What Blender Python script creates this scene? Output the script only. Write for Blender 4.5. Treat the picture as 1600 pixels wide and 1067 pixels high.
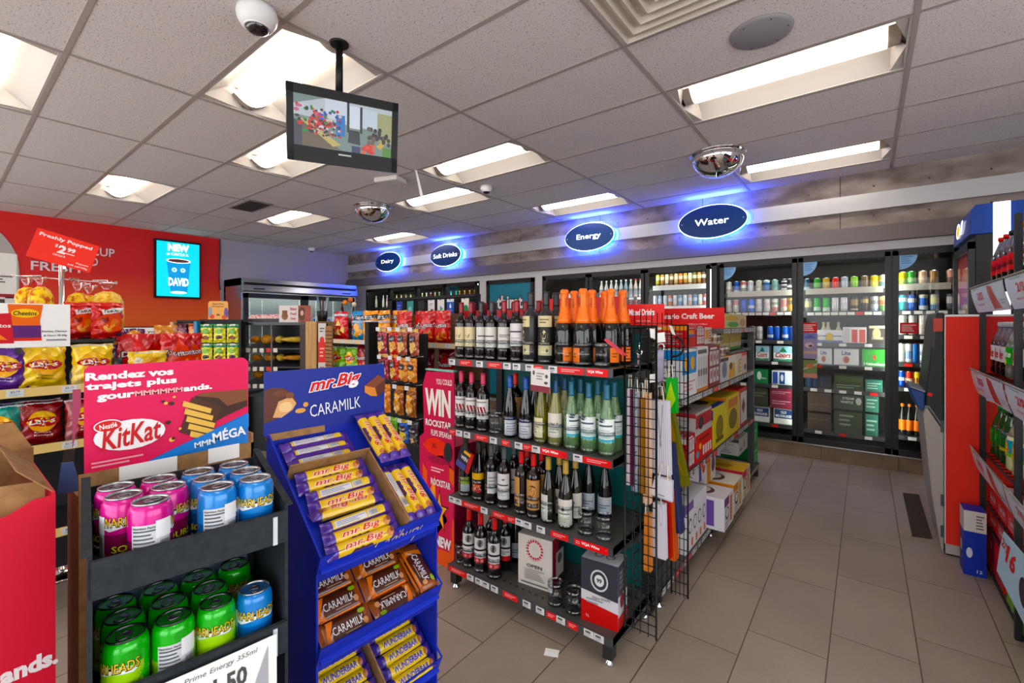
import bpy, math, random
from mathutils import Vector as V, Matrix as MX
RD = random.Random(11)
for o in list(bpy.data.objects): bpy.data.objects.remove(o)
scene = bpy.context.scene
COL = scene.collection
# ---------------------------------------------------------------- camera
F, HY, H = 708.0, 505.0, 1.41
YAW = math.atan(552 / 708.0)
S, C = math.sin(YAW), math.cos(YAW)
cam = bpy.data.cameras.new('camera')
cam.sensor_width = 36; cam.lens = 36 * F / 1600; cam.shift_y = (HY - 533.5) / 1600; cam.clip_start = .02
camo = bpy.data.objects.new('camera', cam); COL.objects.link(camo)
camo.location = (0, 0, H); camo.rotation_euler = (math.pi / 2, 0, YAW)
scene.camera = camo
# ---------------------------------------------------------------- world, light level
wd = bpy.data.worlds.new('sky'); scene.world = wd; wd.use_nodes = True
bg = wd.node_tree.nodes['Background']; bg.inputs[0].default_value = (.95, .97, 1, 1); bg.inputs[1].default_value = 3.3
scene.view_settings.view_transform = 'Standard'; scene.view_settings.look = 'None'
scene.view_settings.exposure = 0.3; scene.view_settings.gamma = 1; scene.view_settings.use_curve_mapping = False
LAMP = 7.0        # ceiling troffer lens strength
# places: where a line of sight from the door meets a plane of the shop
def ray(px, py):
    u = (px - 800) / F
    return V((-S + C * u, C + S * u, (HY - py) / F))
def oy(px, py, Y):
    d = ray(px, py); return d * (Y / d.y) + V((0, 0, H))
def ox(px, py, X):
    d = ray(px, py); return d * (X / d.x) + V((0, 0, H))
def oz(px, py, Z):
    d = ray(px, py); return d * ((Z - H) / d.z) + V((0, 0, H))
def od(px, py, t): return ray(px, py) * t + V((0, 0, H))
# ---------------------------------------------------------------- materials
def lin(h):
    h = h.lstrip('#'); r = []
    for i in (0, 2, 4):
        x = int(h[i:i + 2], 16) / 255
        r.append(x / 12.92 if x <= .04045 else ((x + .055) / 1.055) ** 2.4)
    y = .2126 * r[0] + .7152 * r[1] + .0722 * r[2]; k = 1.22
    return (*[max(0.0, min(1.0, y + (x - y) * k)) for x in r], 1)
MC = {}
def c(hexa, rough=.45, metal=0, emit=0, trans=0, coat=0, alpha=1, name=None):
    k = (hexa, rough, metal, emit, trans, coat, alpha)
    if k in MC: return MC[k]
    m = bpy.data.materials.new(name or 'paint_' + hexa.strip('#')); m.use_nodes = True
    b = m.node_tree.nodes['Principled BSDF']
    b.inputs['Base Color'].default_value = lin(hexa); b.inputs['Roughness'].default_value = rough
    b.inputs['Metallic'].default_value = metal; b.inputs['Transmission Weight'].default_value = trans
    b.inputs['Coat Weight'].default_value = coat; b.inputs['Coat Roughness'].default_value = .05; b.inputs['Alpha'].default_value = alpha
    if rough >= .35 and not metal and not coat: b.inputs['Specular IOR Level'].default_value = .28
    if emit:
        b.inputs['Emission Color'].default_value = lin(hexa); b.inputs['Emission Strength'].default_value = emit
    MC[k] = m; return m
def nodes(name):
    m = bpy.data.materials.new(name); m.use_nodes = True
    nt = m.node_tree; return m, nt, nt.nodes['Principled BSDF']
def nd(nt, t, **kw):
    n = nt.nodes.new(t)
    for k, v in kw.items():
        if k.startswith('i_'):
            q = k[2:]; n.inputs[int(q) if q.isdigit() else q].default_value = v
        else: setattr(n, k, v)
    return n
def noisy(name, c1, c2, scale, rough=.6, detail=6, bump=0, stretch=(1, 1, 1), lo=.35, hi=.65, metal=0):
    m, nt, b = nodes(name); L = nt.links.new
    g = nd(nt, 'ShaderNodeNewGeometry'); mp = nd(nt, 'ShaderNodeMapping'); mp.inputs['Scale'].default_value = stretch
    n = nd(nt, 'ShaderNodeTexNoise', i_Scale=scale, i_Detail=detail); r = nd(nt, 'ShaderNodeValToRGB')
    r.color_ramp.elements[0].position = lo; r.color_ramp.elements[1].position = hi
    r.color_ramp.elements[0].color = lin(c1); r.color_ramp.elements[1].color = lin(c2)
    L(g.outputs['Position'], mp.inputs[0]); L(mp.outputs[0], n.inputs['Vector']); L(n.outputs[0], r.inputs[0]); L(r.outputs[0], b.inputs['Base Color'])
    b.inputs['Roughness'].default_value = rough; b.inputs['Metallic'].default_value = metal
    if not metal: b.inputs['Specular IOR Level'].default_value = .3
    if bump:
        bp = nd(nt, 'ShaderNodeBump', i_Strength=bump, i_Distance=.004); L(n.outputs[0], bp.inputs['Height']); L(bp.outputs[0], b.inputs['Normal'])
    return m
def glassy(name, tint='#ffffff', mixf=.0, rough=.0, dens=None):
    """thin clear sheet: straight-through transparency plus a fresnel reflection"""
    m, nt, b = nodes(name); nt.nodes.remove(b); L = nt.links.new
    out = [n for n in nt.nodes if n.type == 'OUTPUT_MATERIAL'][0]
    t = nd(nt, 'ShaderNodeBsdfTransparent'); t.inputs[0].default_value = lin(tint)
    g = nd(nt, 'ShaderNodeBsdfGlossy', i_Roughness=rough); f = nd(nt, 'ShaderNodeFresnel', i_IOR=1.45)
    mx = nd(nt, 'ShaderNodeMixShader'); src = f.outputs[0]
    if mixf:
        a = nd(nt, 'ShaderNodeMath', operation='ADD'); a.inputs[1].default_value = mixf; L(src, a.inputs[0]); src = a.outputs[0]
    ge = nd(nt, 'ShaderNodeNewGeometry'); iv = nd(nt, 'ShaderNodeMath', operation='SUBTRACT'); iv.inputs[0].default_value = 1; L(ge.outputs['Backfacing'], iv.inputs[1])
    mu = nd(nt, 'ShaderNodeMath', operation='MULTIPLY'); L(src, mu.inputs[0]); L(iv.outputs[0], mu.inputs[1]); L(mu.outputs[0], mx.inputs[0]); L(t.outputs[0], mx.inputs[1]); L(g.outputs[0], mx.inputs[2]); L(mx.outputs[0], out.inputs[0])
    return m
# ---------------------------------------------------------------- mesh builder
TXT = {}
def glyphs(txt, bold, shear):
    k = (txt, bold, shear)
    if k not in TXT:
        cu = bpy.data.curves.new('lettering', 'FONT'); cu.body = txt; cu.resolution_u = 2; cu.offset = bold; cu.shear = shear
        cu.align_x = 'CENTER'; cu.align_y = 'CENTER'
        o = bpy.data.objects.new('lettering', cu); me = o.to_mesh()
        vs = [(v.co.x, v.co.y) for v in me.vertices]; fs = [tuple(p.vertices) for p in me.polygons]
        if vs:
            x0 = min(v[0] for v in vs); x1 = max(v[0] for v in vs); y0 = min(v[1] for v in vs); y1 = max(v[1] for v in vs)
            vs = [(x - (x0 + x1) / 2, y - (y0 + y1) / 2) for x, y in vs]; dim = (x1 - x0, y1 - y0)
        else: dim = (1, 1)
        o.to_mesh_clear(); bpy.data.objects.remove(o); bpy.data.curves.remove(cu)
        TXT[k] = (vs, fs, dim)
    return TXT[k]
def plane(o, U, W, N):
    o, U, W, N = V(o), V(U), V(W), V(N)
    return lambda u, v, k=0: o + U * u + W * v + N * k
class MB:
    def __init__(s): s.v = []; s.f = []; s.m = []; s.s = []; s.mats = []
    def mi(s, m):
        if isinstance(m, str): m = c(m)
        if m not in s.mats: s.mats.append(m)
        return s.mats.index(m)
    def add(s, vs, fs, m, smooth=False, T=None):
        n = len(s.v); i = s.mi(m)
        s.v += [tuple(T @ V(v)) if T else tuple(v) for v in vs]
        for f in fs: s.f.append(tuple(n + a for a in f)); s.m.append(i); s.s.append(smooth)
        return s
    def box(s, x0, x1, y0, y1, z0, z1, m, T=None):
        vs = [(x, y, z) for x in (x0, x1) for y in (y0, y1) for z in (z0, z1)]
        return s.add(vs, [(0, 1, 3, 2), (4, 6, 7, 5), (0, 4, 5, 1), (2, 3, 7, 6), (0, 2, 6, 4), (1, 5, 7, 3)], m, False, T)
    def hexa(s, b, t, m):     # 4 bottom corners, 4 top corners
        return s.add(list(b) + list(t), [(3, 2, 1, 0), (4, 5, 6, 7), (0, 1, 5, 4), (1, 2, 6, 5), (2, 3, 7, 6), (3, 0, 4, 7)], m)
    def lathe(s, prof, m, seg=20, ctr=(0, 0, 0), T=None, smooth=True, ms=None):
        vs = []; fs = []
        for r, z in prof:
            for k in range(seg):
                a = 2 * math.pi * k / seg; vs.append((ctr[0] + r * math.cos(a), ctr[1] + r * math.sin(a), ctr[2] + z))
        n = len(prof)
        for i in range(n - 1):
            ff = []
            for k in range(seg):
                k2 = (k + 1) % seg; ff.append((i * seg + k, i * seg + k2, (i + 1) * seg + k2, (i + 1) * seg + k))
            fs.append(ff)
        base = len(s.v); s.v += [tuple(T @ V(v)) if T else v for v in vs]
        for i, ff in enumerate(fs):
            mi = s.mi(ms[i] if ms else m)
            for f in ff: s.f.append(tuple(base + a for a in f)); s.m.append(mi); s.s.append(smooth)
        for i, rev in ((0, True), (n - 1, False)):
            if prof[i][0] > 1e-4:
                f = [base + i * seg + k for k in range(seg)]
                s.f.append(tuple(reversed(f)) if rev else tuple(f)); s.m.append(s.mi((ms[0] if i == 0 else ms[-1]) if ms else m)); s.s.append(False)
        return s
    def tube(s, pts, r, m, seg=7, closed=False):
        pts = [V(p) for p in pts]; n = len(pts); vs = []; fs = []
        for i, p in enumerate(pts):
            if closed: d = pts[(i + 1) % n] - pts[i - 1]
            else: d = pts[min(i + 1, n - 1)] - pts[max(i - 1, 0)]
            d.normalize(); a = d.cross(V((0, 0, 1)))
            if a.length < 1e-3: a = d.cross(V((1, 0, 0)))
            a.normalize(); b = d.cross(a)
            rr = r[i] if isinstance(r, (list, tuple)) else r
            vs += [p + (a * math.cos(2 * math.pi * k / seg) + b * math.sin(2 * math.pi * k / seg)) * rr for k in range(seg)]
        for i in range(n if closed else n - 1):
            j = (i + 1) % n
            fs += [(i * seg + k, i * seg + (k + 1) % seg, j * seg + (k + 1) % seg, j * seg + k) for k in range(seg)]
        if not closed: fs += [tuple(range(seg)), tuple((n - 1) * seg + k for k in reversed(range(seg)))]
        return s.add(vs, fs, m, seg > 4)
    def prism(s, pts, fn, d, m, d0=0):      # outline (u,v) pushed from d0 to d along the normal of fn
        n = len(pts)
        vs = [fn(u, v, d0) for u, v in pts] + [fn(u, v, d) for u, v in pts]
        return s.add(vs, [tuple(reversed(range(n))), tuple(n + i for i in range(n))] + [(i, (i + 1) % n, n + (i + 1) % n, n + i) for i in range(n)], m)
    def patch(s, u0, u1, v0, v1, nu, nv, fn, m, k=0, smooth=True):
        vs = [fn(u0 + (u1 - u0) * i / nu, v0 + (v1 - v0) * j / nv, k) for j in range(nv + 1) for i in range(nu + 1)]
        w = nu + 1
        return s.add(vs, [(j * w + i, j * w + i + 1, (j + 1) * w + i + 1, (j + 1) * w + i) for j in range(nv) for i in range(nu)], m, smooth)
    def art(s, fn, W, Hh, spec, k=.0006, rough=.4, nu=1, nv=1, dk=.00012, lo=-.5):
        """printed artwork: u runs 0..1 over W (centred), v 0..1 over Hh"""
        for it in spec:
            t = it[0]; U = lambda a: (a + lo) * W
            M = lambda h: c(h, rough) if isinstance(h, str) else h
            if t == 'r':
                s.patch(U(it[1]), U(it[3]), it[2] * Hh, it[4] * Hh, max(1, round(nu * abs(it[3] - it[1]))), max(1, round(nv * abs(it[4] - it[2]))), fn, M(it[5]), k)
            elif t == 'e':
                cu, cv, ru, rv = U(it[1]), it[2] * Hh, it[3] * W, it[4] * Hh; N = 20
                vs = [fn(cu, cv, k)] + [fn(cu + ru * q * math.cos(2 * math.pi * a / N), cv + rv * q * math.sin(2 * math.pi * a / N), k) for q in (.5, 1) for a in range(N)]
                fs = [(0, 1 + a, 1 + (a + 1) % N) for a in range(N)] + [(1 + a, 1 + N + a, 1 + N + (a + 1) % N, 1 + (a + 1) % N) for a in range(N)]
                s.add(vs, fs, M(it[5]), True)
            elif t == 'p':
                if nu == 1: s.add([fn(U(a), b * Hh, k) for a, b in it[1]], [tuple(range(len(it[1])))], M(it[2]))
                else:
                    q = [(U(a), b * Hh) for a, b in it[1]]; q = [(a[0] + (b[0] - a[0]) * e / 4, a[1] + (b[1] - a[1]) * e / 4) for a, b in zip(q, q[1:] + q[:1]) for e in range(4)]; N = len(q)
                    cx, cy = sum(a for a, b in q) / N, sum(b for a, b in q) / N
                    vs = [fn(cx, cy, k)] + [fn(cx + (a - cx) * g, cy + (b - cy) * g, k) for g in (.25, .5, .75, 1) for a, b in q]
                    s.add(vs, [(0, 1 + a, 1 + (a + 1) % N) for a in range(N)] + [(1 + g * N + a, 1 + g * N + N + a, 1 + g * N + N + (a + 1) % N, 1 + g * N + (a + 1) % N) for g in range(3) for a in range(N)], M(it[2]), True)
            elif t == 'l':       # small illegible print
                n = it[5]
                for q in range(n):
                    v = it[4] - (it[4] - it[2]) * (q + .5) / n; hh = (it[4] - it[2]) / n * .22
                    e = it[3] - (it[3] - it[1]) * (.35 * ((q * 7919) % 5) / 5)
                    s.patch(U(it[1]), U(e), (v - hh) * Hh, (v + hh) * Hh, max(1, round(nu * (e - it[1]))), 1, fn, M(it[6]), k)
            elif t == 't':
                o = it[6] if len(it) > 6 else {}
                vs, fs, dim = glyphs(it[4], o.get('b', .02), o.get('sh', 0))
                sc = it[3] * Hh / .72; sx = sc * o.get('sx', 1)
                if 'w' in o: sx = o['w'] * W / dim[0]
                if 'h' in o: sc = o['h'] * Hh / dim[1]
                a = math.radians(o.get('r', 0)); ca, sa = math.cos(a), math.sin(a); cu, cv = U(it[1]), it[2] * Hh
                s.add([fn(cu + ca * x * sx - sa * y * sc, cv + sa * x * sx + ca * y * sc, k + .0004) for x, y in vs], fs, M(it[5]))
            k += dk
        return s
    def build(s, name, parent=None, bevel=0, loc=None, rz=0, seg=2):
        me = bpy.data.meshes.new(name); me.from_pydata(s.v, [], s.f)
        for m in s.mats: me.materials.append(m)
        me.polygons.foreach_set('material_index', s.m); me.polygons.foreach_set('use_smooth', s.s); me.update()
        o = bpy.data.objects.new(name, me); COL.objects.link(o)
        if parent: o.parent = parent
        if loc is not None: o.location = loc
        if rz: o.rotation_euler.z = rz
        if bevel:
            b = o.modifiers.new('edge', 'BEVEL'); b.width = bevel; b.segments = seg; b.limit_method = 'ANGLE'; b.angle_limit = math.radians(50)
        return o
def tag(o, label, cat, group=None):
    o['label'] = label; o['category'] = cat
    if group: o['group'] = group
    return o
def thing(name, label, cat, loc=(0, 0, 0), rz=0, group=None, rot=None):
    o = bpy.data.objects.new(name, None); COL.objects.link(o); o.empty_display_size = .05
    o.location = loc; o.rotation_euler = rot or (0, 0, rz)
    return tag(o, label, cat, group)
def solo(mb, name, label, cat, loc=None, rz=0, group=None, bevel=0):
    return tag(mb.build(name, None, bevel, loc, rz), label, cat, group)
def struct(mb, name, bevel=0):
    o = mb.build(name, None, bevel); o['kind'] = 'structure'; return o
def dup(root, loc, rot, label, group=None):
    r = root.copy(); COL.objects.link(r); r.location = loc; r.rotation_euler = rot; r['label'] = label
    if group: r['group'] = group
    for ch in list(root.children):
        d = ch.copy(); COL.objects.link(d); d.parent = r
        for g in list(ch.children):
            e = g.copy(); COL.objects.link(e); e.parent = d
    return r
KIND = {}
def put(key, builder, loc, rz, label, group=None, rot=None):
    """builder() makes the first of its kind and returns its top-level object; later ones are copies"""
    rot = rot or (0, 0, rz)
    if key not in KIND:
        o = builder(); KIND[key] = o; o.location = loc; o.rotation_euler = rot; o['label'] = label
        if group: o['group'] = group
        return o
    return dup(KIND[key], loc, rot, label, group)
NTH = ['first', 'second', 'third', 'fourth', 'fifth', 'sixth', 'seventh', 'eighth', 'ninth', 'tenth', 'eleventh', 'twelfth', 'thirteenth', 'fourteenth', 'fifteenth', 'sixteenth']
nth = lambda i: NTH[i]
# shared finishes
BLACK = c('#141414', .4); BLACKG = c('#0b0b0c', .15); CHROME = c('#e6e6e6', .08, 1); STEEL = c('#b9bbbe', .3, 1); DARKM = c('#2b2c2d', .45, .3)
ALU = c('#c9cbcd', .22, 1); WHITE = c('#f2f2f0', .5); PAPER = c('#f4f4f1', .7); KRAFT = noisy('brown_cardboard', '#8a6a4c', '#a07e5c', 40, .85)
GLASS = glassy('clear_glass_pane'); CLEAR = glassy('clear_plastic', '#f4f8f8', .04, .05); FILM = glassy('clear_film', '#ffffff', .05, .12)
# ================================================================ the room
XL, YB, ZC = -9.0, 5.66, 2.895
XR, YF = 2.6, -2.7
X0, Y0, DX, DY = -1.023, 2.284, 1.2192, .6096
def tile_floor():
    m, nt, b = nodes('stone_floor_tile'); L = nt.links.new
    g = nd(nt, 'ShaderNodeNewGeometry'); sp = nd(nt, 'ShaderNodeSeparateXYZ'); L(g.outputs['Position'], sp.inputs[0])
    def M(op, a, b_=None, cc=None):
        n = nd(nt, 'ShaderNodeMath', operation=op)
        for i, x in enumerate((a, b_, cc)):
            if x is None: continue
            if isinstance(x, (int, float)): n.inputs[i].default_value = x
            else: L(x, n.inputs[i])
        return n.outputs[0]
    kx = M('DIVIDE', M('ADD', sp.outputs[0], .124), .302); col = M('FLOOR', kx); fx = M('SUBTRACT', kx, col)
    ky = M('DIVIDE', M('SUBTRACT', M('SUBTRACT', sp.outputs[1], 4.345), M('MULTIPLY', col, .2033)), .61); row = M('FLOOR', ky); fy = M('SUBTRACT', ky, row)
    ex = M('MINIMUM', fx, M('SUBTRACT', 1, fx)); ey = M('MINIMUM', fy, M('SUBTRACT', 1, fy))
    gx = M('LESS_THAN', ex, .0075); gy = M('LESS_THAN', ey, .0035); gr = M('MAXIMUM', gx, gy)
    n1 = nd(nt, 'ShaderNodeTexNoise', i_Scale=2.2, i_Detail=8); n2 = nd(nt, 'ShaderNodeTexNoise', i_Scale=140, i_Detail=3)
    L(g.outputs['Position'], n1.inputs['Vector']); L(g.outputs['Position'], n2.inputs['Vector'])
    wn = nd(nt, 'ShaderNodeTexWhiteNoise', noise_dimensions='2D'); cb = nd(nt, 'ShaderNodeCombineXYZ'); L(col, cb.inputs[0]); L(row, cb.inputs[1]); L(cb.outputs[0], wn.inputs['Vector'])
    mx = M('ADD', M('MULTIPLY', n1.outputs[0], .5), M('ADD', M('MULTIPLY', n2.outputs[0], .35), M('MULTIPLY', wn.outputs[0], .15)))
    r = nd(nt, 'ShaderNodeValToRGB'); r.color_ramp.elements[0].position = .3; r.color_ramp.elements[1].position = .7
    r.color_ramp.elements[0].color = lin('#8a7d72'); r.color_ramp.elements[1].color = lin('#a79a8e'); L(mx, r.inputs[0])
    mix = nd(nt, 'ShaderNodeMix', data_type='RGBA'); L(gr, mix.inputs['Factor']); L(r.outputs[0], mix.inputs['A']); mix.inputs['B'].default_value = lin('#4b3f36')
    L(mix.outputs['Result'], b.inputs['Base Color'])
    rr = M('ADD', M('MULTIPLY', n1.outputs[0], .25), .33); L(rr, b.inputs['Roughness'])
    bp = nd(nt, 'ShaderNodeBump', i_Strength=.35, i_Distance=.002); L(M('SUBTRACT', 1, gr), bp.inputs['Height']); L(bp.outputs[0], b.inputs['Normal'])
    return m
def ceiling_tile():
    m, nt, b = nodes('fissured_ceiling_tile'); L = nt.links.new
    g = nd(nt, 'ShaderNodeNewGeometry')
    n = nd(nt, 'ShaderNodeTexNoise', i_Scale=95, i_Detail=4, i_Roughness=.7); L(g.outputs['Position'], n.inputs['Vector'])
    r = nd(nt, 'ShaderNodeValToRGB'); e = r.color_ramp.elements; e[0].position = .36; e[0].color = lin('#857b75'); e[1].position = .43; e[1].color = lin('#dad3d0')
    L(n.outputs[0], r.inputs[0]); L(r.outputs[0], b.inputs['Base Color']); b.inputs['Roughness'].default_value = .9
    bp = nd(nt, 'ShaderNodeBump', i_Strength=.5, i_Distance=.003); L(n.outputs[0], bp.inputs['Height']); L(bp.outputs[0], b.inputs['Normal'])
    return m
FLOORM = tile_floor(); CT = ceiling_tile(); GRID = c('#a59c97', .5)
struct(MB().box(XL - .2, XR + .2, YF - .2, YB + 1.4, -.1, 0, FLOORM), 'floor')
LIGHTS = [(0, 1), (0, 4), (-2, 1), (-3, 2), (-2, -2), (-3, -1), (-3, -4), (-5, -2), (-5, 1), (-2, 4), (-5, 4), (0, -4), (-5, -5), (0, -7)]
VENT = (0, -1); REG = (-5, 0)
ce = MB()
for i in range(-7, 4):
    for j in range(-9, 7):
        if (i, j) in LIGHTS: continue
        x0, x1 = max(X0 + DX * i, XL), min(X0 + DX * (i + 1), XR); y0, y1 = max(Y0 + DY * j, YF), min(Y0 + DY * (j + 1), YB)
        if x1 - x0 < .01 or y1 - y0 < .01: continue
        ce.box(x0 + .008, x1 - .008, y0 + .008, y1 - .008, ZC, ZC + .02, CT)
for i in range(-7, 5):
    x = X0 + DX * i
    if XL < x < XR: ce.box(x - .012, x + .012, YF, YB, ZC - .004, ZC + .012, GRID)
for j in range(-9, 7):
    y = Y0 + DY * j
    if YF < y < YB: ce.box(XL, XR, y - .012, y + .012, ZC - .0035, ZC + .0115, GRID)
ce.box(XL, XR, YF, YB, ZC + .16, ZC + .2, '#555555')
struct(ce, 'ceiling')
# back wall: board-marked concrete fascia, flat silver band, taupe ledge, white header and posts
CONC = noisy('board_marked_concrete', '#6f645e', '#a2958d', 3.2, .75, 9, .15, (1, 1, 2.2))
LEDGE = c('#6e6663', .55); HEADW = c('#d9d5d6', .5)
w = MB()
xs = [XL, -8.25, -6.92, -5.58, -4.24, -2.88, -1.53, -.2, 1.13, XR]
for a, b in zip(xs, xs[1:]):
    w.box(a + .003, b - .003, YB, YB + .1, 2.2, ZC + .02, CONC)
    for q in (.2, .5, .8):
        for zz in (2.46, 2.75):
            w.add([(a + (b - a) * q + .009 * math.cos(t), YB - .0008, zz + .009 * math.sin(t)) for t in [k * math.pi / 5 for k in range(10)]], [tuple(reversed(range(10)))], '#4a4340')
w.box(XL, XR, YB + .02, YB + .12, 2.1, ZC + .02, '#3a3532')
w.box(XL, XR, YB - .012, YB + .1, 2.112, 2.2, HEADW)
for a, b in ((XL, -8.303), (-5.093, -4.951), (-3.956, -3.827), (.78, XR)): w.box(a, b, YB - .01, YB + .1, .15, 2.112, HEADW)
w.box(-4.951, -3.956, YB + .02, YB + .1, .15, 2.12, HEADW)
w.box(XL, XR, YB + .9, YB + 1.0, 0, ZC, '#2a2a2a')
struct(w, 'wall_back')
struct(MB().box(XL, XR, YB - .05, YB + .02, 2.515, 2.675, c('#c3c1c0', .35, .35)), 'trim_1')
lg = MB(); fl = plane((0, 0, 0), (0, 1, 0), (0, 0, 1), (1, 0, 0))
lg.prism([(YB + .02, 2.36), (YB - .03, 2.36), (YB - .09, 2.2), (YB + .02, 2.2)], fl, XR, LEDGE, XL); struct(lg, 'trim_2')
KT = noisy('kick_tile', '#7d6b5a', '#8f7d6b', 6, .5)
kk = MB(); x = -8.9
while x < XR:
    kk.box(x + .002, x + .607, YB, YB + .08, 0, .142, KT); x += .61
kk.box(XL, XR, YB + .004, YB + .08, 0, .14, '#3c322a'); kk.box(XL, XR, YB - .006, YB + .05, .14, .152, ALU)
struct(kk, 'baseboard_back')
# left wall: red fading to orange, grey end, grey arch, raised white lettering
def red_wall():
    m, nt, b = nodes('red_orange_wall_paint'); L = nt.links.new
    g = nd(nt, 'ShaderNodeNewGeometry'); sp = nd(nt, 'ShaderNodeSeparateXYZ'); L(g.outputs['Position'], sp.inputs[0])
    mr = nd(nt, 'ShaderNodeMapRange'); mr.inputs[1].default_value = 2.2; mr.inputs[2].default_value = 1.5; L(sp.outputs[2], mr.inputs[0])
    n = nd(nt, 'ShaderNodeMapRange'); n.inputs[1].default_value = .6; n.inputs[2].default_value = 1.6; L(sp.outputs[1], n.inputs[0])
    mu = nd(nt, 'ShaderNodeMath', operation='MULTIPLY'); L(mr.outputs[0], mu.inputs[0]); L(n.outputs[0], mu.inputs[1])
    mix = nd(nt, 'ShaderNodeMix', data_type='RGBA'); L(mu.outputs[0], mix.inputs['Factor']); mix.inputs['A'].default_value = lin('#d50f1a'); mix.inputs['B'].default_value = lin('#ee6e06')
    L(mix.outputs['Result'], b.inputs['Base Color']); b.inputs['Roughness'].default_value = .55
    return m
wl = MB(); GREYW = c('#b3adb3', .6)
yr = ox(344, 400, XL).y
wl.box(XL - .1, XL, YF, yr, 0, ZC + .02, red_wall()); wl.box(XL - .1, XL, yr, YB + .1, 0, ZC + .02, GREYW)
fw = plane((XL, 0, 0), (0, 1, 0), (0, 0, 1), (1, 0, 0))
p0 = ox(0, 345, XL); p1 = ox(30, 410, XL)
arch = [(-2.6, 0)] + [(p1.y, 0), (p1.y, p1.z - .1)] + [(p1.y - .75 + .75 * math.cos(a), p1.z - .1 + .75 * math.sin(a)) for a in [k * math.pi / 2 / 10 for k in range(11)]] + [(-2.6, p1.z + .65)]
wl.prism(arch, fw, .012, c('#b9b3ad', .6))
for tx, pa, pb in (('CUP', (141, 386), (179, 402)), ('D', (142, 403), (153, 415)), ('FRESH', (48, 408), (125, 426))):
    a, b = ox(*pa, XL), ox(*pb, XL); zc = (a.z + b.z) / 2
    wl.art(lambda u, v, k: fw(u, v, k), 1, 1, [('t', (a.y + b.y) / 2 + .5, zc, 1, tx, c('#ece6e6', .5), {'w': b.y - a.y, 'h': .125, 'b': .015})], k=.012)
struct(wl, 'wall_left')
struct(MB().box(XR, XR + .1, YF, YB + .1, 0, .5, WHITE).box(XR, XR + .1, YF, YB + .1, 2.45, ZC + .02, WHITE).box(XR, XR + .1, 3.2, YB + .1, .5, 2.45, WHITE).box(XR, XR + .1, YF, -1.9, .5, 2.45, WHITE), 'wall_right')
wf = MB().box(XL, XR, YF - .1, YF, 2.5, ZC + .02, WHITE).box(XL, -8.6, YF - .1, YF, 0, 2.5, '#cfc7a8').box(2.2, XR, YF - .1, YF, 0, 2.5, WHITE).box(-8.6, 2.2, YF - .1, YF, 0, .3, WHITE)
struct(wf, 'wall_front')
def window(n, mk):  # unseen shop windows, made large and stretched leftward for added daylight fill
    f = MB(); mk(f); o = struct(f, 'window_%d' % n); return o
def w1(f):
    for y in (-1.9, -.2, 1.5, 3.16): f.box(XR - .01, XR + .11, y, y + .05, .5, 2.45, DARKM)
    f.box(XR - .01, XR + .11, -1.9, 3.2, .48, .54, DARKM); f.box(XR - .01, XR + .11, -1.9, 3.2, 2.41, 2.47, DARKM); f.box(XR + .05, XR + .056, -1.9, 3.2, .5, 2.45, GLASS)
def w2(f):
    for x in (-8.6, -6.8, -5, -3.2, -1.4, .4, 2.15): f.box(x, x + .05, YF - .11, YF + .01, .3, 2.5, DARKM)
    f.box(-8.6, 2.2, YF - .11, YF + .01, .28, .34, DARKM); f.box(-8.6, 2.2, YF - .11, YF + .01, 2.46, 2.52, DARKM); f.box(-8.6, 2.2, YF - .06, YF - .054, .3, 2.5, GLASS)
window(1, w1); window(2, w2)
# ---------------------------------------------------------------- ceiling fittings
REFL = c('#bdb6b0', .4); LENS = c('#fff9f0', .5, 0, LAMP, name='lit_lamp_lens'); BRK = c('#a79b90', .4)
def troffer():
    t = thing('ceiling_light', '', 'ceiling light')
    a, b = DX / 2 - .012, DY / 2 - .012; f = MB()
    for sx in (-1, 1): f.box(*sorted((sx * a, sx * (a - .012))), -b, b, 0, .03, REFL)
    for sy in (-1, 1): f.box(-a, a, *sorted((sy * b, sy * (b - .012))), 0, .03, REFL)
    f.box(-a, a, -b, b, .14, .15, REFL); f.build('frame', t)
    r = MB(); yb = .105
    for sy in (-1, 1):
        pr = [(sy * (b - .012), .004), (sy * (b - .06), .05), (sy * (yb + .05), .1), (sy * yb, .125)]
        vs = [(x, y, z) for x in (-a + .07, a - .07) for y, z in pr]
        r.add(vs, [(k, k + 1, k + 5, k + 4) if sy > 0 else (k, k + 4, k + 5, k + 1) for k in range(3)], REFL, True)
        # sloping end gussets
        for sx in (-1, 1):
            q = [(sx * (a - .01), sy * (b - .012), .004)] + [(sx * (a - .07), y, z) for y, z in pr] + [(sx * (a - .01), sy * .02, .01)]
            r.add(q, [tuple(range(len(q)))], REFL)
    r.build('reflector', t)
    l = MB(); n = 8
    pr = [(-.11 + .22 * k / n, .075 - .055 * math.sin(math.pi * k / n)) for k in range(n + 1)]
    vs = [(x, y, z) for x in (-a + .09, a - .09) for y, z in pr]
    l.add(vs, [(k, k + n + 1, k + n + 2, k + 1) for k in range(n)], LENS, True); l.build('diffuser', t)
    for sx in (-1, 1):
        e = MB()
        vs = [(sx * xx, y, z + .002) for xx in (a - .035, a - .09) for y, z in pr]
        e.add(vs, [(k, k + n + 1, k + n + 2, k + 1) if sx < 0 else (k, k + 1, k + n + 2, k + n + 1) for k in range(n)], BRK, True)
        e.add([(sx * (a - .035), y, z) for y, z in pr] + [(sx * (a - .035), .11, .13), (sx * (a - .035), -.11, .13)], [tuple(range(n + 3))], BRK); e.build('end_bracket', t)
    return t
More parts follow.
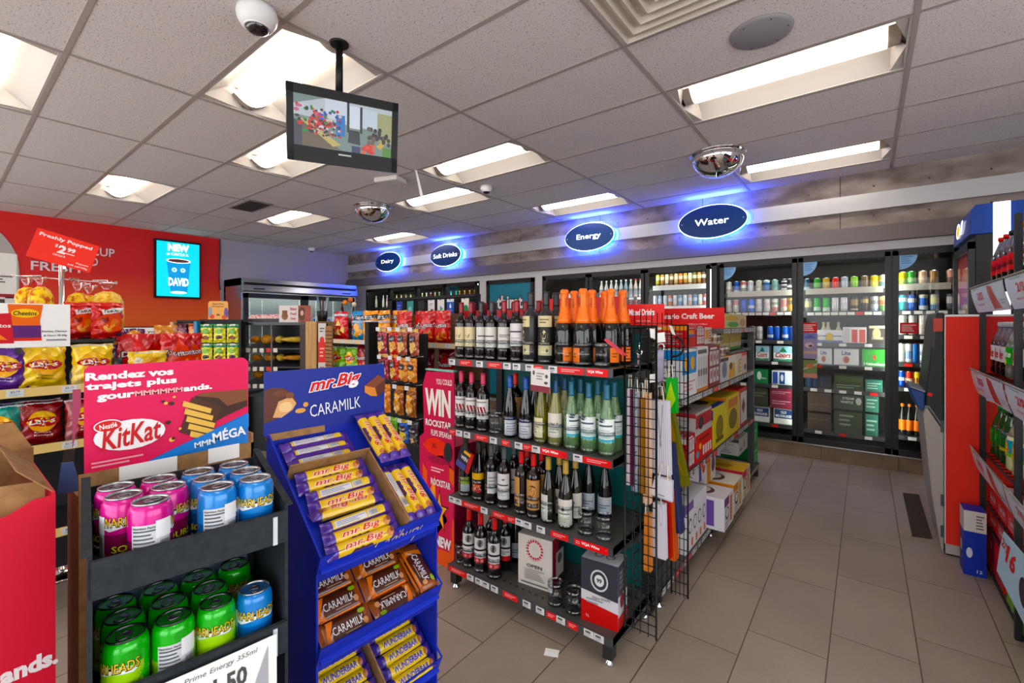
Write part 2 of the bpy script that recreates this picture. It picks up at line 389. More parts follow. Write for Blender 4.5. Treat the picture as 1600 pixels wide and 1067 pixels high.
LLAB = {(0, 1): 'large recessed ceiling light nearest the right side, before the disc speaker', (0, 4): 'recessed ceiling light right above the water sign wall', (-2, 1): 'lit ceiling light between television and small dome camera',
        (-3, 2): 'recessed ceiling light just beyond the half dome mirror at left', (-2, -2): 'big bright ceiling light behind the hanging television pole', (-3, -1): 'recessed ceiling light half hidden behind the hanging television',
        (-3, -4): 'ceiling light cut by the left edge of the photo', (-5, -2): 'recessed ceiling light above the freshly popped sign', (-5, 1): 'small far ceiling light above the stainless cooler', (-2, 4): 'recessed ceiling light above the energy sign',
        (-5, 4): 'farthest ceiling light above the dairy sign', (0, -4): 'ceiling light behind the camera on the right', (-5, -5): 'ceiling light behind the camera on the far left', (0, -7): 'ceiling light over the entrance'}
for i, j in LIGHTS:
    put('troffer', troffer, (X0 + DX * (i + .5), Y0 + DY * (j + .5), ZC - .002), 0, LLAB[(i, j)], 'recessed ceiling lights')
# square louvred air diffuser
t = thing('ceiling_vent', 'square stepped white air diffuser in ceiling at top edge', 'vent', (X0 + .305, Y0 - .305, ZC - .004)); VC = c('#c4bbb0', .5)
for k in range(5):
    r0, r1 = .3 - k * .06, .3 - k * .06 - .035; z0 = -.006 - k * .004; m = MB()
    for q in range(4):
        T = MX.Rotation(q * math.pi / 2, 4, 'Z')
        m.add([(r0, -r0, 0), (r0, r0, 0), (r1, r1, z0 - .014), (r1, -r1, z0 - .014), (r1 - .012, -r1 + .012, 0), (r1 - .012, r1 - .012, 0)], [(0, 1, 2, 3), (3, 2, 5, 4)], VC, False, T)
    m.build('louvre_ring', t)
MB().box(-.3, .3, -.3, .3, -.002, .002, VC).build('backing', t)
q = oz(392, 321, ZC); m = MB(); m.box(-.3, .3, -.14, .14, -.01, .0, '#8d8682')
for k in range(9): m.box(-.27, .27, -.12 + k * .027, -.12 + k * .027 + .012, -.016, -.008, '#2d2a28')
solo(m, 'air_register', 'dark slatted air register in ceiling beyond the television', 'vent', (q.x, q.y, ZC - .004))
q = oz(1189, 50, ZC); t = thing('ceiling_speaker', 'grey round speaker disc on ceiling tile', 'speaker', (q.x, q.y, ZC))
MB().lathe([(.001, -.014), (.13, -.014), (.142, -.008), (.145, 0)], c('#8e8b8c', .55), 36).build('grille', t)
for k in range(6): MB().lathe([(.004, -.016), (.004, -.013)], '#4a4848', 8, (.12 * math.cos(k * 1.047), .12 * math.sin(k * 1.047), 0)).build('screw', t)
def dome_cam(s=1):
    t = thing('security_camera', '', 'camera')
    MB().lathe([(.062, 0), (.066, -.02), (.062, -.04), (.05, -.06), (.035, -.066)], c('#e9e7e6', .35), 24).build('housing', t)
    MB().lathe([(.0005, -.085), (.02, -.083), (.034, -.074), (.038, -.062), (.036, -.05)], c('#0e0e10', .05, coat=1), 24).build('dome', t)
    MB().tube([(.04 * math.cos(a), .04 * math.sin(a), -.062) for a in [k * math.pi / 8 for k in range(16)]], .004, c('#f0efee', .25), 6, True).build('ring', t)
    return t
for px, py, sc, lab in ((402, 14, 1.35, 'white dome security camera on ceiling near television'), (760, 290, 1.0, 'small white dome camera beyond the centre ceiling light'), (487, 387, 1.0, 'tiny dome camera on ceiling above stainless cooler')):
    q = oz(px, py, ZC); o = put('cam', dome_cam, (q.x, q.y, ZC - .004), 2.4, lab, 'dome cameras'); o.scale = (sc,) * 3
def mirror():
    t = thing('dome_mirror', '', 'mirror')
    MB().lathe([(.0005, -.2), (.07, -.193), (.13, -.168), (.18, -.125), (.21, -.07), (.222, -.01)], c('#f3f3f3', .02, 1), 40).build('mirror_shell', t)
    MB().lathe([(.222, -.012), (.232, -.01), (.232, -.002), (.222, 0)], CHROME, 40).build('rim', t); return t
for px, py, lab in ((1121, 238, 'chrome half dome mirror on ceiling before the water sign'), (582, 320, 'chrome half dome mirror on ceiling left of the dairy sign')):
    q = oz(px, py, ZC); q = oz(px, 240 if px > 1000 else 322, ZC); put('mirror', mirror, (q.x, q.y, ZC - .004), 0, lab, 'convex ceiling mirrors')
q = oz(610, 278, ZC); t = thing('ceiling_sensor', 'white flat box sensor on ceiling right of television', 'sensor', (q.x, q.y, ZC - .004), .3)
MB().box(-.14, .14, -.09, .09, -.05, 0, c('#d9d3ce', .4)).build('case', t, .012); MB().lathe([(.006, -.056), (.006, -.05)], '#8b8785', 8, (.02, -.05, 0)).build('indicator', t)
q = oz(650, 266, ZC); t = thing('sign_hanger', 'pair of thin white strips hanging down from ceiling grid', 'hanger', (q.x, q.y, ZC - .004))
MB().box(-.012, .012, -.01, .01, -.006, 0, '#f0f0f0').build('clip', t)
for k in (0, 1):
    MB().hexa([(.02 + k * .022, .04, -.26), (.035 + k * .022, .04, -.26), (.035 + k * .022, .044, -.26), (.02 + k * .022, .044, -.26)], [(-.01 + k * .006, 0, 0), (.002 + k * .006, 0, 0), (.002 + k * .006, .004, 0), (-.01 + k * .006, .004, 0)], c('#efecea', .4)).build('strip', t)
# ================================================================ drinks behind glass: kinds
def canfn(r): return lambda u, v, k=0: V(((r + k) * math.sin(u / r), -(r + k) * math.cos(u / r), v))
LID = c('#b9bcc0', .25, .9)
def can_prof(r, h):
    return [(r * .72, 0), (r * .86, .002), (r, .012), (r, h - .016), (r * .93, h - .007), (r * .82, h - .002), (r * .8, h), (r * .77, h), (r * .74, h - .005), (.0004, h - .005)]
def mini_can(spec, h=.122, r=.033):
    def mk():
        m = MB(); base = c(spec[0], .3, .35)
        m.lathe(can_prof(r, h), base, 14, ms=[LID, base, base, base, LID, LID, LID, LID, LID])
        if len(spec) > 1: m.art(canfn(r), 2 * math.pi * r, h, spec[1], .0004, .3, 14, 1)
        return tag(m.build('beverage_can'), '', 'can')
    return mk
def mini_bottle(glass, liquid, cap, lab, h=.24, r=.032, art=None, name='bottle'):
    def mk():
        m = MB(); g = c(glass, .12, coat=.5); k = c(cap, .35)
        m.lathe([(r * .9, 0), (r, .006), (r, h * .55), (r * .85, h * .64), (r * .42, h * .8), (r * .38, h * .9), (r * .45, h * .905), (r * .45, h * .99), (.0005, h)], g, 14, ms=[g] * 6 + [k] * 2)
        if lab: m.patch(-r * 3, r * 3, h * .15, h * .48, 14, 1, canfn(r), c(lab, .4), .0006)
        if art: m.art(canfn(r), 2 * math.pi * r, h, art, .001, .4, 12, 1)
        return tag(m.build(name), '', 'bottle')
    return mk
def carton(W, D, Hh, base, spec=None, name='drinks_carton', side=None, top=None, rough=.45):
    """cardboard case: front looks to -Y; artwork on front, right side (+X) and top"""
    def mk():
        b = MB(); b.box(-W / 2, W / 2, -D / 2, D / 2, 0, Hh, c(base, rough))
        if spec: b.art(plane((0, -D / 2, 0), (1, 0, 0), (0, 0, 1), (0, -1, 0)), W, Hh, spec, rough=rough)
        if side:
            b.art(plane((W / 2, 0, 0), (0, 1, 0), (0, 0, 1), (1, 0, 0)), D, Hh, side, rough=rough); b.art(plane((-W / 2, 0, 0), (0, -1, 0), (0, 0, 1), (-1, 0, 0)), D, Hh, side, rough=rough)
        if top: b.art(plane((0, -D / 2, Hh), (1, 0, 0), (0, 1, 0), (0, 0, 1)), W, D, top, rough=rough)
        return tag(b.build(name), '', 'box')
    return mk
# ---------------------------------------------------------------- upright coolers in the back wall
LEDM = c('#f4fff2', .5, 0, 13, name='lit_led_strip'); INNER = c('#23221f', .6); RAIL = c('#3a3b3c', .4, .4); FRAME = c('#1b1a19', .35, .2)
HAND = c('#0d0d0d', .3); TAGM = c('#e9e7e2', .5); TAGR = c('#c8322e', .5); STRW = c('#b9b2a6', .5)
DZ0, DZ1 = .165, 2.095
SHELFY = YB + .10
def cooler(name, label, xa, xb, doors, grp, stickers=()):
    t = thing(name, label, 'cooler', ((xa + xb) / 2, YB, 0)); cx = (xa + xb) / 2
    b = MB(); y0, y1 = .03, .85
    b.box(xa - cx, xb - cx, y1 - .02, y1, .15, 2.115, INNER); b.box(xa - cx, xb - cx, y0, y1, .15, .18, INNER); b.box(xa - cx, xb - cx, y0, y1, 2.09, 2.115, INNER)
    b.box(xa - cx, xa - cx + .02, y0, y1, .15, 2.115, INNER); b.box(xb - cx - .02, xb - cx, y0, y1, .15, 2.115, INNER)
    b.build('cabinet', t)
    f = MB(); e = .03
    f.box(xa - cx, xb - cx, -.015, y0, 2.085, 2.118, FRAME); f.box(xa - cx, xb - cx, -.015, y0, .152, .175, FRAME); f.box(xa - cx, xa - cx + .03, -.015, y0, .152, 2.118, FRAME); f.box(xb - cx - .03, xb - cx, -.015, y0, .152, 2.118, FRAME)
    for d in doors[1:]: f.box(d[0] - cx - .025, d[0] - cx + .025, -.012, y0, .152, 2.118, FRAME)
    f.build('frame', t)
    for i, d in enumerate(doors):
        a, bb = d[0] - cx + .008, d[1] - cx - .008; w = .042
        m = MB()
        for q in ((a, a + w, DZ0, DZ1), (bb - w, bb, DZ0, DZ1), (a, bb, DZ0, DZ0 + .05), (a, bb, DZ1 - .045, DZ1)): m.box(q[0], q[1], -.045, -.016, q[2], q[3], FRAME)
        dr = m.build('door', t)
        MB().box(a + w, bb - w, -.033, -.028, DZ0 + .05, DZ1 - .045, GLASS).build('glass_pane', dr)
        MB().box(bb - .03, bb - .016, -.075, -.062, .85, 1.25, HAND).box(bb - .03, bb - .016, -.062, -.045, .86, .89, HAND).box(bb - .03, bb - .016, -.062, -.045, 1.21, 1.24, HAND).build('handle', dr)
        for x in ((a + .02,) if xb > 0 and i == 2 else (bb - .02,)): MB().box(x - .012, x + .012, .03, .042, .3, 2.05, LEDM).build('led_strip', t)
        MB().box(a + .03, bb - .03, .03, .042, 2.062, 2.076, LEDM).build('led_strip', t)  # extra strip added out of sight behind the top frame to brighten bottles
        for k, z in enumerate(d[2]):
            s = MB(); s.box(d[0] - cx + .02, d[1] - cx - .02, .1, .62, z - .012, z, RAIL); s.box(d[0] - cx + .02, d[1] - cx - .02, .094, .1, z - .038, z + .004, RAIL); sh = s.build('shelf', t)
            n = d[3][k] if len(d) > 3 else 5
            p = MB()
            if n < 0: p.box(d[0] - cx + .06, d[1] - cx - .06, .086, .093, z - .035, z + .025, STRW if n == -1 else WHITE)
            for q in range(abs(n) if n > 0 else 0):
                x = d[0] - cx + .07 + (d[1] - d[0] - .14) * (q + .5) / n
                p.box(x - .03, x + .03, .088, .0935, z - .034, z - .004, TAGR if (q * 5 + k) % 7 == 3 else TAGM)
            if p.v: p.build('price_strip', sh)
    return t
SHN = ['top', 'second', 'third', 'fourth', 'fifth', 'bottom']
def rowz(py, px): return oy(px, py, SHELFY).z
def stock(door, shelf, z, items, y=None, grp=None, what='can'):
    """items: (px, colour words, key, builder)"""
    n = 0
    for px, words, key, mk in items:
        p = oy(px, 500, (y or SHELFY + .05)); rz = RD.uniform(-.25, .25) if what != 'box' else 0
        lab = '%s on %s shelf, %s, %s from left' % (words, shelf, door, nth(n)); n += 1
        put(key, mk, (p.x, p.y, z + .0005), rz, lab, grp)
C1 = [oy(1200, y, SHELFY).z for y in (457.5, 487.5, 531.5, 564, 600, 661)]
C2 = [oy(1320, y, SHELFY).z for y in (453, 487, 536, 571, 609.5, 677)]
C3 = [oy(1440, y, SHELFY).z for y in (447, 485, 524, 568, 607, 684)]
cc = cooler('beer_cooler', 'three door black beer cooler at right end of back wall', -1.398, .70, [(-1.335, -.563, C1, [-1, 9, 3, 2, 2, 2]), (-.563, .198, C2, [-1, 9, 3, 3, 5, 3]), (.198, .68, C3, [-1, 4, 3, 3, 3, 2])], 'x')
B1 = [oy(885, 475, SHELFY).z, 1.45, 1.15, .85, .55]; B2 = [oy(965, y, SHELFY).z for y in (465, 496)] + [1.15, .85, .55]; B3 = [oy(1060, y, SHELFY).z for y in (448, 481)] + [1.15, .85, .55]
cb_ = cooler('drinks_cooler', 'three door black drinks cooler under the energy sign', -3.827, -1.40, [(-3.797, -3.03, B1, [0] * 5), (-3.03, -2.229, B2, [6, 6, 0, 0, 0]), (-2.229, -1.43, B3, [-2, -2, 0, 0, 0])], 'x')
A1 = [1.74, 1.3, .95, .6]
ca = cooler('dairy_cooler', 'four door black cooler under the dairy and soft drinks signs', -8.303, -5.093, [(-8.273, -7.481, A1, [0] * 4), (-7.481, -6.667, A1, [0] * 4), (-6.667, -5.906, A1, [0] * 4), (-5.906, -5.123, A1, [0] * 4)], 'x')
# --- beer: cans
def st(*bands): return [('r', 0, a, 1, b, col) for a, b, col in bands]
D1, D2, D3 = 'left beer door', 'middle beer door', 'right beer door'
def beer(tab, h, door, shelf, z, grp):
    its = []
    for i, (px, words, base, *bands) in enumerate(tab):
        key = ('can', base, tuple(bands), h); its.append((px, words, key, mini_can((base, st(*bands)), h)))
    stock(door, shelf, z, its, grp=grp)
G = 'cans and packs in the beer cooler'
beer([(1139, 'white and tan beer can', '#e8e4da', (.25, .4, '#b98a5a')), (1151, 'blue beer can', '#1d56a8', (.1, .3, '#dfe6ee')), (1162, 'red topped white beer can', '#e6e0d2', (.7, .92, '#c03228'), (.2, .45, '#4b6b52')), (1173, 'plain silver beer can', '#c6c9d2'), (1186, 'cream beer can', '#d9d3c4', (.4, .6, '#9a8a6c')), (1198, 'blue can with white ends', '#2a66a6', (.78, .95, '#e8eef0'), (.05, .16, '#e8eef0')), (1211, 'pale teal beer can', '#8fb5ad', (.35, .62, '#3c7f86')), (1226, 'black and white patterned can', '#1d1d20', (.5, .6, '#e8e8e8'), (.2, .3, '#d8d8d8'), (.75, .85, '#d0d0d0')), (1234, 'black can with white patches', '#202022', (.35, .5, '#f0f0f0'))], .15, D1, 'top', C1[0], G)
beer([(1139, 'off white beer can', '#dcd6c6', (.3, .6, '#c9b99a')), (1150, 'red and white beer can', '#e9dfd6', (.55, .9, '#c63a2c')), (1162, 'royal blue beer can', '#1f4fc0'), (1174, 'bright blue beer can', '#2a63d8', (.3, .5, '#e6ecf6')), (1186, 'silver beer can with grey mark', '#cfccd2', (.4, .65, '#a9a4b0')), (1199, 'white beer can', '#dedad6', (.45, .7, '#c0a6a2')), (1211, 'white can with red foot', '#e4dfd8', (.06, .35, '#cc4434'), (.5, .7, '#6f8a64')), (1225, 'red and cream beer can', '#e2d8c8', (.35, .85, '#c94a38')), (1236, 'gold beer can', '#c9a24a', (.5, .8, '#3c3420'))], .157, D1, 'second', C1[1], G)
beer([(1176, 'silver beer can', '#d9d6d2', (.3, .6, '#8e8a88')), (1187, 'silver grey beer can', '#d2d0d0', (.45, .7, '#a39d9d')), (1204, 'strong blue beer can', '#1b5fc4', (.2, .4, '#dce6f2')), (1214, 'dark blue beer can', '#164fb0'), (1227, 'blue can with white letters', '#2166c8', (.2, .42, '#e4ecf4')), (1237, 'deep blue beer can', '#153f98')], .157, D1, 'third', C1[2], G)
beer([(1261.5, 'dark blue beer can', '#27405e', (.1, .35, '#a7b6c4')), (1277, 'green beer can', '#3f8f3c', (.3, .6, '#79b85a')), (1291, 'golden yellow beer can', '#c3993a', (.4, .7, '#e0c36a')), (1305.6, 'red orange beer can', '#d2391c'), (1319.6, 'pale grey blue beer can', '#b5bcc9'), (1335, 'lime green beer can', '#8cc63a', (.5, .8, '#b8df78')), (1351, 'bronze brown beer can', '#77624c'), (1366, 'bright yellow beer can', '#e8c71a', (.2, .5, '#f4e27a')), (1380, 'pale can with navy band', '#b9b59a', (.1, .5, '#3d6890'))], .14, D2, 'top', C2[0], G)
beer([(1263, 'grey and yellow beer can', '#8f928a', (.35, .75, '#dcd6a8'), (.1, .3, '#55585a')), (1277, 'bright green beer can', '#3ea34a', (.1, .35, '#dff0dc')), (1291, 'green and white beer can', '#46ad52', (.05, .3, '#ecf5ea')), (1305, 'white slim beer can', '#d9d6d8'), (1319, 'white silver beer can', '#dcdadb', (.35, .6, '#c6c3c8')), (1335, 'black beer can with gold stripe', '#2c2520', (.4, .8, '#a58a5e'), (.1, .2, '#d6c8a8')), (1351, 'black can with gold harp colour', '#30271f', (.55, .8, '#c0a45e')), (1366, 'silver can with black lettering', '#bfbfc2', (.45, .7, '#55555a'), (.05, .2, '#8791a5')), (1380, 'red and green beer can', '#d8c88c', (.4, .7, '#c8402c'), (.05, .38, '#2f7a3a'))], .157, D2, 'second', C2[1], G)
beer([(1411, 'yellow green beer can', '#b9b23a', (.1, .5, '#7f9a48')), (1424, 'dark green beer can', '#4a9146', (.3, .6, '#8ec07c')), (1442, 'copper pink beer can', '#c9a48a', (.4, .7, '#e2cdb6')), (1459, 'gold brown beer can', '#a17a52'), (1486, 'pink and black beer can', '#c78d80', (.1, .5, '#3a3638'))], .15, D3, 'top', C3[0], G)
beer([(1411, 'turquoise beer can', '#3f9cb0', (.55, .8, '#d8e4e2')), (1425, 'deep blue beer can', '#2c53a8', (.5, .75, '#e0dcc8')), (1443, 'white and blue beer can', '#2f5fb0', (.75, .95, '#d8d2b0'), (.05, .3, '#e4e8ec')), (1460, 'white can with yellow crest', '#c8c8b4', (.45, .75, '#e9e0a0'), (.05, .35, '#3b6c9e')), (1486, 'black silver beer can', '#55555c', (.4, .8, '#c9c6c4'))], .157, D3, 'second', C3[1], G)
beer([(1410, 'white tall beer can', '#d4d0cc', (.4, .7, '#b3aca6')), (1426, 'pale grey tall beer can', '#c8c6c2'), (1442, 'ribbed white tall can', '#d8d4ce', (.3, .5, '#bdb8b0')), (1458, 'silver tall can', '#b8b6b4')], .2, D3, 'third', C3[2], G)
beer([(1409, 'white and grey beer can', '#c9c7c4', (.2, .5, '#a9a7a8')), (1420, 'blue and white beer can', '#dfe0e0', (.2, .6, '#4c79b2')), (1431, 'deep blue slim can', '#2a62a8'), (1442, 'pale silver beer can', '#cfd0d2', (.4, .6, '#8da2c0'))], .19, D3, 'fourth', C3[3], G)
beer([(1409, 'cobalt blue can', '#1e44a8', (.4, .6, '#dfe3ea')), (1421, 'red and orange can', '#c83c26', (.3, .55, '#f0d9b0')), (1434, 'yellow can', '#e0b928', (.3, .6, '#6b2f1c'))], .157, D3, 'fifth', C3[4], G)
# --- packs and cases
def packs(door, shelf, z, tab, grp=G):
    its = []
    for px0, px1, hpx0, hpx1, words, key, base, spec, *kw in tab:
        y = SHELFY + .012; a, b = oy(px0, 500, y), oy(px1, 500, y); W = b.x - a.x; zz = oy((px0 + px1) / 2, hpx0, y).z - oy((px0 + px1) / 2, hpx1, y).z
        lift = max(0, oy((px0 + px1) / 2, hpx1, y).z - z); D = .24
        p = V(((a.x + b.x) / 2, y + D / 2, z + (lift if kw and kw[0] else 0) + .0005))
        put(('pack', key, round(W, 2)), carton(W, D, zz, base, spec), p, 0, '%s on %s shelf behind %s' % (words, shelf, door), grp)
COORS = [('r', 0, .55, 1, 1, '#9cc3d8'), ('p', [(.3, .62), (.5, .95), (.7, .62)], '#2c7a4c'), ('r', 0, 0, 1, .18, '#4d8f6a'), ('t', .5, .42, .28, 'Coors', '#b3202a', {'sh': .3, 'b': .03, 'w': .8, 'h': .34}), ('t', .5, .16, .1, 'LIGHT', '#dfe8ea', {'w': .4, 'h': .1})]
packs(D1, 'fourth', C1[3], [(1181, 1201, 541, 564, 'half hidden teal and white beer case', 'coorsa', '#e4ecec', COORS), (1208.5, 1239, 541, 565, 'teal and white beer case at right', 'coorsb', '#e4ecec', COORS)])
packs(D1, 'fifth', C1[4], [(1179, 1200, 578, 600, 'green beer case with white emblem', 'grn', '#1f7a4c', [('e', .35, .55, .16, .3, '#dff0e6'), ('t', .68, .4, .12, 'Steam', '#dff0e6', {'w': .4, 'h': .13})]),
    (1206, 1239, 580, 602, 'blue and silver beer can pack', 'blupk', '#dfe4ea', [('r', .04, .06, .28, .9, '#2a4d96'), ('r', .36, .06, .62, .9, '#24468c'), ('r', .72, .06, .96, .9, '#c9d4e2'), ('e', .49, .5, .07, .25, '#e8edf4')])])
OM = [('r', .03, .4, .97, .98, '#22345c'), ('t', .5, .8, .16, 'OLD', '#e8ecf2', {'w': .3, 'h': .17}), ('t', .5, .56, .16, 'MILWAUKEE', '#e8ecf2', {'w': .8, 'h': .17}), ('r', 0, 0, 1, .06, '#9a9a9a')]
packs(D1, 'bottom', C1[5], [(1173, 1202, 636, 659, 'white and navy beer case at left', 'oma', '#d8d9d6', OM), (1209, 1240, 640, 664, 'white and navy beer case at right', 'omb', '#d8d9d6', OM)])
packs(D1, 'bottom', C1[5], [(1203, 1239, 620, 638, 'upper maroon beer case standing', 'mar', '#6d2436', [('l', .1, .3, .9, .7, 2, '#b0808c')], 1), (1203, 1239, 607, 620, 'topmost maroon beer case lying', 'marb', '#7a2a3c', [('l', .1, .3, .9, .7, 2, '#b0808c')], 1), (1174, 1200, 606, 635, 'dark olive beer case behind post', 'oliv', '#3a3a30', [('l', .1, .5, .9, .8, 2, '#6a6a58')], 1)])
packs(D2, 'third', C2[2], [(1317, 1354, 511, 536, 'white and red six can pack', 'wred', '#e6e3e2', [('r', .05, .05, .3, .95, '#c9c6ca'), ('r', .38, .05, .62, .85, '#c9453c'), ('r', .7, .05, .95, .85, '#cf5a50')]), (1358, 1384, 512, 540, 'black and cream stout pack', 'stout', '#3a3029', [('e', .45, .55, .25, .32, '#c9b48a'), ('t', .5, .3, .14, 'GUINNESS', '#d6c8a6', {'w': .7, 'h': .13}), ('r', 0, .85, 1, 1, '#cbbfa4')])])
LITE = [('r', 0, 0, 1, .05, '#9a9ca2'), ('t', .5, .74, .24, 'Lite', '#2d4379', {'b': .03, 'w': .36, 'h': .26}), ('e', .5, .34, .16, .26, '#d2c7b4'), ('e', .5, .34, .125, .2, '#b4532e'), ('e', .5, .34, .06, .1, '#7c3a26')]
packs(D2, 'fourth', C2[3], [(1274, 1300, 545, 570, 'white light beer case half behind posters', 'litea', '#d6d6d8', LITE), (1303, 1342, 545, 571, 'white light beer case with copper emblem', 'liteb', '#d6d6d8', LITE),
    (1347, 1386, 546, 573, 'green beer case with red star', 'hein', '#2c9a34', [('e', .5, .5, .38, .44, '#49b043'), ('e', .5, .5, .26, .32, '#2c9a34'), ('p', [(.5 + .11 * (1 if k % 2 == 0 else .42) * math.sin(k * math.pi / 5), .55 + .2 * (1 if k % 2 == 0 else .42) * math.cos(k * math.pi / 5)) for k in range(10)], '#d63a28'), ('t', .5, .16, .16, 'Heineken', '#eef6ec', {'w': .85, 'h': .17})])])
packs(D2, 'fifth', C2[4], [(1258, 1299, 588, 607, 'dark navy beer case', 'navy', '#1c2230', [('r', .08, .1, .2, .9, '#2d4468'), ('r', .3, .1, .42, .9, '#2d4468'), ('r', .6, .1, .68, .9, '#2c3c58')]), (1303, 1349, 585, 608, 'dark green beer case', 'dgrn', '#2d3a28', [('r', .05, .55, .95, .9, '#41522f'), ('l', .1, .1, .9, .4, 2, '#7c8a74')]), (1352, 1379, 590, 609, 'teal beer case', 'teal', '#37685a', [('l', .1, .2, .9, .8, 3, '#8fb0a2')])])
packs(D2, 'bottom', C2[5], [(1262, 1299, 613, 643, 'upper brown beer case', 'brn', '#4b3d31', [('l', .1, .3, .9, .4, 1, '#6c5c4c')], 1), (1262, 1299, 643, 669, 'lower brown beer case', 'brn2', '#463a2f', [('l', .1, .6, .9, .7, 1, '#6c5c4c')]), (1303, 1348, 617, 640, 'topmost dark green lettered beer case', 'trom', '#3a4638', [('t', .5, .75, .2, 'STEAM', '#d6dcd2', {'w': .4, 'h': .16}), ('t', .45, .5, .2, 'WHISTLE', '#d6dcd2', {'w': .45, 'h': .16}), ('e', .86, .6, .1, .25, '#b9c0b6')], 1), (1303, 1347, 640, 674, 'lower dark green beer case', 'trom2', '#37432f', [('l', .2, .3, .7, .9, 3, '#8a9484')]), (1352, 1373, 617, 644, 'upper teal beer case', 'tl1', '#3f6f60', [('l', .1, .2, .9, .8, 3, '#94b5a6')], 1), (1352, 1372, 644, 678, 'lower teal beer case', 'tl2', '#3b6a5c', [('l', .1, .2, .9, .8, 3, '#94b5a6')])])
def sixpk():
    t = thing('bottle_pack', '', 'pack')
    m = carton(.16, .11, .13, '#e9e9ee', [('e', .3, .4, .22, .4, '#e0c23a'), ('r', 0, .0, 1, .18, '#6a78a8'), ('t', .7, .55, .14, 'Corona', '#2c3c74', {'w': .5, 'h': .16})])(); m.parent = t; m.name = 'carrier'; del m['label']; del m['category']
    for x in (-.045, .045):
        MB().lathe([(.028, .02), (.028, .13), (.012, .17), (.012, .2), (.015, .2), (.015, .215), (.0005, .215)], c('#c9c2a4', .1, coat=.5), 12, (x, 0, 0)).build('bottle', t)
    return t
for i, px in enumerate((1279, 1302)): p = oy(px, 520, SHELFY + .09); put('six', sixpk, (p.x, p.y, C2[2] + .0015), 0, 'white carrier of clear bottles on third shelf, middle beer door, %s' % ('left one' if i == 0 else 'right one'), 'clear bottle packs')
for i, px in enumerate((1410, 1421, 1433)): p = oy(px, 650, SHELFY + .06); put('minifizz', mini_bottle('#1b1a18', 0, '#e07a1e', '#d9751c', .3, .028), (p.x, p.y, C3[5] + (.005)), 0, 'orange foiled sparkling wine bottle at foot of right beer door, %s from left' % nth(i), 'sparkling bottles in the beer cooler')
# --- posters and stickers on the beer doors (glued: parts of the doors)
drs = [o for o in cc.children if o.name.startswith('door')]
def stick(dr, spec, px0, py0, px1, py1, name, shape='r'):
    a, b = oy(px0, py0, YB - .034), oy(px1, py1, YB - .034); W, Hh = b.x - a.x, a.z - b.z
    fn = plane(((a.x + b.x) / 2 - cc.location.x, -.0345, b.z), (1, 0, 0), (0, 0, 1), (0, -1, 0))
    m = MB()
    if shape == 'q':
        pts = [(-W / 2, Hh), (-W / 2, 0)] + [(-W / 2 + W * math.sin(t), Hh - Hh * math.cos(t)) for t in [k * math.pi / 2 / 8 for k in range(0, 9)]]
        m.prism(pts, fn, .0008, c('#8fb4d8', .5))
    else: m.patch(-W / 2, W / 2, 0, Hh, 1, 1, fn, c(spec[0], .5), .0006)
    m.art(fn, W, Hh, spec[1], .0014); m.build(name, dr)
QS = ('#8fb4d8', [('l', .12, .35, .75, .9, 4, '#5d7fb4')])
stick(drs[0], QS, 1129, 418, 1150, 437, 'round_sticker', 'q'); stick(drs[1], QS, 1254, 410, 1277, 430, 'round_sticker', 'q'); stick(drs[2], QS, 1405, 398, 1434, 420, 'round_sticker', 'q')
stick(drs[1], ('#c8262c', [('l', .1, .15, .9, .85, 4, '#f0d6d4')]), 1253, 504, 1277, 520, 'red_notice'); stick(drs[2], ('#c8262c', [('l', .1, .15, .9, .85, 4, '#f0d6d4')]), 1406, 504, 1434, 521, 'red_notice')
stick(drs[1], ('#9c8fb0', [('r', 0, .75, 1, 1, '#7a7fb8'), ('p', [(.1, .8), (.5, .97), (.9, .8)], '#5d62a0'), ('e', .45, .52, .3, .1, '#d8c8cc'), ('e', .55, .5, .14, .05, '#6a3a3a'), ('r', 0, .2, 1, .3, '#c9a890')]), 1254, 520, 1277, 561, 'tall_poster')
stick(drs[1], ('#7c8a58', [('r', 0, 0, 1, .25, '#c98f7c'), ('p', [(0, .4), (1, .75), (1, .85), (0, .5)], '#b9c0a4'), ('e', .5, .68, .25, .12, '#c4744a')]), 1254, 562, 1277, 591, 'square_poster')
# --- drinks cooler: slim cans and bottles
def line(n, px0, px1, mkf, words, shelf, door, z, grp, y=None):
    for i in range(n):
        px = px0 + (px1 - px0) * i / max(1, n - 1); p = oy(px, 480, y or SHELFY + .05); key, mk, col = mkf(i)
        put(key, mk, (p.x, p.y, z + .0005), RD.uniform(-.2, .2), '%s %s on %s shelf, %s, %s from left' % (col, words, shelf, door, nth(i)), grp)
pal1 = [('#e6dfd4', 'pale'), ('#d9b08a', 'peach'), ('#e9e7e4', 'white'), ('#cfd8de', 'silver'), ('#dcd0a8', 'cream'), ('#e4e4e6', 'bright white'), ('#d4c0c0', 'rose')]
line(7, 866, 916, lambda i: (('slim', pal1[i][0]), mini_can((pal1[i][0], st((.3, .6, '#9aa3ad'))), .157, .029), pal1[i][1]), 'slim can', 'top', 'first door right of thirst panel', B1[0], 'slim cans in the drinks cooler')
pal2 = [('#d8d4d0', 'white'), ('#c9c6c8', 'silver'), ('#dcd6d2', 'cream'), ('#d4d6da', 'pale grey'), ('#b9c4cc', 'blue grey'), ('#8fb3c4', 'blue'), ('#c4c0c0', 'grey'), ('#d0bdb4', 'pinkish'), ('#d2d2c8', 'pale green')]
line(9, 940, 1001, lambda i: (('pet', pal2[i][0]), mini_bottle(pal2[i][0], 0, '#c85a48' if i > 6 else '#e0e0e0', '#8a8f98', .245, .027), pal2[i][1]), 'water bottle', 'top', 'second door right of thirst panel', B2[0], 'bottles in the drinks cooler')
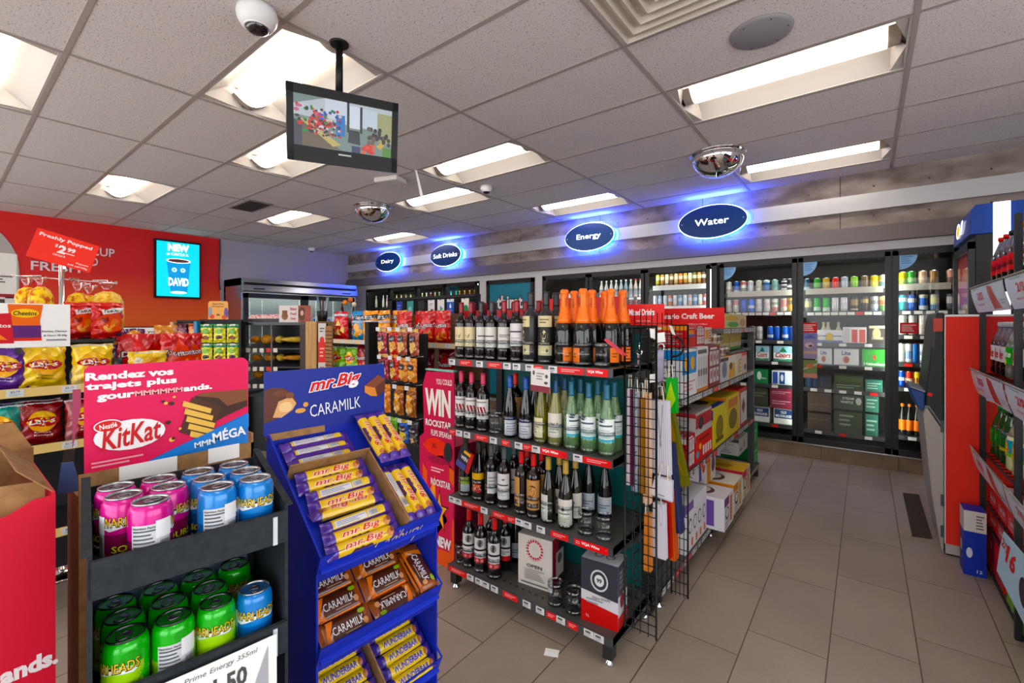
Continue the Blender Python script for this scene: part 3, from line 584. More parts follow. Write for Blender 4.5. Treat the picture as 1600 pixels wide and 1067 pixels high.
line(6, 962, 1002, lambda i: (('redpet', i % 2), mini_bottle('#b9303c' if i % 2 else '#a02a4c', 0, '#e0605a', '#c94a5a', .235, .033), 'red' if i % 2 else 'crimson'), 'juice bottle', 'second', 'second door right of thirst panel', B2[1], 'bottles in the drinks cooler')
pal3 = [('#c9c23a', 'lime'), ('#b98a3c', 'amber'), ('#e0d8c4', 'cream'), ('#8a5a34', 'brown'), ('#d8b98a', 'tan'), ('#d2782c', 'orange'), ('#c49a4c', 'gold'), ('#e2d2b0', 'ivory'), ('#7a6a3a', 'olive'), ('#b98648', 'bronze'), ('#5a4030', 'dark brown')]
line(11, 1028, 1100, lambda i: (('en', pal3[i][0]), mini_can((pal3[i][0], st((.55, .8, '#efe6d2'), (.2, .3, '#6b4a2c'))), .175, .025), pal3[i][1]), 'coffee can', 'top', 'third door right of thirst panel', B3[0], 'tall cans in the drinks cooler')
pal4 = [('#e2e0dc', 'white'), ('#9fb0d0', 'blue'), ('#d8dce4', 'silver'), ('#c4672c', 'rust orange'), ('#e6e2de', 'cream white'), ('#6aa0c8', 'sky blue'), ('#d9e2e8', 'ice white'), ('#c8a0a8', 'pink'), ('#5a88b8', 'mid blue'), ('#d4c8b8', 'beige'), ('#b9544c', 'brick red')]
line(11, 1024, 1102, lambda i: (('en', pal4[i][0]), mini_can((pal4[i][0], st((.5, .75, '#c8d4e4'), (.1, .2, '#b9605a'))), .168, .025), pal4[i][1]), 'energy can', 'second', 'third door right of thirst panel', B3[1], 'tall cans in the drinks cooler')
# --- dairy cooler bottles
palA = [(2, 588, 599, '#e9efe6', '#f2f2f2', 'white', 'milk bottle', 'first'), (1, 605, 606, '#d8a0b4', '#f0f0f0', 'pink', 'milk bottle', 'first'), (5, 620, 649, '#e6dca8', '#8a6a3a', 'pale yellow', 'cream bottle', 'second'), (6, 660, 693, '#9aa66a', '#d8d8d0', 'green', 'juice bottle', 'third'), (2, 705, 713, '#2fa9a6', '#40b0ae', 'teal', 'drink bottle', 'fourth'), (4, 718, 742, '#c9843a', '#d8c85a', 'orange', 'drink bottle', 'fourth')]
cols3 = ['#8fb06a', '#d9dcc8', '#b94a3a', '#c9c48a', '#7aa890', '#dcd4c0', '#4f8a5a', '#e4e4dc', '#a8543c']
for n, a, b, colr, cap, words, what, dn in palA:
    line(n, a, b, lambda i: (('da', what, colr if 'juice' not in what else cols3[i]), mini_bottle(colr if 'juice' not in what else cols3[i], 0, cap, '#f0ead8' if 'drink' not in what else None, .25, .024), words if 'juice' not in what else ['green', 'pale', 'red', 'straw', 'sea green', 'cream', 'dark green', 'white', 'rust'][i]), what, 'top', '%s dairy cooler door from left' % dn, A1[0], 'bottles in the dairy cooler')
# teal 'thirst' panel
p0 = oy(762, 438, YB); p1 = oy(836, 434, YB); t = thing('thirst_panel', 'black framed teal panel with white thirst lettering between coolers', 'sign', ((-4.951 - 3.956) / 2, YB, 0))
W = .94; m = MB()
for q in ((-W / 2, -W / 2 + .05, .2, 2.1), (W / 2 - .05, W / 2, .2, 2.1), (-W / 2, W / 2, .2, .26), (-W / 2, W / 2, 2.04, 2.1)): m.box(q[0], q[1], -.03, .015, q[2], q[3], FRAME)
m.build('frame', t); m = MB().box(-W / 2 + .05, W / 2 - .05, -.012, .015, .26, 2.04, c('#2f7f95', .25)); fn = plane((0, -.012, .26), (1, 0, 0), (0, 0, 1), (0, -1, 0))
m.art(fn, .84, 1.78, [('t', .5, .835, .09, 'thirst', '#26282c', {'w': .66, 'h': .135, 'b': .09}), ('t', .5, .835, .09, 'thirst', '#f2f2f0', {'w': .62, 'h': .12, 'b': .03})], .001, dk=.001); m.build('panel', t)
# ---------------------------------------------------------------- lit oval signs
BLUE = c('#2f6bff', .4, 0, 6, name='lit_blue_edge'); BGLOW = c('#dfeaff', .4, 0, 5, name='lit_white_rim')
for px, py, nm, W in ((606, 409, 'Dairy', .78), (696, 399, 'Soft Drinks', .74), (920, 370, 'Energy', .74), (1112, 346, 'Water', .74)):
    p = oy(px, py, YB - .14); t = thing('oval_sign', 'blue lit oval wall sign reading %s in white' % nm.lower(), 'sign', (p.x, YB, p.z), 0, 'lit category signs above the coolers'); Hh = .37
    def oval(a, b, y0, y1, m_, dx=0, n=40):
        f = plane((dx, -y0, 0), (1, 0, 0), (0, 0, 1), (0, -1, 0)); return MB().prism([(a * math.cos(2 * math.pi * k / n), b * math.sin(2 * math.pi * k / n)) for k in range(n)], f, y1 - y0, m_)
    m = oval(W / 2 + .035, Hh / 2 + .03, .07, .076, CLEAR, .02); m.build('acrylic_halo', t)
    oval(W / 2 + .006, Hh / 2 + .006, .085, .135, BLUE).build('glowing_edge', t)
    f = oval(W / 2, Hh / 2, .135, .15, c('#123a72', .3)); fn = plane((0, -.15, 0), (1, 0, 0), (0, 0, 1), (0, -1, 0))
    f.art(fn, W, Hh, [('t', .5, 0, .2, nm, c('#f4f8ff', .5, 0, 1.2), {'w': .5 if nm != 'Soft Drinks' else .8, 'h': .21 if nm not in ('Energy', 'Dairy') else .25, 'b': .014}), ('e', .05, 0, .008, .016, '#e8eeff'), ('e', .95, 0, .008, .016, '#e8eeff')], .001); f.build('face', t)
    m = MB()
    m.tube([(math.cos(a) * (W / 2 + .004), -.14, math.sin(a) * (Hh / 2 + .004)) for a in [k * math.pi / 20 for k in range(40)]], .004, BGLOW, 5, True); m.build('rim', t)
    MB().box(-.05, .05, -.085, .05, -.04, .04, ALU).build('standoff', t)
    la = bpy.data.lights.new('sign_lamp', 'AREA'); la.shape = 'ELLIPSE'; la.size = W; la.size_y = Hh; la.color = (.025, .06, 1); la.energy = 80
    lo = bpy.data.objects.new('sign_lamp', la); COL.objects.link(lo); lo.parent = t; lo.location = (0, -.08, 0); lo.rotation_euler = (math.pi / 2, 0, 0)
    la = bpy.data.lights.new('edge_lamp', 'AREA'); la.shape = 'RECTANGLE'; la.size = W * .8; la.size_y = .05; la.color = (.02, .05, 1); la.energy = 9; lo = bpy.data.objects.new('edge_lamp', la); COL.objects.link(lo); lo.parent = t; lo.location = (0, -.1, Hh / 2 + .04); lo.rotation_euler = (math.pi, 0, 0)
# ================================================================ wine gondola (end shelves face -Y, beer side faces +X)
GY = 1.70; GL, GR = -1.755, -.805
RACKM = c('#4f5152', .42, .5); RACKD = c('#2e2f30', .45, .4); TEAL = c('#0f5a58', .5); SHM = noisy('shelf_steel', '#4f4d4a', '#5d5a56', 9, .45, metal=.3)
SZ = [1.222, .853, .495, .128]
rk = thing('wine_rack', 'four shelf dark steel rack end holding the wine bottles', 'shelf rack', ((GL + GR) / 2, GY, 0)); gw = (GR - GL) / 2
def tags(m, fn, L_, n, seed, red=.45):
    r = random.Random(seed); u = .01
    while u < L_ - .04:
        if r.random() < red:
            w = r.choice((.05, .09, .13)); w = min(w, L_ - u); m.patch(u, u + w, .002, .03, 1, 1, fn, c('#c8232c', .4), .0006); m.art(lambda a, b, k: fn(a + u + w / 2, b, k), w, .03, [('l', .15, .3, .85, .8, 2, '#e8a8a8')], .0012)
        else:
            w = .045; m.patch(u, u + w, .001, .031, 1, 1, fn, c('#d9d7d6', .45), .0006); m.art(lambda a, b, k: fn(a + u + w / 2, b, k), w, .03, [('r', .15, .55, .7, .85, '#5a5a5c'), ('l', .1, .1, .8, .5, 2, '#8c8c8c')], .0012)
        u += w + r.choice((.002, .012, .03))
for k, z in enumerate(SZ):
    m = MB(); m.box(-gw, gw, .002, .42, z - .03, z, SHM)
    if k == 3:
        for i in range(24):
            for j in range(4): m.box(-gw + .03 + i * .038, -gw + .042 + i * .038, .05 + j * .09, .062 + j * .09, z, z + .0006, '#1c1b1a')
    sh = m.build('shelf', rk)
    e = MB().box(-gw, gw, -.006, .002, z - .034, z + .002, RACKM); fn = plane((-gw, -.006, z - .033), (1, 0, 0), (0, 0, 1), (0, -1, 0))
    tags(e, fn, 2 * gw, 8, 40 + k)
    if k in (0, 1, 2):
        u0, W, cx = ((.83, .1, .88), (.6, .12, .45), (.8, .12, .86))[k]
        e.patch(u0, u0 + W, .001, .032, 1, 1, fn, c('#cf1f2a', .4), .0016); e.art(lambda a, b, q: fn(a + u0 + W / 2, b, q), W, .033, [('t', .42, .55, .3, 'VQA Wine', '#ffffff', {'w': .7, 'h': .42})], .002)
    e.build('price_strip', sh)
    for sx in (-1, 1):
        MB().hexa([(sx * gw - sx * .004, .0, z - .03), (sx * gw, .0, z - .03), (sx * gw, .42, z - .09), (sx * gw - sx * .004, .42, z - .09)], [(sx * gw - sx * .004, .0, z), (sx * gw, .0, z), (sx * gw, .42, z), (sx * gw - sx * .004, .42, z)], RACKM).build('bracket', sh)
MB().box(-gw + .01, gw - .01, .42, .435, .1, 1.36, TEAL).build('back_panel', rk)
for sx in (-1, 1):
    MB().box(sx * (gw - .02) - .02, sx * (gw - .02) + .02, .4, .46, .02, 1.38, RACKD).build('upright', rk)
    for y in (.02, .4):
        l = MB(); l.box(sx * (gw - .03) - .02, sx * (gw - .03) + .02, y - .015, y + .03, .03, .1, RACKD); l.lathe([(.02, 0), (.022, .012), (.012, .02), (.012, .03)], CHROME, 12, (sx * (gw - .03), y + .005, 0)); l.build('leg', rk)
# ---- bottle holders: clear collars on the shelf
HOLD = glassy('clear_holder_plastic', '#e4e8ea', .16, .12)
def holder():
    t = thing('bottle_holder', '', 'bottle holder'); r = .0362
    for z in (.004, .085):
        MB().lathe([(r, z), (r, z + .017), (r - .0007, z + .017), (r - .0007, z), (r, z)], HOLD, 36).build('ring', t)
    MB().lathe([(r, .022), (r, .084)], CLEAR, 36).build('wall', t)
    MB().box(-.006, .006, r + .0002, r + .003, .004, .1, HOLD).build('stem', t)
    return t
def bottle(style, glass, cap, lab=None, labart=None, capart=None, h=.3, r=.0338, rough=.08, trans=0, labv=(.22, .56), laba=1.25, capz=None, liquid=None):
    def mk():
        t = thing('wine_bottle', '', 'bottle')
        if style == 'bord': pr = [(r * .85, 0), (r, .008), (r, h * .62), (r * .93, h * .67), (r * .62, h * .725), (r * .41, h * .765), (r * .38, h * .8), (r * .36, h * .97), (r * .4, h * .972), (r * .4, h * .995), (.0005, h * .995)]
        elif style == 'burg': pr = [(r * .85, 0), (r, .008), (r, h * .42), (r * .95, h * .5), (r * .75, h * .61), (r * .5, h * .72), (r * .38, h * .82), (r * .36, h * .97), (r * .4, h * .972), (r * .4, h * .995), (.0005, h * .995)]
        else: pr = [(r * .85, 0), (r, .01), (r, h * .42), (r * .95, h * .49), (r * .8, h * .56), (r * .58, h * .66), (r * .43, h * .76), (r * .35, h * .86), (r * .34, h * .95), (r * .38, h * .955), (r * .38, h * .99), (.0005, h)]
        g = c(glass, rough, trans=trans, coat=0 if trans else .3); MB().lathe(pr, g, 22).build('glass_body', t)
        z0 = capz or {'bord': .8, 'burg': .8, 'champ': .56}[style]; cp = []
        def rad(z):
            for (a, za), (b, zb) in zip(pr, pr[1:]):
                if za <= z <= zb and zb > za: return a + (b - a) * (z - za) / (zb - za)
            return pr[-2][0]
        zs = [z0 * h + (h * .993 - z0 * h) * k / 8 for k in range(9)]
        cp = [(rad(z) + .0009, z) for z in zs] + [(.0005, h + .001)]
        if style == 'champ': cp = cp[:-2] + [(r * .45, h * .965), (r * .47, h * .985), (r * .3, h + .004), (.0005, h + .005)]
        m = MB().lathe(cp, c(cap, .32, .1), 18)
        if capart: m.art(canfn(r * .4), .08, h, capart, .0014)
        m.build('capsule', t)
        if lab:
            m = MB(); fn = canfn(r); w = r * laba; m.patch(-w, w, h * labv[0], h * labv[1], 36, 1, fn, c(lab, .55), .0003)
            if labart: m.art(lambda u, v, k: fn(u, v + h * labv[0], k), 2 * w, h * (labv[1] - labv[0]), labart, .0005, .5, 40, 2, .00004)
            m.build('label', t)
        return t
    return mk
CRM = '#d8c8a4'; WL = '#d6d2ca'
SCR = [('l', .35, .45, .75, .62, 2, '#8a7a5a')]
W1 = lambda: bottle('bord', '#120809', '#7d1524', CRM, [('t', .45, .55, .13, 'l d', '#6f6048', {'sh': .3, 'w': .35, 'h': .2})])
W2 = lambda: bottle('bord', '#100a0b', '#2c2d31', WL, [('l', .12, .48, .8, .62, 1, '#4a4444'), ('l', .2, .1, .8, .35, 3, '#9a948c')])
W3 = lambda: bottle('bord', '#120708', '#8a1526', '#d2cdc6', [('l', .15, .5, .85, .66, 2, '#5b5350'), ('l', .2, .15, .6, .4, 3, '#a39d96')])
W4 = lambda: bottle('bord', '#120708', '#86101f', '#d6d2d2', [('l', .1, .55, .9, .72, 1, '#4a4a4e'), ('l', .2, .1, .8, .4, 3, '#a8a2a0')], labv=(.26, .62))
W5 = lambda: bottle('bord', '#18171a', '#1c1b1f', '#c9bd98', [('r', 0, .26, 1, .72, '#1d1b1a'), ('e', .5, .5, .22, .2, '#cbbf9d'), ('e', .42, .54, .04, .02, '#2a2622'), ('e', .58, .54, .04, .02, '#2a2622'), ('r', .48, .44, .52, .52, '#5a5244'), ('e', .5, .4, .08, .018, '#2a2622'), ('p', [(.3, .58), (.36, .7), (.64, .7), (.7, .58), (.6, .64), (.4, .64)], '#2a2622'), ('l', .2, .8, .8, .94, 2, '#6a604a'), ('e', .68, .12, .08, .04, '#4a4234')], h=.335, r=.0385, rough=.5, labv=(.12, .66), laba=1.0)
PRO = lambda: bottle('champ', '#0c100d', '#ec7a08', '#ee7d0c', [('l', .2, .3, .8, .7, 2, '#8a4a10')], [('t', .5, .82, .024, 'PROSECCO', '#7a4208', {'r': 90})], h=.335, r=.0435, labv=(.05, .24), laba=.5)
WW = lambda: bottle('bord', '#0f0a0b', '#c0405a', '#d9d5d2', [('p', [(.18, .62), (.34, .62), (.48, .22), (.4, .12)], '#8c1c22'), ('p', [(.4, .62), (.56, .62), (.7, .22), (.62, .12)], '#8c1c22'), ('p', [(.62, .62), (.72, .62), (.82, .36), (.76, .3)], '#8c1c22'), ('l', .15, .78, .85, .92, 1, '#7a7472')])
WB = lambda: bottle('burg', '#0b0c10', '#244a9c', '#cfccd0', [('r', 0, .82, 1, 1, '#2b3a78'), ('l', .15, .15, .85, .7, 4, '#9090a0')], labv=(.04, .34))
WY = lambda: bottle('burg', '#8f8a3a', '#3b6a92', '#d8cfae', [('l', .2, .2, .8, .6, 3, '#8a8266')], trans=.55, labv=(.1, .4))
WP = lambda: bottle('burg', '#b5b070', '#29547e', '#d4d0c4', [('t', .5, .55, .1, '1867', '#5a564c', {'w': .5, 'h': .13}), ('l', .2, .15, .8, .4, 2, '#9a968c')], trans=.55, labv=(.14, .5))
WG = lambda: bottle('burg', '#a9d09a', '#1f5b74', '#dfe6e4', [('e', .3, .93, .2, .1, '#3a4650'), ('l', .15, .62, .85, .8, 1, '#4a5660'), ('l', .2, .36, .7, .55, 2, '#a9b4b4'), ('r', 0, 0, 1, .12, '#3aa6b4'), ('e', .6, .25, .25, .08, '#b9c9c4')], trans=.75, capz=.78, labv=(.2, .52), laba=1.35)
X1 = lambda: bottle('champ', '#15160f', '#2a2a1e', '#8a9a3a', [('r', 0, 0, 1, .5, '#9aa2a8')], h=.31, r=.0375, labv=(.1, .34), laba=.7)
X2 = lambda: bottle('burg', '#120d0a', '#3a3226', '#17120f', [('r', 0, .72, 1, 1, '#d8a81c'), ('p', [(.2, .2), (.3, .5), (.55, .6), (.8, .5), (.72, .36), (.5, .36), (.42, .2)], '#c4561c'), ('e', .66, .25, .16, .1, '#b01f24')], labv=(.08, .48), laba=1.3)
X3 = lambda: bottle('bord', '#110a0b', '#55565a', '#c9c6c6', [('l', .1, .2, .9, .8, 4, '#8c8a8c')], labv=(.2, .56), laba=.9)
X4 = lambda: bottle('bord', '#110a0b', '#5a5b5e', '#d4d2d2', [('l', .1, .5, .9, .62, 1, '#3a3a3c'), ('e', .6, .78, .1, .03, '#55555a'), ('l', .2, .12, .8, .4, 3, '#a9a7a7')], labv=(.16, .58))
X5 = lambda: bottle('bord', '#140907', '#c8231e', '#b98a5a', [('e', .5, .6, .3, .24, '#4a2c18'), ('e', .52, .62, .22, .16, '#b98a5a'), ('r', .1, .06, .9, .22, '#3a2416')], labv=(.14, .6))
X6 = lambda: bottle('burg', '#151408', '#b99a5a', '#cfcac2', [('e', .45, .62, .1, .07, '#4a3a2c'), ('l', .15, .4, .85, .5, 1, '#55504a'), ('l', .2, .1, .8, .3, 3, '#a39e96')], labv=(.06, .44))
X7 = lambda: bottle('burg', '#0c0d0e', '#1a1a1c', '#b9c0c6', [('l', .15, .3, .85, .6, 2, '#6a7078')], labv=(.1, .36))
R4 = lambda: bottle('bord', '#0c0b0d', '#cc1d20', '#d2d0ce', [('r', 0, 0, 1, .2, '#b3202a'), ('l', .1, .25, .9, .4, 2, '#7a7674'), ('e', .55, .8, .26, .2, '#cfcccc'), ('e', .55, .8, .2, .15, '#3a3638'), ('r', 0, .48, 1, .56, '#121214')], labv=(.18, .6), laba=1.15)
GRPW = 'wine bottles on the four end shelves'
ROWN = ['top', 'second', 'third', 'bottom']
def wines(k, tab):
    nf = {}; rows = {}
    for it in tab: rows.setdefault(it[1], []).append([oy(it[0], 560, GY + .055 + it[1] * .095).x, {'pro': .0435, 'w5': .0385, 'x1': .0375}.get(it[2], .0338), it])
    for dep, L in sorted(rows.items()):
        L.sort(key=lambda e: e[0]); y = GY + .055 + dep * .095; row = ('front', 'second', 'back')[min(dep, 2)]
        for i in range(len(L)): L[i][0] = max(L[i][0], GL + .042) if i == 0 else max(L[i][0], L[i - 1][0] + (L[i - 1][1] + L[i][1]) * 1.06)
        for i in range(len(L) - 1, -1, -1): L[i][0] = min(L[i][0], GR - .008 - L[i][1] * 1.1) if i == len(L) - 1 else min(L[i][0], L[i + 1][0] - (L[i + 1][1] + L[i][1]) * 1.06)
        for i, (x, r, (px, _d, key, mk, words, rot)) in enumerate(L):
            put(key, mk(), (x, y, SZ[k] + .0008), rot, '%s, %s wine shelf, %s row, %s from left' % (words, ROWN[k], row, nth(i)), GRPW)
            if dep == 0: FRONT.setdefault(k, []).append((x, r / .0338))
FRONT = {}
wines(0, [(714, 0, 'w1', W1, 'red capped bottle with cream label', .35), (732, 0, 'w1', W1, 'red capped bottle with scripted cream label', .2), (750, 0, 'w2', W2, 'dark capped bottle turned sideways', 1.1), (768, 0, 'w2', W2, 'dark capped bottle with white label', .25), (788, 0, 'w3', W3, 'bright red capped bottle, narrow label', .7), (808, 0, 'w4', W4, 'red capped bottle with wide white label', .3), (829.5, 0, 'w5', W5, 'matt black bottle with turned face label', -.55), (853.5, 0, 'w5', W5, 'matt black bottle with face label', .3), (882, 0, 'pro', PRO, 'orange foiled sparkling bottle', .9), (911, 0, 'pro', PRO, 'orange foiled sparkling bottle', -.35),
  (726, 1, 'w1', W1, 'red capped bottle', .2), (744, 1, 'w1', W1, 'red capped bottle', .3), (762, 1, 'w2', W2, 'dark capped bottle', .5), (781, 1, 'w2', W2, 'dark capped bottle', .3), (799, 1, 'w3', W3, 'red capped bottle', .2), (819, 1, 'w4', W4, 'red capped bottle', .2), (842, 1, 'w4', W4, 'red capped bottle', .3), (869, 1, 'w5', W5, 'matt black bottle', .2), (897, 1, 'pro', PRO, 'orange foiled sparkling bottle', .3), (925, 1, 'pro', PRO, 'orange foiled sparkling bottle', .3), (949, 1, 'pro', PRO, 'orange foiled sparkling bottle', .9),
  (738, 2, 'w1', W1, 'red capped bottle', .2), (755, 2, 'w2', W2, 'dark capped bottle', .3), (826, 2, 'w4', W4, 'red capped bottle', .2), (848, 2, 'w4', W4, 'red capped bottle', .2), (917, 2, 'pro', PRO, 'orange foiled sparkling bottle', .2), (939, 2, 'pro', PRO, 'orange foiled sparkling bottle', .2), (963, 2, 'pro', PRO, 'orange foiled sparkling bottle', .8)])
wines(1, [(720, 0, 'ww', WW, 'pink capped bottle with three stripe label', .5), (737, 0, 'ww', WW, 'pink capped bottle with three stripe label', .6), (755, 0, 'ww', WW, 'pink capped bottle with three stripe label', .35), (797, 0, 'wb', WB, 'blue capped dark bottle, label turned', 1.0), (822, 0, 'wb', WB, 'blue capped dark bottle with white label', .3), (846, 0, 'wy', WY, 'yellow green bottle with cream side label', -.5), (868, 0, 'wp', WP, 'pale wine bottle with year label', .3), (893, 0, 'wg', WG, 'clear green bottle, label turned right', 1.15), (920, 0, 'wg', WG, 'clear green bottle with white label', .2), (948, 0, 'wg', WG, 'clear green bottle with white label', .25),
  (806, 1, 'x5', X5, 'red and orange labelled bottle', .4), (836, 1, 'wb', WB, 'blue capped dark bottle', .3), (858, 1, 'wy', WY, 'yellow green bottle', .3), (882, 1, 'wp', WP, 'pale wine bottle', .3), (907, 1, 'wg', WG, 'clear green bottle', .4), (934, 1, 'wg', WG, 'clear green bottle', .3), (960, 1, 'wg', WG, 'clear green bottle', .8), (848, 2, 'wb', WB, 'dark bottle', .3), (871, 2, 'wp', WP, 'pale wine bottle', .3), (895, 2, 'wg', WG, 'clear green bottle', .3), (945, 2, 'wg', WG, 'clear green bottle', .3)])
wines(2, [(728, 0, 'x1', X1, 'squat dark bottle with lime and grey label', .6), (748, 0, 'x2', X2, 'dark bottle with yellow band and orange animal', .3), (768, 0, 'x3', X3, 'grey capped bottle, label turned right', .9), (788, 0, 'x4', X4, 'grey capped bottle with white label', .25), (815, 0, 'x5', X5, 'red capped bottle with tan side label', -.9), (834, 0, 'x5', X5, 'red capped bottle with tan bear label', .3), (857, 0, 'x6', X6, 'gold capped bottle, label turned left', -.8), (884, 0, 'x6', X6, 'gold capped bottle with white label', .25),
  (757, 1, 'x2', X2, 'dark bottle', .5), (777, 1, 'x3', X3, 'grey capped bottle', .3), (804, 1, 'x4', X4, 'grey capped bottle', .6), (824, 1, 'x5', X5, 'red capped bottle', .3), (846, 1, 'x5', X5, 'red capped bottle', .2), (874, 1, 'x6', X6, 'gold capped bottle', .2), (899, 1, 'x6', X6, 'gold capped bottle', .3), (920, 2, 'x7', X7, 'black bottle with low white label', .2), (945, 2, 'x7', X7, 'black bottle with low white label', .3), (880, 2, 'x6', X6, 'gold capped bottle', .3)])
wines(3, [(733, 0, 'r4', R4, 'red capped black bottle with seal label', .5), (751.5, 0, 'r4', R4, 'red capped black bottle with seal label', .45), (773, 0, 'r4', R4, 'red capped black bottle with seal label', .35), (790, 1, 'r4', R4, 'red capped black bottle', .3), (768, 1, 'r4', R4, 'red capped black bottle', .3), (806, 2, 'x7', X7, 'black bottle', .5)])
for k in range(4):
    ex = [oy(px, 560, GY + .055).x for px in {0: (940,), 1: (775,), 2: (916, 944), 3: (715, 868, 897)}[k]]
    xs_ = sorted([(x, 0, q) for x, q in FRONT[k]] + [(max(GL + .045, min(GR - .05, x)), 1, 1) for x in ex])
    for i, (x, e, q) in enumerate(xs_):
        o = put('holder', holder, (x, GY + .055, SZ[k] + .001), 0, '%s clear plastic bottle collar, %s wine shelf, %s from left' % ('empty' if e else 'occupied', ROWN[k], nth(i)), 'clear bottle collars'); o.scale = (q, q, 1)
# wine boxes on the bottom shelf
def winebox(base, spec, side, W, D, Hh, lab, px, rz, y, extra=None):
    t = thing('wine_box', lab, 'box', (oy(px, 900, y).x, y, SZ[3] + .001), rz); m = MB(); m.box(-W / 2, W / 2, -D / 2, D / 2, 0, Hh, base)
    m.art(plane((0, -D / 2, 0), (1, 0, 0), (0, 0, 1), (0, -1, 0)), W, Hh, spec); m.art(plane((W / 2, 0, 0), (0, 1, 0), (0, 0, 1), (1, 0, 0)), D, Hh, side)
    m.build('carton', t)
    if extra: extra(t)
ring = [('e', .5 + .21 * math.cos(a), .74 + .17 * math.sin(a), .028, .022, '#b3202c') for a in [k * math.pi / 9 for k in range(18)]] + [('e', .5 + .25 * math.cos(a), .74 + .205 * math.sin(a), .014, .012, '#c23a44') for a in [k * math.pi / 11 for k in range(22)]]
winebox('#cfc9c2', ring + [('t', .5, .42, .07, 'OPEN', '#3a3638', {'w': .46, 'h': .065}), ('l', .2, .14, .8, .36, 6, '#9c968f'), ('l', .1, .04, .9, .1, 1, '#6a6662')], [('r', .05, 0, .5, 1, '#8c1f2c'), ('r', .5, 0, 1, 1, '#2a2022'), ('r', .3, .2, .9, .7, '#b9b5b2'), ('e', .6, .55, .18, .1, '#55504e')], .185, .14, .245, 'cream wine box with ring of red leaves reading OPEN', 846, .12, GY + .17)
def top2(t):
    for x in (-.02, .03): MB().tube([(x + .018 * math.cos(a), .01 * math.sin(a) * 2, .268) for a in [k * math.pi / 6 for k in range(12)]], .004, c('#55565c', .3), 5, True).build('tap_ring', t)
winebox('#c9c8cc', [('r', 0, .5, 1, 1, '#34353d'), ('p', [(0, .34), (1, .26), (1, 0), (0, 0)], '#b01722'), ('p', [(0, .5), (1, .44), (1, .56), (0, .56)], '#34353d'), ('e', .5, .7, .24, .17, '#c9c9cc'), ('e', .5, .7, .2, .142, '#34353d'), ('e', .5, .7, .13, .092, '#d6d5d6'), ('t', .5, .7, .06, '99', '#2a2a30', {'w': .14, 'h': .07, 'b': .04}), ('t', .56, .42, .04, 'Wayne Gretzky', '#2e2c34', {'sh': .5, 'w': .5, 'h': .06, 'b': 0, 'r': 6}), ('l', .15, .3, .6, .4, 2, '#8a8a90'), ('t', .18, .1, .05, '3 L', '#e6d0d0', {'w': .08, 'h': .04})], [('r', 0, .52, 1, 1, '#3c3d45'), ('r', 0, 0, 1, .2, '#b01722'), ('l', .15, .6, .85, .9, 4, '#8a8a90'), ('e', .4, .42, .2, .12, '#8a2a34')], .165, .115, .27, 'grey, white and red wine box with 99 seal', 944, .1, GY + .1, top2)
# hanging cards on the rack
t = thing('hang_card', 'white and maroon card hung from the top wine shelf edge', 'card', (oy(844, 600, GY - .012).x, GY - .012, 1.1)); m = MB(); fn = plane((0, 0, 0), (1, 0, -.04), (.03, 0, 1), (0, -1, 0))
m.prism([(-.052, 0), (.052, 0), (.052, .105), (-.052, .105)], fn, .0015, '#d9d4d0'); m.art(fn, .104, .105, [('r', 0, 0, 1, .27, '#7a2a38'), ('l', .3, .5, .7, .85, 3, '#8a8580'), ('e', .15, .8, .06, .1, '#55504e'), ('e', .82, .7, .08, .08, '#55504e'), ('e', .8, .42, .1, .06, '#4a4648')], .0021); m.build('card', t)
t = thing('win_card', 'small tilted black and red win card hung at left rack edge', 'card', (oy(722, 700, GY - .02).x, GY - .02, .66)); fn = plane((0, 0, 0), (.9, 0, -.35), (.35, 0, .9), (0, -1, 0)); m = MB()
m.prism([(-.05, 0), (.05, 0), (.05, .115), (-.05, .115)], fn, .0015, '#26202c'); m.art(fn, .1, .115, [('r', .75, 0, 1, 1, '#b3282c'), ('r', .0, 0, .7, .3, '#4a4a8a'), ('r', .3, .78, .8, .92, '#e0a81c'), ('t', .45, .55, .2, 'WIN', '#e8e4e8', {'w': .5, 'h': .2})], .0021); m.build('card', t)
t = thing('shelf_tag', 'red slim tag sticking out beside orange bottles', 'tag', (oy(955, 543, GY - .01).x, GY - .01, 1.31)); MB().hexa([(-.03, 0, .03), (-.028, .03, .03), (.05, .03, -.03), (.048, 0, -.03)], [(-.03, 0, .036), (-.028, .03, .036), (.05, .03, -.022), (.048, 0, -.022)], c('#c8404a', .4)).build('tag_strip', t)
# ================================================================ beer side of the gondola
BX = -.775; BY0, BY1 = 2.16, 4.70; BZ = [1.372, .998, .582, .125]
bk = thing('beer_rack', 'long dark steel shelf rack of boxed beer behind wire grids', 'shelf rack', (BX, BY0, 0)); L_ = BY1 - BY0
for k, z in enumerate(BZ):
    y1 = L_ if k == 3 else 4.46 - BY0; d = .38 if k else .14; ya = 0 if k else 1.2
    m = MB(); m.box(-d, -.004, ya, y1, z - .03, z, SHM); sh = m.build('shelf', bk)
    e = MB().box(-.004, .002, ya, y1, z - .036, z + .001, RACKM); fn = plane((.002, ya, z - .035), (0, 1, 0), (0, 0, 1), (1, 0, 0)); tags(e, fn, y1 - ya, 8, 70 + k, .12); e.build('price_strip', sh)
MB().box(-.42, -.4, 0, L_, .1, 1.37, RACKD).build('back_panel', bk)
for y, zt in ((.02, 1.38), (1.95, 1.4), (4.50 - BY0, 1.38)):
    MB().box(-.46, -.4, y - .02, y + .02, .02, zt, RACKM).build('upright', bk)
MB().box(-.05, -.005, 4.47 - BY0, 4.52 - BY0, .1, 1.38, RACKM).build('end_post', bk)
MB().box(-.42, -.004, BY1 - .03 - BY0, L_, .0, .125, RACKD).build('base_end', bk)
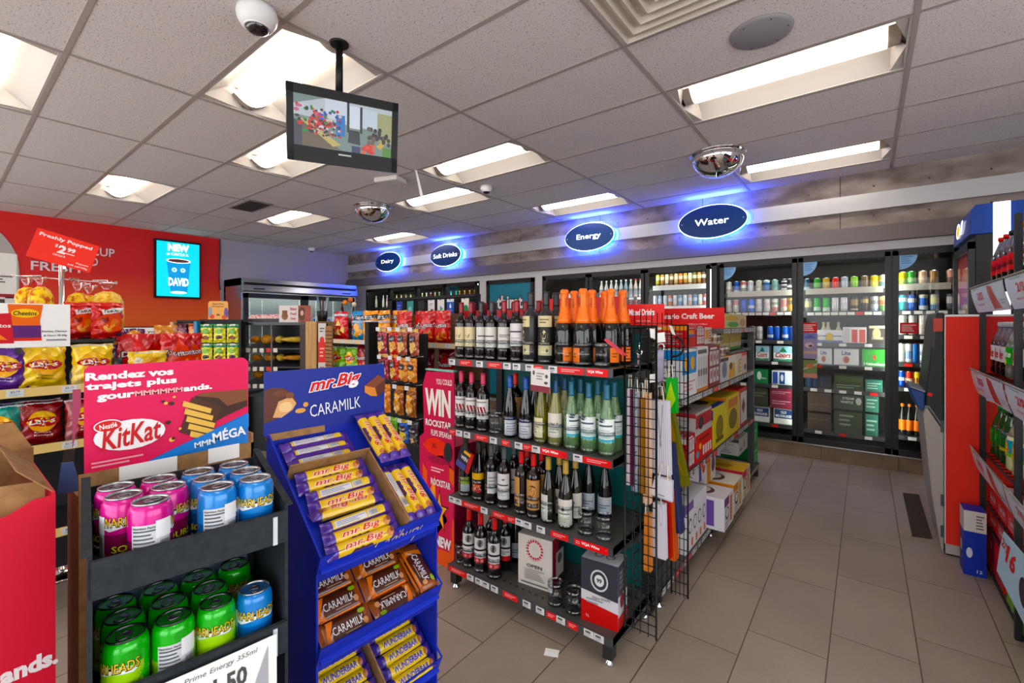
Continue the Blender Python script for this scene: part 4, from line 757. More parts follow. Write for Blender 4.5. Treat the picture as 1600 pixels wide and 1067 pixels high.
for y in (.05, 1.0, 1.9):
    l = MB(); l.box(-.05, -.02, y, y + .03, .03, .1, RACKD); l.lathe([(.02, 0), (.022, .012), (.01, .02), (.01, .03)], CHROME, 12, (-.035, y + .015, 0)); l.build('leg', bk)
FENCE = c('#1b1b1c', .4, .4)
for k, z in ((2, .585), (1, 1.0)):
    m = MB()
    for q in range(3): m.tube([(-.38, 4.46 - BY0, z + .03 + q * .06), (-.06, 4.46 - BY0, z + .03 + q * .06)], .0025, FENCE, 5)
    for q in range(5): m.tube([(-.36 + q * .07, 4.46 - BY0, z), (-.36 + q * .07, 4.46 - BY0, z + .16)], .0025, FENCE, 5)
    m.build('wire_divider', bk)
GB = 'boxed drinks on the beer rack'
def bbox(z, px0, px1, hgt, dep, words, base, front, side=None, top=None, lift=0, out=0):
    """carton whose long printed face looks to +X; px0, px1: where its face begins and ends along the rack"""
    X = BX - .006 + out; a, b = ox(px0, 560, X).y, ox(px1, 560, X).y; W = b - a
    side = side or [('r', 0, .8, 1, 1, front[0][5] if len(front[0]) > 5 else '#8a8a90'), ('l', .12, .1, .88, .7, 5, '#8c8a90'), ('e', .3, .88, .1, .06, '#e8e6e4')]; top = top or [('r', .0, .42, 1, .58, '#d2cdc8'), ('e', .5, .5, .12, .2, '#6a6468'), ('l', .1, .08, .9, .3, 2, '#8c8a90')]
    o = carton(W - .004, dep, hgt, base, front, 'drinks_carton', side, top)()
    o.location = (X - dep / 2, (a + b) / 2, z + lift + .003); o.rotation_euler.z = math.pi / 2; tag(o, words, 'box', GB)
CANS4 = [('r', .1 + .22 * i, .12, .26 + .22 * i, .78, '#c9c4c4') for i in range(4)] + [('r', .1 + .22 * i, .35, .26 + .22 * i, .5, '#7a7076') for i in range(4)]
def cans(col): return [('r', .12 + .27 * i, .1 + .42 * j, .34 + .27 * i, .46 + .42 * j, '#d6d2d0') for i in range(3) for j in range(2)] + [('e', .23 + .27 * i, .3 + .42 * j, .06, .1, col) for i in range(3) for j in range(2)] + [('r', .15, .92, .7, .97, '#e6dada')]
bbox(BZ[1], 1066, 1088, .26, .3, 'white and blue carton with yellow fruit at near end of middle beer shelf', '#e2e2e4', [('r', 0, .48, 1, .95, '#2a86c8'), ('e', .28, .7, .16, .15, '#e0b040'), ('e', .72, .7, .16, .15, '#dba63a'), ('l', .1, .1, .9, .35, 3, '#d69a9a')])
bbox(BZ[1], 1088.4, 1106, .265, .3, 'white carton printed with four slim bottles', '#dedddf', [('r', .1, .85, .9, .94, '#55585c')] + CANS4 + [('r', 0, 0, 1, .08, '#c9854a')])
bbox(BZ[1], 1106.4, 1125, .26, .3, 'burgundy carton with can pictures on middle beer shelf', '#7d2233', cans('#9a4a54'))
bbox(BZ[1], 1125.4, 1138, .165, .28, 'small white and grey carton right of the burgundy one', '#cfcad0', [('e', .5, .5, .3, .35, '#7a7a90'), ('r', 0, .85, 1, 1, '#5a2a34')])
bbox(BZ[1], 1138.4, 1150, .172, .28, 'yellow and white carton on middle beer shelf', '#e0d8d0', [('r', 0, .05, .85, .65, '#e5ac18'), ('e', .3, .55, .18, .16, '#4a3a34')], None, [('r', 0, 0, 1, 1, '#d63c2c')])
bbox(BZ[1], 1150.4, 1159, .172, .28, 'white carton with slim yellow bottle', '#d9d4c8', [('r', .3, .1, .6, .7, '#d8b83a'), ('l', .6, .1, .9, .8, 4, '#8a8480')], None, [('r', 0, 0, 1, 1, '#d63c2c')])
bbox(BZ[1], 1159.4, 1167, .172, .28, 'pink and white carton at far end of middle beer shelf', '#d8b9b2', [('r', 0, .85, 1, 1, '#c83a30'), ('e', .6, .3, .2, .14, '#55405a')], None, [('r', 0, 0, 1, 1, '#d63c2c')])
bbox(BZ[1], 1073, 1087, .125, .24, 'bright red carton with rainbow flag at near end', '#b01226', [('r', .2, .5, .8, .8, '#d88a2c'), ('r', .2, .5, .8, .6, '#2f5aa8'), ('l', .2, .86, .8, .95, 1, '#e8c8c8')], lift=.267, out=-.04)
bbox(BZ[1], 1087.4, 1101, .125, .24, 'dark red carton printed with white cans, upper layer', '#a01428', cans('#b9b0b0'), lift=.268, out=-.04)
bbox(BZ[1], 1101.4, 1112, .11, .22, 'tall white and orange carton, upper layer', '#dcd6cc', [('r', .05, .3, .5, .85, '#dfa01c'), ('l', .55, .1, .95, .9, 5, '#a85a54')], lift=.27, out=-.06)
for i, px in enumerate((1116.5, 1122, 1128, 1134)):
    p = ox(px, 550, BX - .05); put('minican', mini_can(('#c9bfae', st((.3, .7, '#6a5540'))), .07, .026), (p.x, p.y, BZ[1] + (.266 if px < 1125 else .17)), 0, 'small tan can standing on the cartons, %s from left' % nth(i), 'small cans on the cartons')
def pk(spec): return spec
bbox(BZ[0] - .175, 1125, 1139, .13, .1, 'left yellow wrapped can pack under top rail', '#c9a83a', [('r', 0, .2, 1, .45, '#dccfa8'), ('r', 0, 0, 1, .16, '#3f9a34')], lift=.0, out=-.06)
bbox(BZ[0] - .175, 1140, 1158, .13, .1, 'right yellow wrapped can pack under top rail', '#cba73a', [('r', 0, .2, 1, .45, '#dccfa8'), ('r', 0, 0, 1, .16, '#3f9a34')], out=-.06)
MB().box(-.14, -.02, 3.62 - BY0, 4.44 - BY0, BZ[0] - .195, BZ[0] - .178, RACKM).build('shelf', bk)
bbox(BZ[0], 1133, 1166, .105, .12, 'wide pale carton with yellow and green fruit on top rail', '#cfc49a', [('e', .3, .7, .3, .2, '#cfa838'), ('e', .35, .25, .25, .2, '#4f9a44'), ('e', .8, .4, .14, .3, '#b98a74')])
# low shelf
bbox(BZ[2], 1072, 1086, .19, .28, 'dark red can carton at near end of low beer shelf', '#a3182a', cans('#c8b0b0'))
bbox(BZ[2], 1079, 1100, .2, .24, 'bright red handled carton on low beer shelf', '#d01a26', [('e', .2, .35, .12, .1, '#4aa0a8'), ('e', .35, .5, .1, .1, '#e0c040'), ('r', .45, .2, .9, .5, '#dccccc'), ('r', .3, .75, .8, .85, '#7a1018')], out=.012, lift=-.2) if False else None
bbox(BZ[2], 1086.6, 1113, .16, .3, 'bright red carton with colourful cans on low beer shelf', '#d01c26', [('e', .12, .3, .08, .14, '#4aa0a8'), ('e', .26, .55, .06, .12, '#e0c040')] + [('r', .4 + .14 * i, .15, .5 + .14 * i, .5, '#e4d4d0') for i in range(4)] + [('r', .2, .75, .8, .85, '#8a1018')], None, [('r', .1, .1, .9, .9, '#c9c2bc'), ('e', .5, .5, .2, .2, '#6a4048')])
bbox(BZ[2], 1114, 1134, .27, .3, 'yellow carton with navy band on low beer shelf', '#dccb22', [('e', .5, .45, .3, .3, '#8a7c2c'), ('r', .2, .1, .8, .2, '#6a5c1c')], [('r', 0, .7, 1, .95, '#23388c'), ('e', .4, .3, .3, .2, '#55401c')], [('e', .5, .5, .3, .25, '#3c3014'), ('r', 0, 0, 1, .15, '#23388c')])
bbox(BZ[2], 1134.5, 1155, .29, .3, 'tall yellow carton beside the white and red one', '#dcc424', [('r', .15, .7, .85, .92, '#c8781c'), ('e', .5, .4, .32, .26, '#7c6c20')], None, [('r', .1, .1, .9, .9, '#d8bc30')])
bbox(BZ[2], 1155.5, 1167, .3, .3, 'white and red carton with red diamond at far end', '#d8d4d4', [('r', 0, 0, .12, 1, '#c8262c'), ('r', 0, .9, 1, 1, '#c8262c'), ('r', 0, 0, 1, .08, '#c8262c'), ('p', [(.5, .3), (.75, .52), (.5, .74), (.25, .52)], '#7a2c38')], None, [('r', 0, 0, 1, 1, '#cc2c30')])
bbox(BZ[2], 1087, 1112, .13, .28, 'grey lidded red carton lying on the bright red one', '#b9b2b0', [('r', 0, .3, 1, .9, '#a83238'), ('e', .3, .5, .15, .3, '#3c3438')], None, [('e', .4, .5, .25, .25, '#7a2430')], lift=.162)
# bottom shelf
SEL = lambda a, b: [('r', 0, .72, .5, .98, a), ('e', .3, .48, .2, .2, '#2c2a30'), ('e', .3, .5, .15, .14, '#e4e2e2'), ('r', .62, .1, .8, .9, b), ('l', .08, .05, .5, .25, 2, '#9a96a0')]
STOP = [('e', .45, .5, .3, .22, '#5a3a34'), ('e', .5, .52, .22, .15, '#e0dcd8')]
bbox(BZ[3], 1071, 1104, .27, .3, 'long white seltzer carton with four round marks, bottom shelf near end', '#e0dfe2', [('r', 0, .82, .35, 1, '#6a4a98')] + [('e', .2 + .22 * i, .5, .08, .16, '#4a4650') for i in range(4)] + [('e', .2 + .22 * i, .5, .06, .12, '#e0dfe2') for i in range(4)] + [('r', .25 + .2 * i, .05, .32 + .2 * i, .22, '#d07838') for i in range(4)], None, STOP)
bbox(BZ[3], 1131.8, 1146, .2, .3, 'white and purple seltzer carton overhanging bottom shelf', '#dedce0', SEL('#6a3a78', '#c8703c'), SEL('#b0283c', '#6a4a98') , STOP, out=.1)
bbox(BZ[3], 1146.6, 1160, .2, .3, 'white and orange seltzer carton in middle of bottom shelf', '#dcd6cc', SEL('#d8902c', '#d8a83a'), None, STOP, out=.09)
bbox(BZ[3], 1160.8, 1172, .2, .3, 'white and yellow seltzer carton at far end of bottom shelf', '#ddd4c8', SEL('#c83a4a', '#d8862c'), None, [('r', 0, 0, 1, 1, '#d8b040'), ('e', .4, .5, .2, .2, '#b98a3a')], out=.08)
bbox(BZ[3], 1164, 1184, .2, .34, 'grey white carton behind the yellow seltzer carton', '#c4c0bc', [('e', .5, .5, .12, .2, '#5a5654')], None, [('r', .2, .4, .8, .6, '#4a4644')], lift=.0, out=-.02) if False else None
bbox(BZ[3], 1154, 1168, .13, .3, 'flat grey white carton lying on the far seltzer carton', '#c4c0bc', [('e', .6, .45, .06, .2, '#4a4644'), ('r', .1, .2, .4, .4, '#8a8684')], None, [('l', .2, .4, .8, .6, 2, '#4a4644')], lift=.202, out=-.03)
bbox(BZ[3], 1092, 1104, .135, .22, 'small white and blue carton behind the seltzers', '#d8d0d0', [('r', 0, 0, .3, 1, '#3a4a9a'), ('e', .6, .5, .2, .25, '#d0543a')], lift=.272, out=-.05)
bbox(BZ[3], 1104.5, 1118, .2, .22, 'small white and orange carton behind the seltzers', '#dcd2c4', [('r', 0, 0, .4, 1, '#d09030'), ('e', .7, .5, .2, .25, '#55405a')], lift=.21, out=-.05)
# green crate of bottles standing behind the far end
for k in range(2):
    o = carton(.3, .28, .2, '#2c7a44', [('r', .05, .1, .95, .9, '#3c9a58'), ('l', .1, .2, .9, .8, 3, '#8ac89c')], 'bottle_crate')(); o.location = (-1.0, 5.0, .001 + k * .202); o.rotation_euler.z = math.pi / 2; tag(o, 'green wrapped crate on floor beyond beer rack, %s one' % ('lower', 'upper')[k], 'crate')
# ---- red header signs
def header(name, lab, px0, px1, Y, z0, z1, txt, sub, bits):
    a, b = oy(px0, 500, Y), oy(px1, 500, Y); W = b.x - a.x; t = thing(name, lab, 'sign', ((a.x + b.x) / 2, Y, z0)); m = MB().box(-W / 2, W / 2, -.002, .002, 0, z1 - z0, c('#d8251f', .4))
    fn = plane((0, -.002, 0), (1, 0, 0), (0, 0, 1), (0, -1, 0)); m.art(fn, W, z1 - z0, [('t', *bits[:2], .3, txt, '#f6f0ee', bits[2]), ('t', bits[3], .2, .1, sub, '#f6dcd8', {'w': .28, 'h': .07})]); m.build('panel', t)
    MB().box(W / 2 - .1, W / 2 - .05, .002, .02, 0, .06, DARKM).build('support', t)
hs = thing('mixed_drinks_sign', 'red header sign reading Mixed Drinks', 'sign', (-.875, 2.19, 1.40), math.radians(14)); m = MB().box(-.1, .1, -.002, .002, 0, .105, c('#d8251f', .4)); fn = plane((.0, -.002, 0), (1, 0, 0), (0, 0, 1), (0, -1, 0))
m.art(fn, .2, .105, [('t', .46, .62, .3, 'Mixed Drinks', '#f6f0ee', {'w': .62, 'h': .3, 'b': .03}), ('t', .5, .2, .1, '9:00am to 11:00pm', '#f6dcd8', {'w': .34, 'h': .07})]); m.build('panel', hs); MB().box(.02, .04, .002, .012, -.1, .09, DARKM).build('support', hs)
header('craft_beer_sign', 'red header sign reading Ontario Craft Beer', 1028, 1132, 3.4, 1.374, 1.52, 'Ontario Craft Beer', '9:00am to 11:00pm', (.42, .6, {'w': .98 * .9, 'h': .28, 'b': .03}, .62))
p0, p1 = oy(846, 470, 2.9), oy(978, 470, 2.9)
t = thing('red_header_panel', 'plain red header panel behind the orange bottles', 'sign', ((p0.x + p1.x) / 2, 2.9, 1.36)); MB().box(-(p1.x - p0.x) / 2, (p1.x - p0.x) / 2, 0, .004, 0, .235, c('#c8201e', .4)).build('panel', t); MB().box(-.01, .01, .004, .012, -1.36, .2, DARKM).build('support', t)
p0, p1 = oy(722, 470, 2.9), oy(838, 470, 2.9)
t = thing('dark_red_header_panel', 'plain dark red header panel behind the red capped bottles', 'sign', ((p0.x + p1.x) / 2, 2.9, 1.36)); MB().box(-(p1.x - p0.x) / 2, (p1.x - p0.x) / 2, 0, .004, 0, .16, c('#a01620', .4)).build('panel', t); MB().box(-.01, .01, .004, .012, -1.36, .15, DARKM).build('support', t)
# ---- wire grid wings with hanging bags
WIREM = c('#101011', .35, .5)
def grid(lab, Y, xa, xb, z0, z1, nx, dz, loops):
    t = thing('wire_grid', lab, 'grid', ((xa + xb) / 2, Y, z0)); w = (xb - xa) / 2; m = MB()
    for sx in (-1, 1): m.tube([(sx * w, 0, 0), (sx * w, 0, z1 - z0)], .0045, WIREM, 6)
    m.tube([(-w, 0, z1 - z0), (w, 0, z1 - z0)], .0045, WIREM, 6)
    for k in range(1, nx): x = -w + 2 * w * k / nx; m.tube([(x, 0, loops), (x, 0, z1 - z0)], .002, WIREM, 5)
    n = int((z1 - z0) / dz)
    for k in range(n): m.tube([(-w, .004, k * dz + .01), (w, .004, k * dz + .01)], .0022, WIREM, 5)
    m.build('wire_panel', t); h = MB()
    for k in range(9): h.tube([(-w - .03, .05, .04 + k * .045), (-w - .06, .0, .04 + k * .045), (-w - .03, -.05, .04 + k * .045), (w, -.004, .04 + k * .045)], .002, WIREM, 5)
    return t
grid('black wire grid wing nearest, beside the wine rack', 1.80, -.80, -.665, .13, 1.395, 4, .04, .0)
grid('black wire grid wing behind the white gift bags', 2.28, -.765, -.685, .06, 1.4, 4, .055, .0)
t = thing('wire_side_panel', 'black wire panel joining both grid wings', 'grid', (-.762, 2.04, .13)); m = MB()
for k in range(8): m.tube([(0, -.23 + k * .066, 0), (0, -.23 + k * .066, 1.33)], .002, WIREM, 5)
for k in range(22): m.tube([(.003, -.235, .02 + k * .06), (.003, .235, .02 + k * .06)], .002, WIREM, 5)
m.build('wire_panel', t)
def giftbag(lab, px, Y, z0, z1, W, D, col, pat, tilt=0, rz=0, X=None):
    p = oy(px, 600, Y); t = thing('gift_bag', lab, 'bag', (p.x, Y, z0), 0, None, (0, tilt, rz)); h = z1 - z0; m = MB()
    m.hexa([(-W / 2, -D / 2, 0), (W / 2, -D / 2, 0), (W / 2, D / 2, 0), (-W / 2, D / 2, 0)], [(-W / 2 * .8, -D / 2, h), (W / 2 * .8, -D / 2, h), (W / 2 * .8, D / 2, h), (-W / 2 * .8, D / 2, h)], c(col, .35))
    f = plane((0, -D / 2, 0), (1, 0, 0), (0, 0, 1), (0, -1, 0)); g = lambda u, v, k=0: f(u * (1 - .2 * v / h), v, k)
    if pat: m.art(g, W, h, pat)
    m.build('paper_bag', t); MB().tube([(-W * .2, -D / 2, h), (-W * .12, -D / 2, h + .06), (W * .12, -D / 2, h + .06), (W * .2, -D / 2, h)], .003, c('#e0d8c8', .7), 5).build('handle', t)
stripe = lambda col, n: [('r', (k + .3) / n, .0, (k + .55) / n, 1, col) for k in range(n)]
GBAG = giftbag
GBAG('white gift bag with fine grey stripes hung at grid front', 1033, 1.9, .775, 1.085, .085, .03, '#d8d6de', stripe('#a9a6b6', 9) + [('p', [(.3, .95), (.34, .95), (.58, .4), (.55, .36)], '#8a8698'), ('p', [(.7, .95), (.66, .95), (.5, .4), (.53, .36)], '#8a8698')])
GBAG('small silver white bag below the striped white bag', 1034, 1.86, .687, .772, .09, .02, '#cfced6', [('r', 0, 0, 1, .06, '#a9a6b4'), ('l', .35, .12, .65, .22, 1, '#6a6874')], .12)
GBAG('lowest white gift bag at the foot of the grid', 1031, 1.9, .42, .65, .06, .03, '#d2d2dc', [('e', .7, .8, .16, .2, '#b9b7c4'), ('e', .7, .8, .11, .15, '#d2d2dc')])
GBAG('plum and white striped gift bag behind the near wires', 987, 1.842, .72, 1.13, .036, .03, '#d4cad2', [('r', .45, 0, 1, 1, '#5e1f40')])
GBAG('silver gift bag between plum and gold bags', 996, 1.842, .7, 1.12, .04, .03, '#b9bcc8', stripe('#8c90a0', 5))
GBAG('gold gift bag behind the near wires', 1004.5, 1.842, .7, 1.1, .04, .03, '#8a5a1c', stripe('#b98a34', 5))
GBAG('copper and white striped gift bag by the grid post', 1012, 1.842, .66, 1.12, .03, .03, '#d4b094', stripe('#a0643a', 4))
GBAG('orange gift bag hung low behind the near wires', 1013, 1.842, .38, .62, .03, .03, '#c07a44', None)
GBAG('long olive and gold gift bag swinging out at an angle', 1068, 2.14, .66, 1.08, .055, .04, '#6f6a1e', [('r', 0, 0, .3, 1, '#3f4a16'), ('p', [(.5, .9), (.8, .6), (.6, .3), (.9, .1), (.4, .3)], '#a07a24')], -.2)
GBAG('long navy gift bag hanging beside the olive bag', 1061, 2.1, .46, .86, .04, .05, '#1f2a52', [('r', .7, 0, 1, 1, '#343c66')], -.09)
GBAG('red gift bag hanging low behind the white ones', 1046, 2.05, .36, .66, .03, .05, '#a8161c', None, -.03)
GBAG('orange gift bag hanging low right of the red bag', 1054, 2.08, .34, .66, .025, .05, '#b8561c', stripe('#d8843c', 3), -.03)
GBAG('shiny green foil bag bunched at top of the grid', 1050, 2.1, 1.0, 1.16, .05, .04, '#3fae4a', [('p', [(0, .3), (.5, .9), (1, .4), (.5, .1)], '#b9e04a')])
GBAG('black and gold gift bag behind the green foil', 1040, 2.16, .98, 1.13, .06, .03, '#15120c', stripe('#b98a1c', 3))
def danglers(lab, px, py, Y, mk): p = oy(px, py, Y); t = thing('opener', lab, 'opener', tuple(p)); mk(t)
def op1(t):
    MB().prism([(-.012, 0), (.014, 0), (.011, -.12), (-.004, -.13), (-.02, -.125)], plane((0, 0, 0), (1, 0, 0), (0, 0, 1), (0, -1, 0)), .006, c('#8d8898', .3, .6)).build('grip', t)
    MB().tube([(.014 * math.cos(a), 0, .012 + .014 * math.sin(a)) for a in [-.9 + k * .5 for k in range(10)]], .004, ALU, 6).build('claw', t)
    MB().prism([(-.018, .03), (.018, .035), (.014, .075), (-.02, .07)], plane((0, 0, 0), (1, 0, 0), (0, 0, 1), (0, -1, 0)), .001, PAPER).build('price_tag', t)
danglers('grey lilac bottle opener with white claw on the grid', 1033, 547, 1.86, op1)
def op2(t):
    MB().tube([(0, 0, .05), (.0, 0, .02)], .004, CHROME, 6).build('hook', t); MB().tube([(.012 * math.cos(a), 0, .008 + .012 * math.sin(a)) for a in [k * .6 for k in range(11)]], .003, CHROME, 6, True).build('ring', t)
    MB().prism([(-.007, -.005), (.007, -.005), (.006, -.08), (-.006, -.08)], plane((0, 0, 0), (1, 0, 0), (0, 0, 1), (0, -1, 0)), .004, CHROME).build('blade', t)
danglers('chrome waiter corkscrew hanging behind the near wires', 999, 553, 1.84, op2)
def op3(t):
    for k in range(5): MB().lathe([(.006, 0), (.008, .01), (.006, .02)], c('#3a382c', .3, .7), 8, (0, 0, -k * .024)).build('link', t)
    MB().prism([(-.014, -.17), (.012, -.165), (.012, -.13), (-.014, -.135)], plane((0, -.005, 0), (1, 0, 0), (0, 0, 1), (0, -1, 0)), .001, PAPER).build('price_tag', t); MB().prism([(-.01, .02), (.014, .012), (.008, .055), (-.014, .06)], plane((0, -.005, 0), (1, 0, 0), (0, 0, 1), (0, -1, 0)), .001, PAPER).build('price_tag', t)
danglers('dark linked opener with white tags on the grid post', 1021, 535, 1.87, op3)
def lan(t):
    MB().tube([(.05 * math.cos(a), 0, .05 * math.sin(a)) for a in [1.25 - k * .31 for k in range(11)]], .006, c('#16171c', .5), 6).build('strap', t)
    MB().prism([(-.004, .06), (.014, .054), (-.004, .1), (-.02, .104)], plane((0, -.006, 0), (1, 0, 0), (0, 0, 1), (0, -1, 0)), .001, PAPER).build('price_tag', t)
danglers('black curved lanyard strap hung before the red cartons', 1052, 541, 2.24, lan)
p = oz(862, 1020, 0); solo(MB().box(-.03, .03, -.022, .022, .0, .0008, PAPER), 'paper_scrap', 'white paper scrap on floor before the wine rack', 'paper', (p.x, p.y, .0005), .4)
# ================================================================ right side: cash machine, soda rack, header cooler
ORG = noisy('orange_red_panel', '#d23406', '#dc400c', 1.5, .55); GREYP = c('#a8a29b', .5); BLKP = c('#222326', .45)
AX, AY0, AY1 = .385, 3.80, 4.36
t = thing('cash_machine', 'tall orange sided cash machine with black fascia beside soda rack', 'cash machine', (AX, AY0, 0))
def side(pts, y0, y1, m_): f = plane((-AX, 0, 0), (1, 0, 0), (0, 0, 1), (0, 1, 0)); return MB().prism(pts, f, y1, m_, y0)
m = MB().box(.0, .62, 0, .56, .07, 1.457, ORG); fn = plane((0, 0, 0), (1, 0, 0), (0, 0, 1), (0, -1, 0))
m.art(fn, 1, 1.457, [('t', .375, .677, .06, 'CIRCLE K', '#e9e4e0', {'w': .43, 'h': .052, 'b': .03})], .001, lo=0); m.build('side_panel', t)
MB().box(.0, .62, -.004, .0, 1.45, 1.462, WHITE).box(-.004, .0, -.004, .56, .07, 1.462, WHITE).build('edge_trim', t)
MB().box(.0, .62, -.003, .56, .012, .07, c('#b8b1aa', .5)).box(.01, .6, .01, .54, 0, .012, BLACK).build('base', t)
side([(.378, 1.475), (.345, 1.475), (.335, 1.42), (.298, .98), (.298, .9), (.378, .752)], .0, .5, BLKP).build('fascia', t, .006)
side([(.345, 1.474), (.335, 1.42), (.322, 1.26), (.335, 1.26)], -.003, .0, c('#3a3b3e', .4)).build('screen_hood', t)
side([(.297, .975), (.228, 1.0), (.225, .98), (.262, .87), (.297, .86)], .04, .42, c('#1f3f7c', .4)).build('cash_tray', t, .006)
side([(.297, .985), (.226, 1.01), (.226, 1.002), (.297, .976)], .03, .43, c('#8a8d92', .4)).build('tray_lid', t)
side([(.378, .75), (.298, .898), (.285, .84), (.322, .36), (.366, .03), (.378, .0)], .0, .5, GREYP).build('lower_body', t, .006)
side([(.378, .76), (.31, .885), (.292, .88), (.292, .9), (.312, .9), (.378, .78)], -.003, .0, c('#6c6d70', .4)).build('joint', t)
for z in (.33, .14, .78): MB().box(-.022, -.006, -.006, .0, z - .035, z + .035, c('#4a4a4c', .4)).build('hinge', t)
MB().box(-.055, -.012, -.006, -.001, 1.36, 1.44, c('#b8483a', .4)).build('red_label', t); MB().lathe([(.012, 0), (.012, .006)], '#d8322c', 12, T=MX.Translation((-.07, -.004, .97)) @ MX.Rotation(math.pi / 2, 4, 'X')).build('card_light', t)
solo(MB().prism([(-.05, -.47), (.05, -.44), (.05, .5), (-.05, .47)], plane((0, 0, 0), (1, 0, 0), (0, 1, 0), (0, 0, 1)), .012, noisy('brown_mat', '#3a2f28', '#463a31', 60, .8)), 'floor_mat', 'dark brown mat on floor before the cash machine', 'mat', (.295, 4.46, .001), 0)
# ---- soda rack: two bays, front faces -X
RX = .55; RY0, RY1 = 2.05, 3.77
rk2 = thing('soda_rack', 'black wire soda rack with tilted price cards on the right', 'shelf rack', (RX, RY0, 0)); RL = RY1 - RY0
SDZ = [1.595, 1.125, .665, .385, .262, .03]
for k, z in enumerate(SDZ):
    m = MB(); m.tube([(.0, 0, z - .008), (.0, RL, z - .008)], .005, FENCE, 6); m.tube([(.42, 0, z - .008), (.42, RL, z - .008)], .005, FENCE, 6)
    for q in range(24): m.tube([(0, .02 + q * (RL - .04) / 23, z - .004), (.42, .02 + q * (RL - .04) / 23, z - .004)], .0025, FENCE, 5)
    m.build('shelf', rk2)
for y in (RL - .012, .93, .012):
    for x in (-.012, .43): MB().box(x - .012, x + .012, y - .012, y + .012, 0, 1.9 if x > 0 else (1.62 if y > 1.5 else 1.9), c('#232324', .4)).build('post', rk2)
MB().box(.45, .455, 0, RL, .1, 1.9, c('#2a2a2b', .5)).build('back_panel', rk2)
def pcard(y0, y1, zt, hgt, lab, col='#c9d3dd'):
    W = y1 - y0; o = thing('price_card', lab, 'price card', (RX - .06, (y0 + y1) / 2, zt), 0, 'soda price cards'); n = V((-1, 0, -.0)); m = MB()
    f0 = lambda u, v, k=0: V((.03 * (1 - v / hgt) ** 1.6 - k, -u, v - hgt)); m.patch(-W / 2, W / 2, 0, hgt, 4, 6, f0, c(col, .35)); m.patch(-W / 2, W / 2, 0, hgt, 4, 6, lambda u, v, k=0: f0(-u, v, -.002), c(col, .35))
    m.art(f0, W, hgt, [('t', .3, .6, .3, '2/$5', '#c83a4a', {'w': .2, 'h': .32}), ('t', .26, .3, .1, 'mix and match', '#c86a74', {'w': .22, 'h': .08}), ('p', [(.55, .92), (.62, .92), (.72, .08), (.6, .08)], '#a83a38'), ('p', [(.64, .88), (.69, .88), (.8, .08), (.72, .08)], '#b84a44'), ('l', .1, .86, .3, .95, 1, '#9aa4b0'), ('l', .84, .2, .97, .4, 2, '#9a9aa2'), ('r', 0, .97, 1, 1, '#5a5650')], .001, .35, 4, 6); m.build('card', o)
    MB().tube([(-.002, -W / 2, .003), (-.002, W / 2, .003)], .004, c('#8a8680', .4), 6).build('rail', o)
pcard(2.99, 3.77, 1.612, .14, 'tilted price card under the top row of colas'); pcard(2.1, 2.95, 1.612, .14, 'price card cut by right edge under the blue labelled bottle')
pcard(2.99, 3.77, 1.142, .14, 'tilted price card under the green labelled bottle row'); pcard(2.1, 2.95, 1.142, .14, 'price card cut by right edge at middle height')
pcard(2.99, 3.77, .684, .13, 'tilted price card above the red twelve packs'); pcard(2.1, 2.95, .684, .13, 'price card cut by right edge, lowest of its side')
def soda(liq, neck, cap, lab, spec, h=.285, r=.042, clear=False):
    def mk():
        o = thing('soda_bottle', '', 'bottle'); g = c(liq, .06, coat=.6, trans=.75 if clear else 0)
        MB().lathe([(r * .8, 0), (r, .012), (r * .97, h * .2), (r, h * .3), (r, h * .56), (r * .9, h * .62)], g, 20).build('filled_body', o)
        MB().lathe([(r * .9, h * .62), (r * .66, h * .75), (r * .4, h * .86), (r * .36, h * .93)], c(neck, .06, coat=.6, trans=.6) if neck else CLEAR, 20).build('clear_neck', o)
        MB().lathe([(r * .46, h * .92), (r * .46, h * .99), (r * .4, h), (.0005, h)], c(cap, .35), 16).build('cap', o)
        m = MB(); f = canfn(r); w = math.pi * r; m.patch(-w, w, h * .27, h * .56, 20, 1, f, c(lab, .35), .0007); m.art(lambda u, v, k: f(u, v + h * .27, k), 2 * w, h * .29, spec, .0014, .35, 20, 1); m.build('label', o); return o
    return mk
COKE = soda('#160a0a', '#8a8890', '#c42028', '#c4141c', [('t', .5, .5, .4, 'Coca-Cola', '#1c1214', {'sh': .3, 'w': .26, 'h': .42})])
ZERO = soda('#160a0a', '#8a8890', '#1c1c1e', '#c4141c', [('t', .5, .5, .4, 'Coca-Cola', '#1c1214', {'sh': .3, 'w': .26, 'h': .42})])
PEP = soda('#150b0c', '#8a8890', '#1f4fb4', '#1b4fb8', [('e', .56, .42, .1, .5, '#e8e8ea'), ('e', .56, .5, .09, .4, '#c8202c'), ('r', .48, .4, .64, .55, '#e8e8ea')])
DIET = soda('#120a0c', '#8a8890', '#b9b9bc', '#c9c4c4', [('t', .5, .5, .5, 'Coke', '#b81c26', {'sh': .2, 'w': .2, 'h': .6}), ('r', .4, 0, .44, 1, '#2a2022')])
SPR = soda('#a9bfae', '#b9c4bf', '#1f8a3c', '#1f9a3c', [('t', .5, .55, .5, 'Sprite', '#f2f4f0', {'sh': .2, 'w': .26, 'h': .5}), ('e', .5, .1, .06, .2, '#d8d03a')], clear=True)
GIN = soda('#1d4a22', '#2c6a30', '#1f7a34', '#1f6a2c', [('p', [(.4, .8), (.6, .8), (.5, .1)], '#3f9a44')]); GIN2 = soda('#1a3a1e', '#2c6a30', '#15241c', '#1f5a2c', [('r', 0, 0, 1, .2, '#b9a84a')])
LEM = soda('#d8dcae', '#d4d8c0', '#e4e4e2', '#3f9ab4', [('e', .5, .45, .07, .5, '#e0b020'), ('r', 0, 0, 1, .2, '#7ab84a'), ('p', [(.46, .4), (.6, .45), (.6, .3)], '#d8782c')])
GS = 'bottles on the soda rack'
